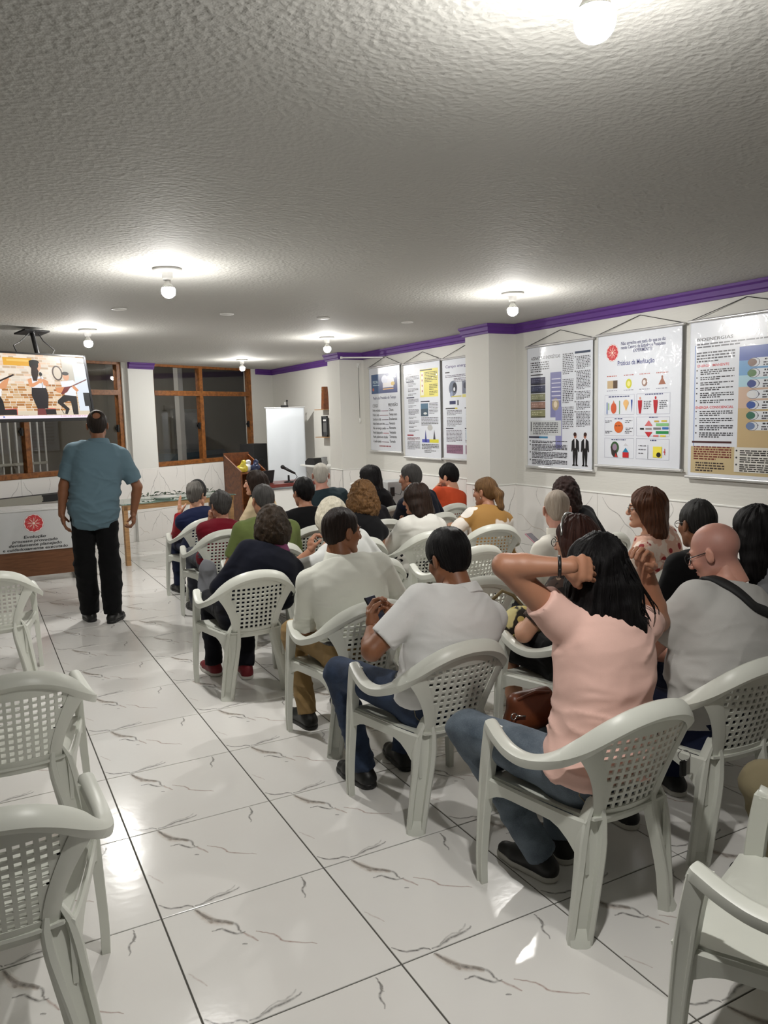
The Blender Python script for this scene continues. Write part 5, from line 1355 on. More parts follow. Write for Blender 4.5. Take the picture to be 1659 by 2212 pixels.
def d2(k):
    k.rect(.47, .07, .95, .36, (232, 222, 120), 6); k.rect(.47, .075, .80, .085, (40, 40, 30), 3)
    k.words(.60, .11, .93, 7, .016, .008, (70, 66, 40), 1); k.words(.72, .24, .93, 4, .016, .008, (60, 58, 40), 2); k.words(.72, .31, .93, 3, .016, .008, (60, 58, 40), 9); k.rect(.49, .10, .57, .34, (240, 238, 220), 2)
    for i in range(4): k.ell(.53, .13+i*.055, .012, .012, (170, 60, 60))
    k.text('ETAPAS', .07, .115, .018, K, wid=.16); k.words(.07, .135, .44, 4, .014, .007, (60, 60, 70), 4)
    y = .195
    for i, (n_, c) in enumerate(((3, K), (3, K), (2, K), (4, K), (2, K), (5, K), (2, K), (3, K), (2, K), (2, K))):
        if i in (0, 3): k.rect(.08, y-.012, .30, y, (40, 42, 70), 2); y += .016
        k.words(.13, y, .42 if i % 2 else .36, n_, .013, .0065, (76, 76, 84), 10+i); y += n_*.013+.016
    k.rect(.08, .755, .26, .768, (150, 24, 40), 2); k.words(.08, .79, .44, 3, .013, .007, (110, 60, 60), 31); k.words(.08, .835, .44, 7, .013, .0065, (80, 80, 84), 32)
    k.rect(.48, .40, .72, .412, (40, 40, 60), 2); k.rect(.48, .425, .68, .56, (84, 116, 140), 3); k.rect(.48, .48, .68, .56, (62, 84, 100), 3); k.ell(.60, .53, .05, .012, (210, 214, 214)); k.words(.71, .43, .94, 8, .015, .007, (76, 76, 84), 33); k.words(.49, .58, .94, 6, .015, .007, (76, 76, 84), 34)
    k.rect(.50, .80, .70, .835, (92, 98, 190), 3); k.rect(.70, .80, .94, .835, (222, 214, 60), 3); k.poly([(.57, .83), (.60, .70), (.63, .83)], (52, 64, 140)); k.poly([(.80, .80), (.83, .70), (.86, .80)], (60, 60, 70)); k.ell(.72, .68, .07, .03, (190, 190, 188)); k.words(.49, .86, .94, 4, .015, .008, (56, 56, 62), 35); k.words(.56, .925, .86, 2, .015, .008, (56, 56, 62), 36)
def d3(k):
    k.text('Campo energético', .08, .085, .030, (104, 96, 140), wid=.66); k.rect(.07, .125, .18, .135, K); k.words(.07, .165, .95, 2, .014, .007, (110, 106, 120), 1); k.words(.28, .20, .95, 3, .014, .007, (110, 106, 120), 2)
    k.ell(.26, .29, .10, .075, (112, 122, 140)); k.ell(.30, .285, .05, .05, (40, 44, 56)); k.ell(.29, .30, .022, .02, (220, 224, 230)); k.ell(.22, .35, .035, .03, (150, 160, 190)); k.rect(.48, .225, .86, .35, (112, 118, 136), 4); k.ell(.55, .27, .04, .03, (60, 64, 80)); k.ell(.70, .30, .03, .035, (50, 54, 70)); k.rect(.48, .355, .90, .385, (222, 214, 130), 4); k.rect(.22, .365, .46, .378, (206, 196, 110), 2)
    for x in (.12, .58): k.rect(x+.05, .415, x+.20, .45, (50, 56, 96), 2); k.rect(x+.24, .41, x+.27, .46, (60, 60, 70))
    for x, sd in ((.08, 3), (.54, 8)):
        k.rect(x-.01, .485, x+.22, .495, (60, 60, 60), 2); k.rect(x+.22, .483, x+.28, .497, (214, 200, 90)); k.words(x+.02, .515, x+.38, 4, .014, .007, (92, 90, 100), sd); k.words(x+.02, .585, x+.38, 7, .014, .007, (92, 90, 100), sd+1); k.rect(x-.01, .685, x+.18, .697, (52, 52, 66), 2); k.words(x, .715, x+.38, 9, .014, .007, (104, 96, 110), sd+2); k.rect(x, .855, x+.40, .945, (150, 112, 136), 4); k.words(x+.01, .872, x+.39, 5, .015, .007, (90, 60, 84), sd+4)
    k.rect(.55, .70, .70, .80, (190, 216, 232), 2); k.ell(.625, .75, .055, .04, (38, 60, 110))
def d4(k):
    k.text('ASSINATURAS ENERGÉTICAS', .07, .105, .026, K, wid=.46); k.words(.06, .135, .36, 5, .018, .010, (70, 70, 78), 1); k.rect(.06, .225, .26, .235, K)
    for i, c in enumerate(((60, 62, 88), (48, 54, 84), (134, 136, 108), (150, 116, 104), (140, 140, 104))):
        y = .25+i*.068; k.rect(.06, y, .30, y+.060, c, 4); k.rect(.06, y+.052, .30, y+.064, tuple(q//2 for q in c), 3); k.words(.08, y+.022, .26, 2, .016, .007, tuple(min(255, q+60) for q in c), 20+i)
    k.rect(.38, .22, .55, .585, (128, 130, 176), 3); k.rect(.46, .50, .56, .84, (140, 142, 190), 3); k.ell(.46, .48, .055, .05, (176, 160, 132)); k.ell(.46, .48, .028, .026, (228, 214, 190))
    for i in range(6): k.rect(.40, .27+i*.034, .54, .278+i*.034, (216, 216, 232), 2)
    k.words(.57, .09, .73, 12, .0140, .008, (78, 78, 86), 2); k.words(.57, .29, .73, 14, .0140, .008, (78, 78, 86), 3); k.words(.57, .51, .73, 13, .0140, .008, (78, 78, 86), 4)
    k.rect(.75, .075, .97, .092, (30, 50, 80), 3); y = .12
    for n_, sd in ((9, 5), (13, 6), (6, 7), (6, 8), (11, 9)):
        k.ell(.757, y-.004, .008, .006, K); k.words(.775, y, .97, n_, .0114, .0068, (74, 74, 82), sd); y += n_*.0114+.010
    k.rect(.05, .61, .55, .735, (206, 210, 212), 4); k.rect(.06, .62, .075, .70, (60, 60, 70)); k.words(.10, .635, .50, 7, .015, .008, (64, 64, 72), 11); k.rect(.03, .742, .30, .758, (30, 34, 60), 3); k.rect(.20, .742, .34, .758, (60, 130, 170), 2)
    y = .785
    for n_, sd in ((2, 12), (5, 13), (5, 14), (4, 15)): k.ell(.05, y-.004, .009, .007, K); k.words(.08, y, .64, n_, .0115, .007, (66, 66, 74), sd); y += n_*.0115+.007
    for x, f_ in ((.76, 1), (.90, -1)):                        # two suited figures
        k.poly([(x-.050, .775), (x-.02, .757), (x+.02, .757), (x+.050, .775), (x+.058, .855), (x+.045, .862), (x+.036, .84), (x-.036, .84), (x-.045, .862), (x-.058, .855)], (20, 20, 24)); k.poly([(x-.012, .757), (x+.012, .757), (x+.006, .83), (x-.006, .83)], (226, 226, 230))
        k.ell(x, .733, .020, .022, (176, 120, 100)); k.ell(x-.004*f_, .722, .023, .016, (60, 34, 30)); k.poly([(x-.036, .835), (x+.036, .835), (x+.034, .90), (x+.026, .965), (x+.008, .965), (x, .88), (x-.010, .965), (x-.028, .965), (x-.036, .90)], (16, 16, 20)); k.poly([(x-.036, .960), (x-.006, .960), (x-.002, .972), (x-.046, .972)], (14, 14, 16)); k.poly([(x+.006, .960), (x+.034, .960), (x+.046, .972), (x+.002, .972)], (14, 14, 16))
def d5(k):
    k.mandala(.19, .135, .058)
    k.text('Não acredite em nada do que se diz', .56, .086, .025, (60, 60, 110), 'c', wid=.52); k.text('neste Centro de Estudos e Pesquisas', .56, .116, .025, (60, 60, 110), 'c', wid=.52); k.text('EXPERIMENTE!', .56, .146, .025, (60, 60, 110), 'c', wid=.22)
    k.text('Práticas da Meditação', .48, .235, .036, (84, 88, 140), 'c', wid=.44)
    k.rect(.13, .345, .26, .405, (196, 172, 136), 2); k.rect(.205, .345, .26, .405, (92, 74, 60)); k.ell(.40, .375, .036, .036, (206, 204, 60)); k.ell(.40, .375, .020, .020, (232, 226, 140)); k.ell(.59, .372, .034, .030, (150, 120, 108)); k.ell(.585, .372, .018, .017, (232, 226, 224)); k.poly([(.79, .34), (.83, .395), (.75, .395)], (158, 98, 74)); k.ell(.79, .342, .010, .011, (150, 92, 70))
    for x, w_, c in ((.19, .13, (190, 110, 100)), (.40, .12, (180, 110, 110)), (.59, .12, (190, 120, 116)), (.79, .13, (190, 110, 100))): k.words(x-w_/2, .315, x+w_/2, 1, .01, .007, c, int(x*100), 1.); k.words(x-w_/2, .425, x+w_/2, 1, .01, .005, (140, 140, 160), int(x*90), 1.)
    for (a, b) in ((.10, .47), (.50, .88)):
        for (c, d) in ((.455, .605), (.625, .765), (.785, .935)):
            for p_, q_ in (((a, c), (b, c)), ((b, c), (b, d)), ((b, d), (a, d)), ((a, d), (a, c))): k.line([p_, q_], .0012, (176, 178, 196))
    for (x, y, w_) in ((.28, .472, .26), (.70, .466, .20), (.28, .64, .10), (.70, .632, .10), (.28, .80, .18), (.70, .80, .07)): k.words(x-w_/2, y, x+w_/2, 1, .01, .008, (70, 74, 120), int(x*1000+y*100), 1.)
    k.rect(.125, .51, .135, .60, (60, 100, 170)); k.rect(.145, .515, .155, .57, (150, 190, 120)); k.ell(.215, .555, .036, .042, (206, 92, 60)); k.poly([(.20, .52), (.215, .495), (.23, .52)], (206, 120, 90)); k.rect(.285, .50, .295, .60, (110, 160, 120)); k.ell(.37, .52, .034, .026, (228, 182, 120)); k.poly([(.35, .54), (.39, .54), (.37, .578)], (228, 178, 110)); k.poly([(.43, .495), (.45, .495), (.44, .59)], (50, 80, 160))
    for x in (.54, .72): k.ell(x, .488, .010, .011, (186, 30, 44) if x > .6 else (214, 150, 130)); k.poly([(x-.025, .503), (x+.025, .503), (x+.022, .545), (x+.010, .60), (x-.010, .60), (x-.022, .545)], (178, 28, 42)); k.words(x+.045, .515, x+.13, 5, .013, .006, (90, 90, 100), int(x*77))
    k.ell(.28, .70, .056, .044, (212, 104, 46)); k.words(.24, .693, .32, 1, .01, .006, (90, 50, 40), 2, 1.)
    for x, y in ((.15, .655), (.40, .655), (.41, .71), (.15, .735), (.40, .735)): k.words(x-.04, y, x+.05, 2, .012, .006, (90, 90, 100), int(x*300+y*70))
    k.poly([(.60, .69), (.645, .65), (.69, .69)], (214, 110, 112)); k.poly([(.60, .735), (.645, .775), (.69, .735)], (192, 40, 50)); k.rect(.545, .705, .59, .718, (30, 30, 34)); k.rect(.61, .705, .68, .718, (150, 140, 140)); k.rect(.70, .702, .785, .717, (120, 120, 124)); k.rect(.80, .70, .87, .716, (56, 110, 180)); k.rect(.73, .672, .87, .692, (134, 190, 130)); k.rect(.73, .728, .87, .748, (36, 140, 74)); k.rect(.71, .652, .76, .663, (196, 160, 60)); k.rect(.79, .650, .85, .661, (214, 190, 60)); k.rect(.70, .757, .76, .769, (216, 110, 110)); k.rect(.78, .757, .84, .769, (222, 200, 70))
    k.ell(.235, .855, .052, .045, (60, 92, 56)); k.poly([(.18, .85), (.245, .84), (.26, .895), (.275, .93), (.22, .93), (.195, .91)], (56, 50, 46)); k.ell(.235, .853, .030, .026, (150, 130, 150)); k.poly([(.245, .90), (.275, .93), (.235, .93)], (190, 50, 44)); k.rect(.335, .89, .41, .93, (196, 36, 44)); k.poly([(.335, .89), (.372, .855), (.41, .89)], (40, 130, 170)); k.poly([(.345, .84), (.372, .82), (.40, .84)], (206, 206, 212)); k.rect(.70, .84, .80, .92, (234, 220, 80), 2); k.ell(.765, .90, .026, .018, (30, 28, 26)); k.line([(.64, .83), (.64, .93)], .0016, (110, 110, 130)); k.rect(.83, .855, .836, .90, (196, 40, 50)); k.rect(.815, .875, .84, .880, (196, 40, 50)); k.words(.53, .84, .62, 3, .028, .006, (100, 100, 110), 55)
def d6(k):
    k.rect(.0, .0, 1., .001, (220, 220, 226)); k.rect(.05, .15, .06, .80, (150, 170, 214)); k.rect(.03, .80, .97, .975, (196, 178, 138), 8); k.rect(.47, .185, 1., .27, (72, 96, 172), 6); k.rect(.47, .27, 1., .36, (110, 160, 206), 6); k.rect(.47, .36, 1., .43, (170, 206, 220), 6); k.rect(.47, .43, 1., .56, (206, 178, 158), 6); k.rect(.47, .56, 1., .80, (196, 172, 130), 6)
    k.text('BIOENERGIAS', .07, .125, .020, K, wid=.34); k.words(.07, .15, .74, 2, .018, .009, (80, 80, 90), 1); k.words(.07, .205, .43, 4, .018, .009, (70, 70, 78), 2)
    k.text('ENERGIA IMANENTE', .08, .290, .016, (206, 60, 66), wid=.30); y = .315
    for n_, sd in ((3, 3), (2, 4), (2, 5), (2, 6), (3, 7), (2, 8)): k.words(.07, y, .085, 1, .01, .008, K, sd, 1.); k.words(.11, y, .43, n_, .0124, .0072, (56, 56, 64), sd); y += n_*.0124+.009
    k.text('ENERGIA CONSCIENCIAL', .07, y+.014, .016, (206, 60, 66), wid=.36); y += .036
    for n_, sd in ((3, 13), (3, 14), (3, 15), (3, 16)): k.words(.07, y, .085, 1, .01, .008, K, sd, 1.); k.words(.11, y, .43, n_, .0124, .0072, (56, 56, 64), sd); y += n_*.0124+.009
    k.rect(.04, .765, .42, .778, (70, 34, 36), 3)
    k.words(.06, .808, .42, 6, .0155, .009, (120, 56, 50), 21); k.words(.08, .912, .36, 4, .0165, .009, (70, 60, 56), 22)
    for i, c in enumerate(((134, 110, 100), (92, 128, 84), (60, 76, 140), (220, 222, 224), (62, 90, 160), (56, 110, 92), (110, 130, 170))):
        yy = .285+i*.064; k.rect(.60, yy-.026, 1., yy+.026, (226, 230, 236), 4); k.ell(.60, yy, .052, .028, (84, 88, 110)); k.ell(.60, yy, .047, .0255, (216, 220, 226)); k.ell(.585, yy, .040, .022, c); k.text(str(i+1), .645, yy+.006, .014, K)
        k.words(.69, yy-.010, .86, 1, .01, .010, K, 40+i, 1.); k.words(.68, yy+.008, .99, 2, .014, .008, (70, 70, 78), 50+i)
    k.rect(.45, .80, 1., .955, (222, 220, 214), 6); y = .825
    for n_, sd in ((3, 61), (3, 62), (4, 63)): k.ell(.47, y-.004, .008, .006, K); k.words(.50, y, .97, n_, .0125, .0078, (64, 62, 60), sd); y += n_*.0125+.006
poster(7.21, 6.39, 2.285, 1.23, 'vinyl wall poster with blue header picture and a two-column weather list', d1, 1)
poster(6.30, 5.48, 2.268, 1.18, 'vinyl wall poster with yellow panel at its upper right', d2, 2)
poster(5.43, 4.62, 2.262, 1.19, 'vinyl wall poster with grey machine pictures and mauve panels, beside the pillar', d3, 3)
poster(3.95, 3.08, 2.262, 1.17, 'vinyl wall poster with two suited figures at its lower right', d4, 4)
poster(3.02, 2.15, 2.275, 1.22, 'vinyl wall poster with red round emblem and coloured diagrams', d5, 5)
poster(2.08, 1.20, 2.28, 1.18, 'vinyl wall poster with beach background and row of round pictures, at the right edge', d6, 6)

# ---- the television hung from the ceiling
def television():
    Rp = np.array([1.126, 5.536, 0.])
    W_, Hh = 1.02, .575
    c = Rp-BU*(W_/2-.03); root = empty('ceiling_television', (c[0], c[1], 1.995)); root.rotation_euler = (math.radians(-9), 0, TH)
    mb = MB(); mb.box((-W_/2, 0, -Hh/2), (W_/2, .05, Hh/2), bev=.006); mb.box((-.25, .05, -.18), (.25, .09, .18), bev=.01); mb.build('case', M['blackmatte'], root)
    fr = MB(); b = .020
    fr.box((-W_/2, -.010, -Hh/2), (W_/2, .0, -Hh/2+b)); fr.box((-W_/2, -.010, Hh/2-b*.7), (W_/2, .0, Hh/2)); fr.box((-W_/2, -.010, -Hh/2), (-W_/2+b, .0, Hh/2)); fr.box((W_/2-b, -.010, -Hh/2), (W_/2, .0, Hh/2)); fr.build('bezel', M['black'], root)
    sw_, sh_ = W_-2*b, Hh-1.7*b
    k = Ink(sw_/sh_); r = random.Random(5)
    k.rect(0, 0, 1, 1, (238, 228, 212)); n = 0
    for j in range(26):                                       # painted brick wall in the video
        t0 = j*.0385; x = -r.random()*.06
        while x < 1:
            w_ = r.uniform(.035, .09); base = (236, 222, 204) if t0 < .45 else (214, 176, 130); mixc = r.choice([(-4, -4, -4), (8, 6, 4), (-26, -40, -52), (6, -14, -26), (10, 10, 12)]) if t0 < .45 else r.choice([(-40, -60, -70), (0, 0, 0), (20, 26, 34), (-20, -40, -56), (24, 30, 40)])
            if x < .80 or True: k.rect(max(0, x), t0, min(1, x+w_-.006), min(.955, t0+.032), tuple(max(0, min(255, base[q]+mixc[q])) for q in range(3)))
            x += w_
    X = lambda x: .105+.895*x/1470.; Y = lambda y: (y-165.)/(1318.-165.)
    def R_(x0, y0, x1, y1, c): k.rect(X(x0), Y(y0), X(x1), Y(y1), c)
    def PP(pts, c): k.poly([(X(x), Y(y)) for x, y in pts], c)
    def EE(x, y, rx, ry, c, rot=0): k.ell(X(x), Y(y), rx*.895/1470., ry/1153., c, 24, rot)
    R_(1260, 200, 1475, 1190, (226, 234, 244)); R_(1080, 200, 1260, 620, (196, 190, 176)); R_(175, 235, 610, 375, (236, 176, 60)); R_(230, 262, 560, 300, (246, 204, 110)); R_(0, 1185, 1475, 1255, (222, 208, 184))
    EE(985, 485, 84, 140, (84, 66, 58)); EE(985, 485, 62, 112, (226, 212, 192))
    R_(85, 1150, 255, 1250, (30, 22, 24)); k.line([(X(85), Y(1150)), (X(262), Y(1140)), (X(255), Y(1250))], .006, (222, 96, 84)); R_(690, 1150, 860, 1250, (24, 18, 20)); k.line([(X(720), Y(1140)), (X(862), Y(1145))], .006, (214, 90, 76))
    # seated player at the left edge
    PP([(-90, 560), (60, 600), (100, 700), (70, 920), (-90, 930)], (244, 244, 246)); PP([(60, 720), (190, 600), (226, 600), (160, 780), (70, 800)], (226, 158, 110)); k.line([(X(-60), Y(730)), (X(300), Y(540))], .012, (40, 24, 22)); PP([(-90, 920), (50, 920), (80, 1010), (90, 1250), (-90, 1250)], (18, 14, 20))
    # singer
    PP([(575, 1130), (690, 1130), (700, 1255), (556, 1255)], (120, 52, 52)); PP([(540, 745), (760, 745), (782, 900), (740, 1140), (572, 1140), (518, 900)], (22, 16, 24)); PP([(550, 560), (740, 560), (765, 660), (755, 765), (545, 765)], (240, 240, 244)); PP([(500, 610), (560, 590), (560, 690), (690, 620), (705, 660), (560, 755), (500, 740)], (230, 160, 112)); PP([(745, 600), (810, 640), (812, 730), (730, 720), (725, 600)], (226, 156, 110)); PP([(670, 300), (735, 310), (740, 380), (700, 470), (650, 480)], (238, 182, 146)); EE(630, 345, 72, 88, (16, 12, 14)); PP([(590, 360), (660, 360), (690, 470), (640, 640), (580, 640), (568, 500)], (40, 20, 18)); EE(640, 300, 80, 42, (14, 12, 14)); k.line([(X(712), Y(520)), (X(705), Y(1240))], .004, (20, 18, 22)); EE(712, 515, 26, 36, (20, 18, 20)); PP([(640, 610), (705, 590), (740, 640), (690, 690)], (232, 166, 120))
    # mandolin player
    PP([(1030, 890), (1240, 905), (1240, 1000), (1225, 1255), (1140, 1255), (1130, 1010), (1090, 1000), (1000, 1040), (1090, 1150), (1040, 1250), (1000, 1245), (1020, 1160), (905, 1040), (920, 990)], (20, 14, 18)); PP([(1010, 640), (1230, 610), (1290, 720), (1250, 760), (1240, 910), (1050, 890)], (240, 242, 246)); PP([(920, 760), (1060, 740), (1080, 800), (970, 860), (920, 830)], (222, 148, 96)); PP([(990, 870), (1060, 745), (1180, 720), (1100, 830), (1020, 885)], (120, 36, 30)); k.line([(X(1150), Y(745)), (X(1462), Y(590))], .009, (110, 40, 34)); PP([(1195, 710), (1240, 720), (1300, 800), (1260, 830), (1200, 760)], (222, 150, 100)); EE(1118, 545, 52, 74, (230, 170, 132)); EE(1115, 490, 58, 34, (30, 22, 22)); k.line([(X(950), Y(1150)), (X(985), Y(1245))], .005, (30, 22, 22))
    k.rect(0, Y(1262), 1, 1, (250, 240, 250)); R_(40, 1270, 65, 1295, (90, 120, 200)); k.words(X(920), Y(1292), X(1380), 1, .01, .018, (236, 196, 214), 8, 1.); EE(1425, 1288, 14, 14, (50, 50, 60)); R_(1340, 245, 1478, 292, (18, 18, 20)); R_(1362, 845, 1475, 1100, (14, 14, 16)); R_(1425, 1100, 1478, 1255, (14, 14, 16))
    k.build('screen_picture', lambda s, t, l=0: (-sw_/2+s*sw_, -.0008-l*.000008, Hh/2-b*.7-t*sh_), M['screen'], root)
    mb = MB(); mb.tube([(.10, .08, .05), (.10, .07, .22), (.10, .10, .50)], .020, 12); mb.box((-.02, .02, .485), (.22, .18, .50), bev=.004); mb.build('ceiling_mount', M['black'], root)
    mb = MB(); mb.tube([(-.1, .05, .27), (-.12, .06, .36), (-.04, .08, .40), (.06, .09, .48)], .005, 6); mb.tube([(.2, .05, .27), (.26, .06, .34), (.18, .08, .42), (.16, .1, .485)], .005, 6); mb.build('cable', M['cord'], root)
    tag(root, 'flat television hung from the ceiling showing a singer and musicians', 'television')
television()

# ---- front table with the printed board
def front_table():
    Yf = 7.083; x1 = 1.124; x0 = -.72
    root = empty('front_table', ((x0+x1)/2, Yf+.2, 0)); ox, oy = (x0+x1)/2, Yf+.2
    L = lambda x, y, z: (x-ox, y-oy, z)
    mb = MB(); mb.box(L(x0-.02, Yf-.02, .775), L(x1+.02, Yf+.42, .80), bev=.004); mb.build('table_top', mat('white_laminate', srgb(222, 222, 220), .12), root)
    mb = MB(); mb.box(L(x0, Yf, .075), L(x1, Yf+.02, .345)); mb.build('modesty_panel', M['panel_wood'], root)
    for x in (x0+.06, x1-.03):
        mb = MB(); mb.box(L(x-.02, Yf+.02, .0), L(x+.035, Yf+.09, .776)); mb.box(L(x-.02, Yf+.33, .0), L(x+.035, Yf+.38, .776)); mb.box(L(x-.025, Yf+.01, 0), L(x+.04, Yf+.39, .03)); mb.build('leg', M['grey_metal'], root)
    mb = MB(); mb.box(L(x0, Yf-.012, .345), L(x1, Yf, .772)); bd = mb.build('board', mat('board_white', srgb(206, 208, 208), .35), root)
    w_, h_ = x1-x0, .427; k = Ink(w_/h_); S_ = lambda x: (x-x0)/w_
    cx = S_(.695)
    k.mandala(cx, .30, .205)
    for i, (txt, ww) in enumerate((('Evolução', .22), ('processo provocado', .45), ('devidamente planejado', .53), ('e cuidadosamente executado', .65))): k.text(txt, cx, .665+i*.098, .070, (36, 36, 40), 'c', .18, wid=ww/w_*.98)
    k.build('print', lambda s, t, l=0: L(x0+s*w_, Yf-.0126-l*.00004, .772-t*h_), M['print'], bd)
    tag(root, 'table with white front board, red round emblem and lettering, brown panel below', 'table')
front_table()
# dark narrow ledge box on the back wall behind it
be = empty('wall_ledge', bw(-1.35, .735, -.02)); be.rotation_euler = (0, 0, TH)
mb = MB(); mb.box((-1.0, -.20, 0), (.95, .0, .085), bev=.004); mb.build('ledge_box', M['blackmatte'], be)
mb = MB(); mb.box((-1.0, -.212, -.004), (.17, -.198, .090)); mb.build('edge_strip', M['grey_metal'], be)
mb = MB(); mb.box((.17, -.208, .02), (.19, -.198, .07)); mb.box((.52, -.208, .03), (.545, -.198, .06)); mb.build('clip', M['steel'], be)
tag(be, 'narrow black and grey ledge box on the back wall behind the lettered table', 'ledge')

# ---- glass topped table along the back wall
p0, p1 = atz(280, 1091, .72), atz(566, 1070, .72); ang = math.radians(12)
gt = empty('glass_table', (p0[0]-.1, p0[1], 0), ang); Lg = 1.5
M['green_glass'] = mat('green_glass', (.55, .78, .70), .02, trans=.85, ior=1.45)
mb = MB(); mb.box((0, -.02, .72), (Lg, .62, .732), bev=.003); mb.build('glass_top', M['green_glass'], gt)
for y in (0, .56): mb = MB(); mb.box((.02, y, .655), (Lg-.02, y+.03, .718)); mb.build('apron', M['light_wood'], gt)
for x in (.03, Lg-.08):
    for y in (.0, .54): mb = MB(); mb.box((x, y, 0), (x+.05, y+.05, .70)); mb.build('leg', M['light_wood'], gt)
tag(gt, 'glass topped table with wooden apron by the back wall', 'table')
def on_gt(x, y, z): p = np.array(Matrix.Rotation(ang, 3, 'Z') @ Vector((x, y, 0))); return (p0[0]-.1+p[0], p0[1]+p[1], z)
# garland of leaves lying on it
ga = empty('leaf_garland', on_gt(.95, .42, .745)); rr = random.Random(2); leaf = None; lm = mat('leaf_green', srgb(44, 74, 44), .5)
for i in range(60):
    if leaf is None:
        mb = MB(); mb.add([(0, 0, 0), (.012, .02, .006), (0, .055, .0), (-.012, .02, .006)], [(0, 1, 2, 3)]); vv, ff = solid(mb.v, mb.f, .001); o = obj('leaf', vv, ff, lm, ga); leaf = o.data
    else: o = link('leaf', leaf, ga)
    o.location = (rr.uniform(-.5, .45), rr.uniform(-.06, .06), rr.uniform(.008, .035)); o.rotation_euler = (rr.uniform(-.5, .8), rr.uniform(-.5, .5), rr.uniform(0, 6.28)); sc_ = rr.uniform(.8, 1.5); o.scale = (sc_, sc_, sc_)
mb = MB(); mb.tube([(-.5, 0, .008), (-.2, .03, .010), (.1, -.02, .010), (.45, .01, .008)], .004, 6); mb.build('stem', lm, ga)
tag(ga, 'dark green leaf garland lying on the glass table', 'garland')
mb = MB(); mb.lathe([(0, 0), (.07, 0), (.16, .030), (.158, .036), (.06, .008), (0, .008)], n=28); o = mb.build('white_dish', M['white_smooth'], None, True, on_gt(.62, .20, .732)); tag(o, 'shallow white dish on the glass table', 'dish')
mb = MB(); mb.box((-.05, -.03, 0), (.05, .03, .025), bev=.006); o = mb.build('sponge_box', mat('pale_yellow', srgb(206, 190, 120), .6), None, False, on_gt(.30, .3, .732)); tag(o, 'small pale yellow box on the glass table', 'box')

# ---- lectern with odds and ends
lc = atd(540, 1040, 10.4); LX, LY = 3.50, 8.52; le = empty('wooden_lectern', (LX, LY, 0), math.radians(14))
for x in (-.20, .18):
    mb = MB(); mb.prism([(-.22, .0), (.22, .0), (.22, 1.20), (-.22, .98)], x, x+.02, Matrix.Rotation(PI/2, 4, 'Z') @ Matrix.Scale(1, 4)); mb.build('side_panel', M['lectern_wood'], le)
mb = MB(); mb.box((-.20, .20, .0), (.20, .22, 1.22)); mb.build('back_panel', M['lectern_wood'], le)
mb = MB(); mb.box((-.19, -.20, .94), (.19, .21, .96)); mb.build('shelf', M['lectern_wood'], le)
mb = MB(); mb.box((-.19, -.20, .45), (.19, .21, .47)); mb.build('shelf', M['lectern_wood'], le)
mb = MB(); mb.tube([(-.21, -.22, .35), (-.21, .10, .05)], .018, 8); mb.build('brace', M['lectern_wood'], le)
tag(le, 'wooden lectern with open shelf near the right window', 'lectern')
rr = random.Random(4)
for i, (c, lb) in enumerate((((214, 196, 70), 'crumpled yellow plastic bag on the lectern'), ((212, 216, 220), 'crumpled white plastic bag on the lectern'), ((40, 52, 84), 'crumpled dark blue bag on the lectern'))):
    g = SDF((-.12, -.12, -.01), (.12, .12, .18), .008); g.ball((0, 0, .05), (.07, .06, .05), .02); g.cone((0, 0, .07), (.03, .01, .13), .035, .03, .02); V, Q = g.mesh(); V = V+vnormals(V, Q)*(ridge(V*22, i)*.014)[:, None]; V[:, 2] = np.maximum(V[:, 2], 0)
    p = np.array(Matrix.Rotation(math.radians(14), 3, 'Z') @ Vector((-.10+.10*i, -.10+.05*(i % 2), 0))); o = obj('plastic_bag', V, Q, mat('bag_film', srgb(*c), .35), None, True, loc=(LX+p[0], LY+p[1], .96)); tag(o, lb, 'bag', 'bags on the lectern')
mb = MB(); mb.box((-.16, -.14, 0), (.16, .14, .52), bev=.008); sb = mb.build('cabinet', M['blackmatte'], None, False, (4.05, 9.75, .78)); 
sb.name = 'loudspeaker'; tag(sb, 'black loudspeaker box in the back corner behind the white screen', 'loudspeaker'); sb.rotation_euler = (0, 0, TH)
mb = MB(); mb.lathe([(0, 0), (.10, 0), (.10, .01), (.085, .012), (.03, -.01), (0, -.008)], n=24); o = mb.build('cone', M['black'], sb, True); o.rotation_euler = (PI/2, 0, 0); o.location = (0, -.141, .19)
st_ = MB(); st_.tube([(0, 0, .0), (0, 0, .78)], .02, 10); st_.lathe([(0, 0), (.2, 0), (.2, .015), (.03, .03), (0, .03)], n=20); o = st_.build('speaker_stand', M['black'], None, False, (4.05, 9.75, 0)); tag(o, 'black stand under the corner loudspeaker', 'stand')

# ---- white pull-up screen on its tripod
tl, tr = atd(572, 882, 11.8), atd(659, 877, 11.8); tr[2] = tl[2] = 1.845
sx_ = unit((tr-tl)*np.array([1, 1, 0])); sy_ = np.array([-sx_[1], sx_[0], 0]); Wd = np.linalg.norm((tr-tl)[:2]); ctr = (tl+tr)/2
sc = empty('projection_screen', (ctr[0], ctr[1], 0), math.atan2(sx_[1], sx_[0]))
n = 24; v = []; f = []
for i in range(n+1):
    for j in range(9):
        s, t = i/n, j/8; v.append(((s-.5)*(Wd-.03), -.01-.010*math.sin(PI*t*.9)*(math.sin(9*s)+.6*math.sin(17*s+1))*t, 1.83-1.25*t))
for i in range(n):
    for j in range(8): a = i*9+j; f.append((a, a+9, a+10, a+1))
vv, ff = solid(v, f, .002); obj('screen_cloth', vv, ff, mat('screen_cloth', srgb(214, 220, 226), .7, bump=(5, .25, .02)), sc, True)
mb = MB(); mb.tube([(-Wd/2, -.012, 1.84), (Wd/2, -.012, 1.84)], .010, 10); mb.build('top_bar', M['alu'], sc)
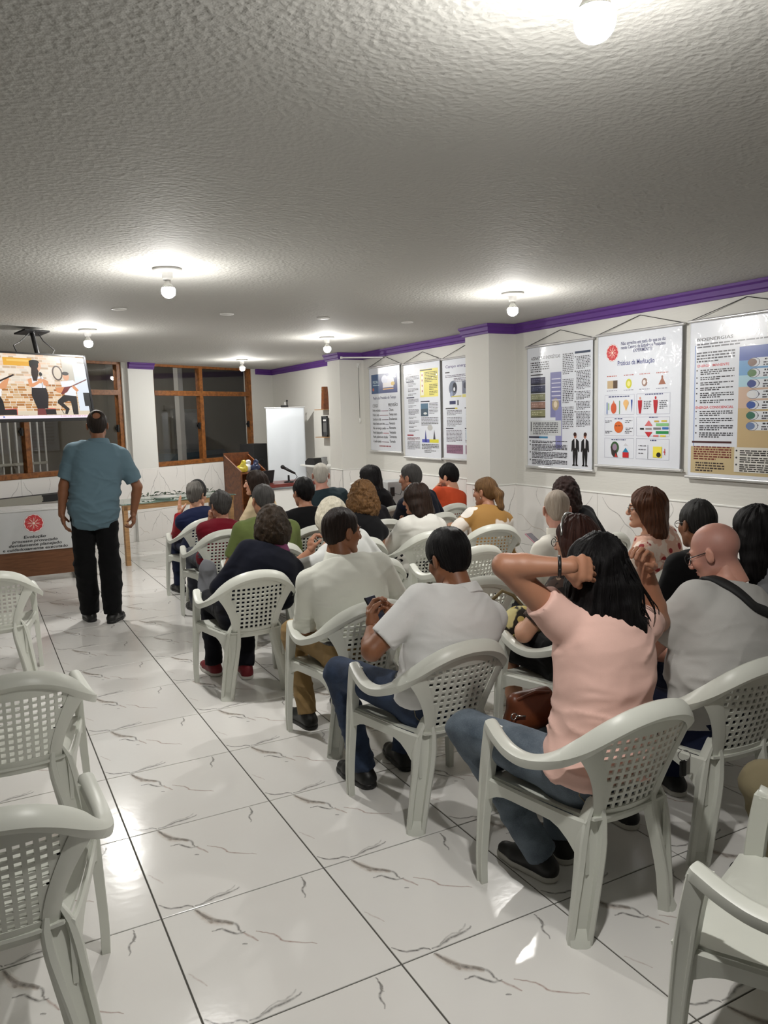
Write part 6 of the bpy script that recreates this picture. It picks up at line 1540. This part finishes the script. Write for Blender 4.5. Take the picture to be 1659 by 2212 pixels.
mb = MB(); mb.box((-Wd/2, -.045, .53), (Wd/2, .02, .60), bev=.012); mb.build('housing', M['blackmatte'], sc)
mb = MB(); mb.tube([(0, .02, .3), (0, .02, 1.92)], .011, 10); mb.build('pole', M['alu'], sc)
mb = MB(); mb.box((-.06, -.035, 1.85), (.05, .01, 1.875), bev=.004); mb.tube([(.035, -.01, 1.87), (.035, -.01, 1.93)], .008, 8); mb.lathe([(0, 0), (.014, .004), (.016, .018), (.0, .03)], (.035, -.01, 1.925), 12); mb.build('hook', M['black'], sc)
for q in range(3):
    an = q*2*PI/3+.5; mb = MB(); mb.tube([(0, .02, .55), (.20*math.cos(an), .02+.20*math.sin(an), .012)], .010, 8); mb.build('leg', M['black'], sc)
tag(sc, 'white portable projection screen standing by the right wall', 'screen')

# ---- desk with microphone and laptop
dk_ = empty('speaker_desk', (3.56, 7.12, 0), math.radians(8))
mb = MB(); mb.box((-.42, -.22, .86), (.34, .25, .90), bev=.004); mb.build('desk_top', mat('red_brown_top', srgb(112, 52, 46), .4), dk_)
mb = MB(); mb.box((-.36, -.18, .30), (.28, -.165, .83)); mb.build('front_panel', M['white_smooth'], dk_)
for x in (-.38, .27):
    for y in (-.19, .19): mb = MB(); mb.box((x, y, 0), (x+.03, y+.03, .862)); mb.build('leg', M['black'], dk_)
tag(dk_, 'desk with red-brown top and white front panel holding the microphone', 'desk')
mic = empty('microphone', atd(617, 1042, 9.2)); mz = .90; mic.location = (3.57, 7.02, mz)
mb = MB(); mb.lathe([(0, 0), (.06, 0), (.06, .012), (.014, .018), (.012, .09), (0, .09)], n=20); mb.build('stand', M['black'], mic, True)
mb = MB(); mb.tube([(.085, .0, .105), (.02, 0, .14), (-.06, 0, .185)], [.012, .016, .018], 14); mb.build('handle', M['black'], mic, True)
g = SDF((-.12, -.04, .15), (-.03, .04, .24), .004); g.ball((-.073, 0, .193), (.026, .025, .025), .0); V, Q = g.mesh(); obj('grille', V, Q, mat('mic_grille', (.03, .03, .03), .5, bump=(500, .6, .001), metal=.5), mic, True)
mb = MB(); mb.tube([(.085, 0, .105), (.12, .02, .06), (.09, .06, .01), (.0, .10, .004)], .004, 6); mb.build('cable', M['cord'], mic, True)
tag(mic, 'black microphone tilted on a short stand on the desk', 'microphone')
lp = empty('laptop', (3.27, 7.17, .90), math.radians(200)); mb = MB(); mb.box((-.11, -.09, 0), (.11, .09, .014), bev=.003); mb.build('keyboard_base', M['blackmatte'], lp); mb = MB(); mb.box((-.11, -.004, 0), (.11, .004, .15), bev=.002, M=Matrix.Translation((0, .09, .012)) @ Matrix.Rotation(-.25, 4, 'X')); mb.build('lid', M['blackmatte'], lp); tag(lp, 'open black laptop on the desk left of the microphone', 'laptop')

# ---- small wall shelves and what stands on them
def wall_shelf(y0, y1, z, label):
    mb = MB(); mb.box((XW-.14, y0, z-.012), (XW, y1, z)); o = mb.build('wall_shelf', M['light_wood'], None); tag(o, label, 'shelf'); return o
wall_shelf(8.45, 8.80, 1.795, 'upper small wall shelf beside the far pillar'); wall_shelf(8.45, 8.80, 1.395, 'lower small wall shelf beside the far pillar')
mb = MB(); mb.loft([[(-.045+.012*q, -.045+.012*q, .32*q), (.045-.012*q, -.045+.012*q, .32*q), (.045-.012*q, .045-.012*q, .32*q), (-.045+.012*q, .045-.012*q, .32*q)] for q in (0, .5, 1)]); ob = mb.build('wooden_carving', M['lectern_wood'], None, False, (XW-.07, 8.56, 1.796))
mb = MB(); mb.tube([(-.03, 0, .24), (-.05, 0, .26), (-.03, 0, .285)], .006, 6); mb.build('knob', M['light_wood'], ob); tag(ob, 'tall tapering wooden carving on the upper wall shelf', 'carving')
fr = empty('picture_frame', (XW-.05, 8.62, 1.396)); mb = MB(); mb.box((-.012, -.10, 0), (.0, .10, .30)); mb.build('backing', M['black'], fr); mb = MB()
mb.box((-.02, -.10, 0), (-.012, .10, .02)); mb.box((-.02, -.10, .28), (-.012, .10, .30)); mb.box((-.02, -.10, 0), (-.012, -.08, .30)); mb.box((-.02, .08, 0), (-.012, .10, .30)); mb.build('frame', M['black'], fr); mb = MB(); mb.box((-.0135, -.06, .07), (-.0125, .06, .20)); mb.build('picture', mat('grey_print', srgb(92, 92, 90), .4), fr); mb = MB(); mb.box((-.0138, -.05, .225), (-.0126, .05, .25)); mb.build('caption', M['white_smooth'], fr); tag(fr, 'black framed plaque on the lower wall shelf', 'frame')
mb = MB(); mb.box((XW-.30, 8.25, .96), (XW, 9.05, .985), bev=.004); o = mb.build('wall_counter', M['white_smooth'], None); tag(o, 'white counter shelf on the right wall behind the pillar', 'counter')
pr = empty('black_device', (XW-.16, 8.78, .985), .2); mb = MB(); mb.prism([(-.13, 0), (.13, 0), (.13, .05), (.05, .10), (-.10, .10)], -.10, .10, Matrix.Rotation(PI/2, 4, 'Z')); mb.build('case', M['black'], pr); mb = MB(); mb.box((-.05, -.06, .1), (.05, .03, .104)); mb.build('panel', M['grey_metal'], pr); tag(pr, 'small black desktop device on the white counter', 'device')
mb = MB(); mb.lathe([(0, 0), (.035, 0), (.045, .12), (.042, .12), (.032, .008), (0, .008)], n=20); o = mb.build('clear_cup', mat('clear_plastic', (.9, .9, .9), .1, trans=.8), None, True, (XW-.14, 8.50, .985)); tag(o, 'clear plastic cup beside the black device', 'cup')
# pull switch cord and thin rod
pc = empty('pull_switch', (4.748, 7.412, 2.34)); mb = MB(); mb.tube([(0, -.012, 0), (0, -.012, -.68)], .002, 6); mb.build('cord', M['cord'], pc); mb = MB(); mb.lathe([(0, -.75), (.012, -.745), (.015, -.715), (.008, -.69), (0, -.68)], (0, -.012, 0), 14); mb.build('pull_knob', M['white_smooth'], pc, True); mb = MB(); mb.box((-.02, -.012, -.03), (.02, .006, .03), bev=.003); mb.build('switch_plate', M['white_smooth'], pc); tag(pc, 'white pull cord switch hanging on the far pillar', 'switch')
mb = MB(); mb.tube([(4.80, 6.80, 2.40), (4.46, 7.30, 2.43)], .010, 10); mb.lathe([(0, 0), (.015, 0), (.015, .03), (0, .03)], (4.46, 7.30, 2.415), 12); o = mb.build('wall_rod', M['white_smooth'], None); tag(o, 'thin white rod sticking out above the blue-headed poster', 'rod')

# ---- white table with a boxed apparatus at the wall
wt = empty('white_side_table', (4.50, 6.55, 0)); mb = MB(); mb.lathe([(0, .84), (.29, .84), (.30, .855), (.29, .87), (0, .87)], n=36); mb.build('round_top', M['white_smooth'], wt, True); mb = MB(); mb.lathe([(0, 0), (.20, 0), (.20, .02), (.04, .05), (.035, .84), (0, .84)], n=24); mb.build('pedestal', M['white_smooth'], wt, True); tag(wt, 'round white pedestal table by the wall under the posters', 'table')
bx_ = empty('grey_apparatus', (4.36, 5.78, .0)); mb = MB(); mb.box((-.16, -.14, .62), (.16, .14, .95), bev=.006); mb.build('case', mat('light_grey_case', srgb(176, 178, 178), .5), bx_); mb = MB(); mb.box((-.13, -.155, .79), (-.08, -.14, .89), bev=.003); mb.tube([(-.105, -.15, .79), (-.105, -.15, .66)], .004, 6); mb.tube([(-.08, -.15, .82), (-.02, -.17, .80), (.04, -.15, .90)], .003, 6); mb.build('control_unit', M['black'], bx_)
for x in (-.13, .10):
    for y in (-.11, .08): mb = MB(); mb.box((x, y, 0), (x+.03, y+.03, .63)); mb.build('leg', M['grey_metal'], bx_)
tag(bx_, 'light grey box apparatus with black control unit on legs', 'apparatus')

# ---- added light, out of view above the windows, brightens the dark yard
yl_ = empty('yard_fill_light', bw(-.3, 3.0, 1.1)); em = bpy.data.materials.new('yard_fill_glow'); t_, p_ = nodes(em); p_.inputs['Emission Color'].default_value = (1, .93, .8, 1); p_.inputs['Emission Strength'].default_value = 420.
mb = MB(); mb.box((-.05, -.03, -.05), (.05, .03, .05), bev=.006); mb.build('bracket', M['black'], yl_); mb = MB(); mb.lathe([(0, -.12), (.05, -.11), (.06, -.07), (.05, -.05), (0, -.05)], n=16); mb.build('globe', em, yl_, True); tag(yl_, 'small light added out of view outside the windows to brighten the yard', 'lamp')

# ================================================================== things worn, held and carried
def world(key, p): q = PEOPLE[key]; return q['base']+q['R0']@np.array(p, float)
def headpart(key, name, pts, r, m, n=8, label=None):
    q = PEOPLE[key]; mb = MB(); mb.tube([q['hl'](p) for p in pts], r, n); o = obj(name, q['out'](mb.v), mb.f, m, q['body'], True); return o
A_ = np.linspace(-1.95, 1.95, 25)
headpart('vest', 'headband', [((.099)*math.sin(a), .012-.03*abs(a)/2, .033+.112*math.cos(a)) for a in A_], .010, M['blackmatte'])
o = headpart('w21', 'hairband', [((.095)*math.sin(a), .030-.02*abs(a)/2, .033+.105*math.cos(a)) for a in np.linspace(-1.5, 1.5, 25)], .0065, M['steel'])
headpart('pony', 'hair_tie', [(.024*math.cos(a), -.117, .020+.022*math.sin(a)) for a in np.linspace(0, 2*PI, 17)], .006, M['blackmatte'])
headpart('pony', 'earring', [(-.082, -.008, -.042), (-.083, -.008, -.052)], .005, M['steel'])
# watch on the raised wrist
q = PEOPLE['pink']; sd, Sh, E_, Wr, ar = q['arms'][0]; fd = unit(Wr-E_); e1 = unit(np.cross(fd, (0, 0, 1))); e2 = np.cross(fd, e1); c0 = Wr-fd*.035
mb = MB(); mb.tube([c0+(e1*math.cos(a)+e2*math.sin(a))*.031 for a in np.linspace(0, 2*PI, 19)], .006, 8); wo = obj('watch', q['out'](mb.v), mb.f, M['black'], q['body'], True)
mb = MB(); Mx = Matrix(((e1[0], fd[0], e2[0], 0), (e1[1], fd[1], e2[1], 0), (e1[2], fd[2], e2[2], 0), (0, 0, 0, 1))); Mx.translation = Vector(c0-e1*.034+e2*.005)
mb.box((-.006, -.013, -.016), (.006, .013, .016), M=Mx, bev=.003); obj('watch_face', q['out'](mb.v), mb.f, M['steel'], wo)
# loose strands of the long hair
def strands(key, paths, r0, m):
    q = PEOPLE[key]; mb = MB()
    for P_ in paths: C = catmull(P_, 5); n = len(C); mb.tube(C, [r0*(1-.85*i/(n-1)) for i in range(n)], 5)
    o = obj('loose_strand', q['out'](mb.v), mb.f, m, q['body'], True); put_attr(o, 'flow', np.array(mb.v), 'FLOAT_VECTOR'); return o
H = q['H']; rr = random.Random(8); ps = []
for i in range(46):
    a = rr.uniform(-.9, 1.15); x0 = .085*math.sin(a); y0 = -.10*math.cos(a)-.015
    p0_ = H+np.array([x0, y0, rr.uniform(-.02, .05)]); dx = rr.uniform(-.02, .11)*(1 if a > -.2 else .4); L = rr.uniform(.22, .36); kx = rr.uniform(-.03, .05)
    ps.append([p0_, p0_+np.array([dx*.3+x0*.25, -.022, -L*.3]), p0_+np.array([dx*.7+kx, -.03, -L*.65]), p0_+np.array([dx+kx*.3, -.015+rr.uniform(-.02, .02), -L])])
strands('pink', ps, .0042, hair_mat(BLACK[0], BLACK[1]))
# shoulder strap of the bald man
q = PEOPLE['bald']; stn = q['stn']
from mathutils.bvhtree import BVHTree
def snap(q, p, off):
    if 'bvh' not in q: q['bvh'] = BVHTree.FromPolygons([tuple(v) for v in q['shV']], [tuple(int(i) for i in f) for f in q['shQ']])
    l, n, i, d = q['bvh'].find_nearest(Vector(tuple(map(float, p)))); return np.array(l)+np.array(n)*off
def back_pt(q, t, x, off):
    stn = q['stn'][1:]; ts = [0., .28, .52, .72, .86, .95]; i = max(0, min(len(ts)-2, int(np.searchsorted(ts, t)-1))); u = (t-ts[i])/(ts[i+1]-ts[i])
    c = stn[i][0]*(1-u)+stn[i+1][0]*u; r = stn[i][1]; f = stn[i][2]; a = stn[i][3]*(1-u)+stn[i+1][3]*u; b = stn[i][4]*(1-u)+stn[i+1][4]*u
    a += off; b += off; return c+r*x-f*b*max(.05, 1-(abs(x)/a)**2.3)**(1/2.3)
path = [q['N']+np.array([-.12, .10, -.07]), q['N']+np.array([-.125, .03, .02]), q['N']+np.array([-.115, -.05, .02]), q['N']+np.array([-.095, -.12, -.0]), q['N']+np.array([-.06, -.17, -.03]), back_pt(q, .80, .02, .040), back_pt(q, .70, .05, .030), back_pt(q, .55, .11, .030), back_pt(q, .40, .15, .030), back_pt(q, .25, .175, .030)]
C = [snap(q, p, .004) for p in catmull(path, 6)]; C = [C[0]]+[(C[i-1]+C[i]*2+C[i+1])/4 for i in range(1, len(C)-1)]+[C[-1]]; C = [snap(q, p, .007) for p in C]; mb = MB(); rings = []
for i, p in enumerate(C):
    t = unit(C[min(i+1, len(C)-1)]-C[max(i-1, 0)]); out_ = unit(p-(q['spine'](.7)*np.array([1, 1, 0])+np.array([0, 0, p[2]-.02]))); out_ = unit(snap(q, p, 1.)-snap(q, p, 0.)); s_ = unit(np.cross(t, out_)); rings.append([p-s_*.021-out_*.006, p+s_*.021-out_*.006, p+s_*.021+out_*.004, p-s_*.021+out_*.004])
if DEBUG:
    for p in C[::4]:
        d_ = q['base']+q['R0']@p-CAM; print('STRAP', IW/2+FPX*(d_@_r)/(d_@_f), IH/2-FPX*(d_@_u)/(d_@_f), p-q['N'])
mb.loft(rings); o = obj('shoulder_strap', q['out'](mb.v), mb.f, M['blackmatte'], q['body'], True)
# keys on his belt
kp = aty(1478, 1632, -.075); ky = empty('key_bunch', kp)
mb = MB(); mb.tube([(.020*math.cos(a)*.9, -.012*math.cos(a), .020*math.sin(a)) for a in np.linspace(0, 2*PI, 19)], .0016, 6); mb.build('ring', M['steel'], ky, True)
mb = MB(); mb.box((-.020, -.006, -.078), (.010, .006, -.018), bev=.005); mb.build('fob', M['black'], ky)
for x in (.016, .026): mb = MB(); mb.box((x-.005, -.001, -.075), (x+.005, .001, -.018)); mb.build('key', M['steel'], ky)
tag(ky, 'ring of keys with black fob hanging at the bald man\'s hip', 'keys')
# phone in the white polo man's hand
q = PEOPLE['polo']; w0 = q['arms'][0][3]; wp = world('polo', w0+np.array([.055, .055, .055]))
ph = empty('smartphone', wp); Mp = Matrix.Rotation(.45, 4, 'Z') @ Matrix.Rotation(-.6, 4, 'X'); mb = MB(); mb.box((-.037, -.004, -.075), (.037, .004, .075), M=Mp, bev=.003); mb.build('case', M['black'], ph); mb = MB(); mb.box((-.034, -.0048, -.071), (.034, -.0042, .071), M=Mp); mb.build('screen', mat('dark_screen', srgb(52, 56, 70), .1), ph); tag(ph, 'dark smartphone held by the man in white polo', 'phone')
q = PEOPLE['w19']; w0 = q['arms'][0][3]; wp = world('w19', w0+np.array([-.02, .05, .05])); ph = empty('smartphone', wp); Mp = Matrix.Rotation(.2, 4, 'Z') @ Matrix.Rotation(-1.0, 4, 'X'); mb = MB(); mb.box((-.037, -.004, -.075), (.037, .004, .075), M=Mp, bev=.003); mb.build('case', mat('pink_case', srgb(176, 120, 132), .4), ph); mb = MB(); mb.box((-.033, -.0048, -.070), (.033, -.0042, .070), M=Mp); mb.build('screen', mat('grey_screen', srgb(96, 92, 96), .1), ph); tag(ph, 'smartphone in pink case held by the woman by the wall', 'phone')
# brown handbag on the pink lady's lap
hb = aty(1143, 1530, .30); ho = empty('brown_handbag', (hb[0], hb[1], hb[2]-.07)); g = SDF((-.16, -.09, -.02), (.16, .09, .20), .007); g.ball((0, 0, .062), (.105, .050, .065), .0); g.cone((-.07, 0, .03), (.07, 0, .03), .04, .04, .03); g.cone((-.07, 0, .11), (.07, 0, .11), .03, .03, .03); V, Q = g.mesh(); V = V+vnormals(V, Q)*(noise3(V*16, 3)*.006)[:, None]; obj('pouch', V, Q, M['leather'], ho, True)
mb = MB(); mb.tube([(-.08, 0, .10), (-.07, -.03, .13), (0, -.035, .145), (.07, -.03, .13), (.08, 0, .10)], .006, 8); mb.build('strap', M['leather'], ho, True); mb = MB(); mb.tube([(-.105+.012*math.cos(a), -.045, .075+.012*math.sin(a)) for a in np.linspace(0, 2*PI, 15)], .0025, 6); mb.tube([(-.093, -.046, .075), (-.06, -.055, .07)], .004, 6); mb.build('clasp', M['steel'], ho, True)
tag(ho, 'brown leather handbag with metal clasp beside the woman in pink', 'handbag')
pb = aty(1122, 1345, 1.12); po_ = empty('patterned_bag', (pb[0], pb[1], pb[2]-.09)); g = SDF((-.14, -.12, -.02), (.14, .12, .22), .007); g.ball((0, 0, .09), (.085, .065, .085), .0); g.cone((.03, 0, .06), (.07, .0, .05), .06, .05, .03); V, Q = g.mesh(); V = V+vnormals(V, Q)*(ridge(V*13, 5)*.010)[:, None]; obj('pouch', V, Q, floral((40, 34, 26), (206, 186, 110), (222, 210, 150), 13, .5, .54), po_, True); mb = MB(); mb.tube([(.03, 0, .16), (.0, .05, .22), (-.06, .06, .25), (-.09, .10, .20)], .009, 8); mb.build('strap', mat('khaki_strap', srgb(120, 104, 70), .7), po_, True); tag(po_, 'yellow and black patterned bag on the lap of the woman in skirt', 'bag')
# grey jacket over an arm of the red-topped person's chair
g = SDF((-.14, -.12, -.2), (.14, .14, .16), .009); g.cone((-.02, -.03, .08), (.02, .04, -.08), .055, .07, .03); g.cone((.0, .03, .0), (-.05, .02, -.13), .06, .04, .03); V, Q = g.mesh(); V = V+vnormals(V, Q)*(ridge(V*np.array([14, 14, 8]), 2)*.012)[:, None]
jp = aty(452, 1245, 3.98); o = obj('folded_jacket', V, Q, C_((128, 130, 136)), None, True, loc=jp); tag(o, 'crumpled grey jacket between the red and the green person', 'jacket')
# red stripes on the old man's shirt
q = PEOPLE['old20']
for xs_ in (-.09, .09):
    mb = MB(); C = [snap(q, p, .001) for p in catmull([back_pt(q, t, xs_, .017) for t in (.90, .80, .70, .58)], 6)]; mb.tube(C, .004, 6); obj('stripe', q['out'](mb.v), mb.f, C_((170, 60, 64)), q['shirt'], True)
mb = MB(); mb.tube([snap(q, p, .001) for p in catmull([back_pt(q, .80, x, .017) for x in (-.13, -.06, 0, .06, .13)], 6)], .004, 6); obj('stripe', q['out'](mb.v), mb.f, C_((170, 60, 64)), q['shirt'], True)
# red sleeves of the navy vest
q = PEOPLE['vest']; g_ = []
for sd, Sh, E_, Wr, ar in q['arms']:
    g = SDF(np.minimum(np.minimum(Sh, E_), Wr)-.1, np.maximum(np.maximum(Sh, E_), Wr)+.1, .011); d2 = unit(Wr-E_); e = Wr-d2*.02; g.cone(Sh+unit(E_-Sh)*.03, E_, .071, .064, .02); g.cone(E_, Wr+d2*.02, .062, .050, .02, cut=(e, d2)); V, Q = g.mesh(); obj('sleeve', q['out'](V), Q, C_((150, 28, 40)), q['shirt'], True)

# stitched seams on the two pairs of jeans
THREAD = mat('seam_thread', srgb(150, 138, 112), .8)
for key in ('pink', 'polo'):
    q = PEOPLE[key]; bv = BVHTree.FromPolygons([tuple(v) for v in q['paV']], [tuple(int(i) for i in f) for f in q['paQ']])
    def sn(p): l, n, i, d = bv.find_nearest(Vector(tuple(map(float, p)))); return np.array(l)+np.array(n)*.0008
    z0 = .53
    for sd in (-1, 1):
        lines = [[(sd*.03, -.26, z0), (sd*.10, -.25, z0-.012), (sd*.17, -.20, z0-.02), (sd*.21, -.10, z0-.02)],
                 [(sd*.08, -.26, z0-.03), (sd*.085, -.26, z0-.09), (sd*.13, -.25, z0-.11), (sd*.175, -.20, z0-.085), (sd*.18, -.19, z0-.035)]]
        mb = MB()
        for L in lines: mb.tube([sn(p) for p in catmull(L, 7)], .0016, 5)
        obj('seam', q['out'](mb.v), mb.f, THREAD, q['pants'], True)
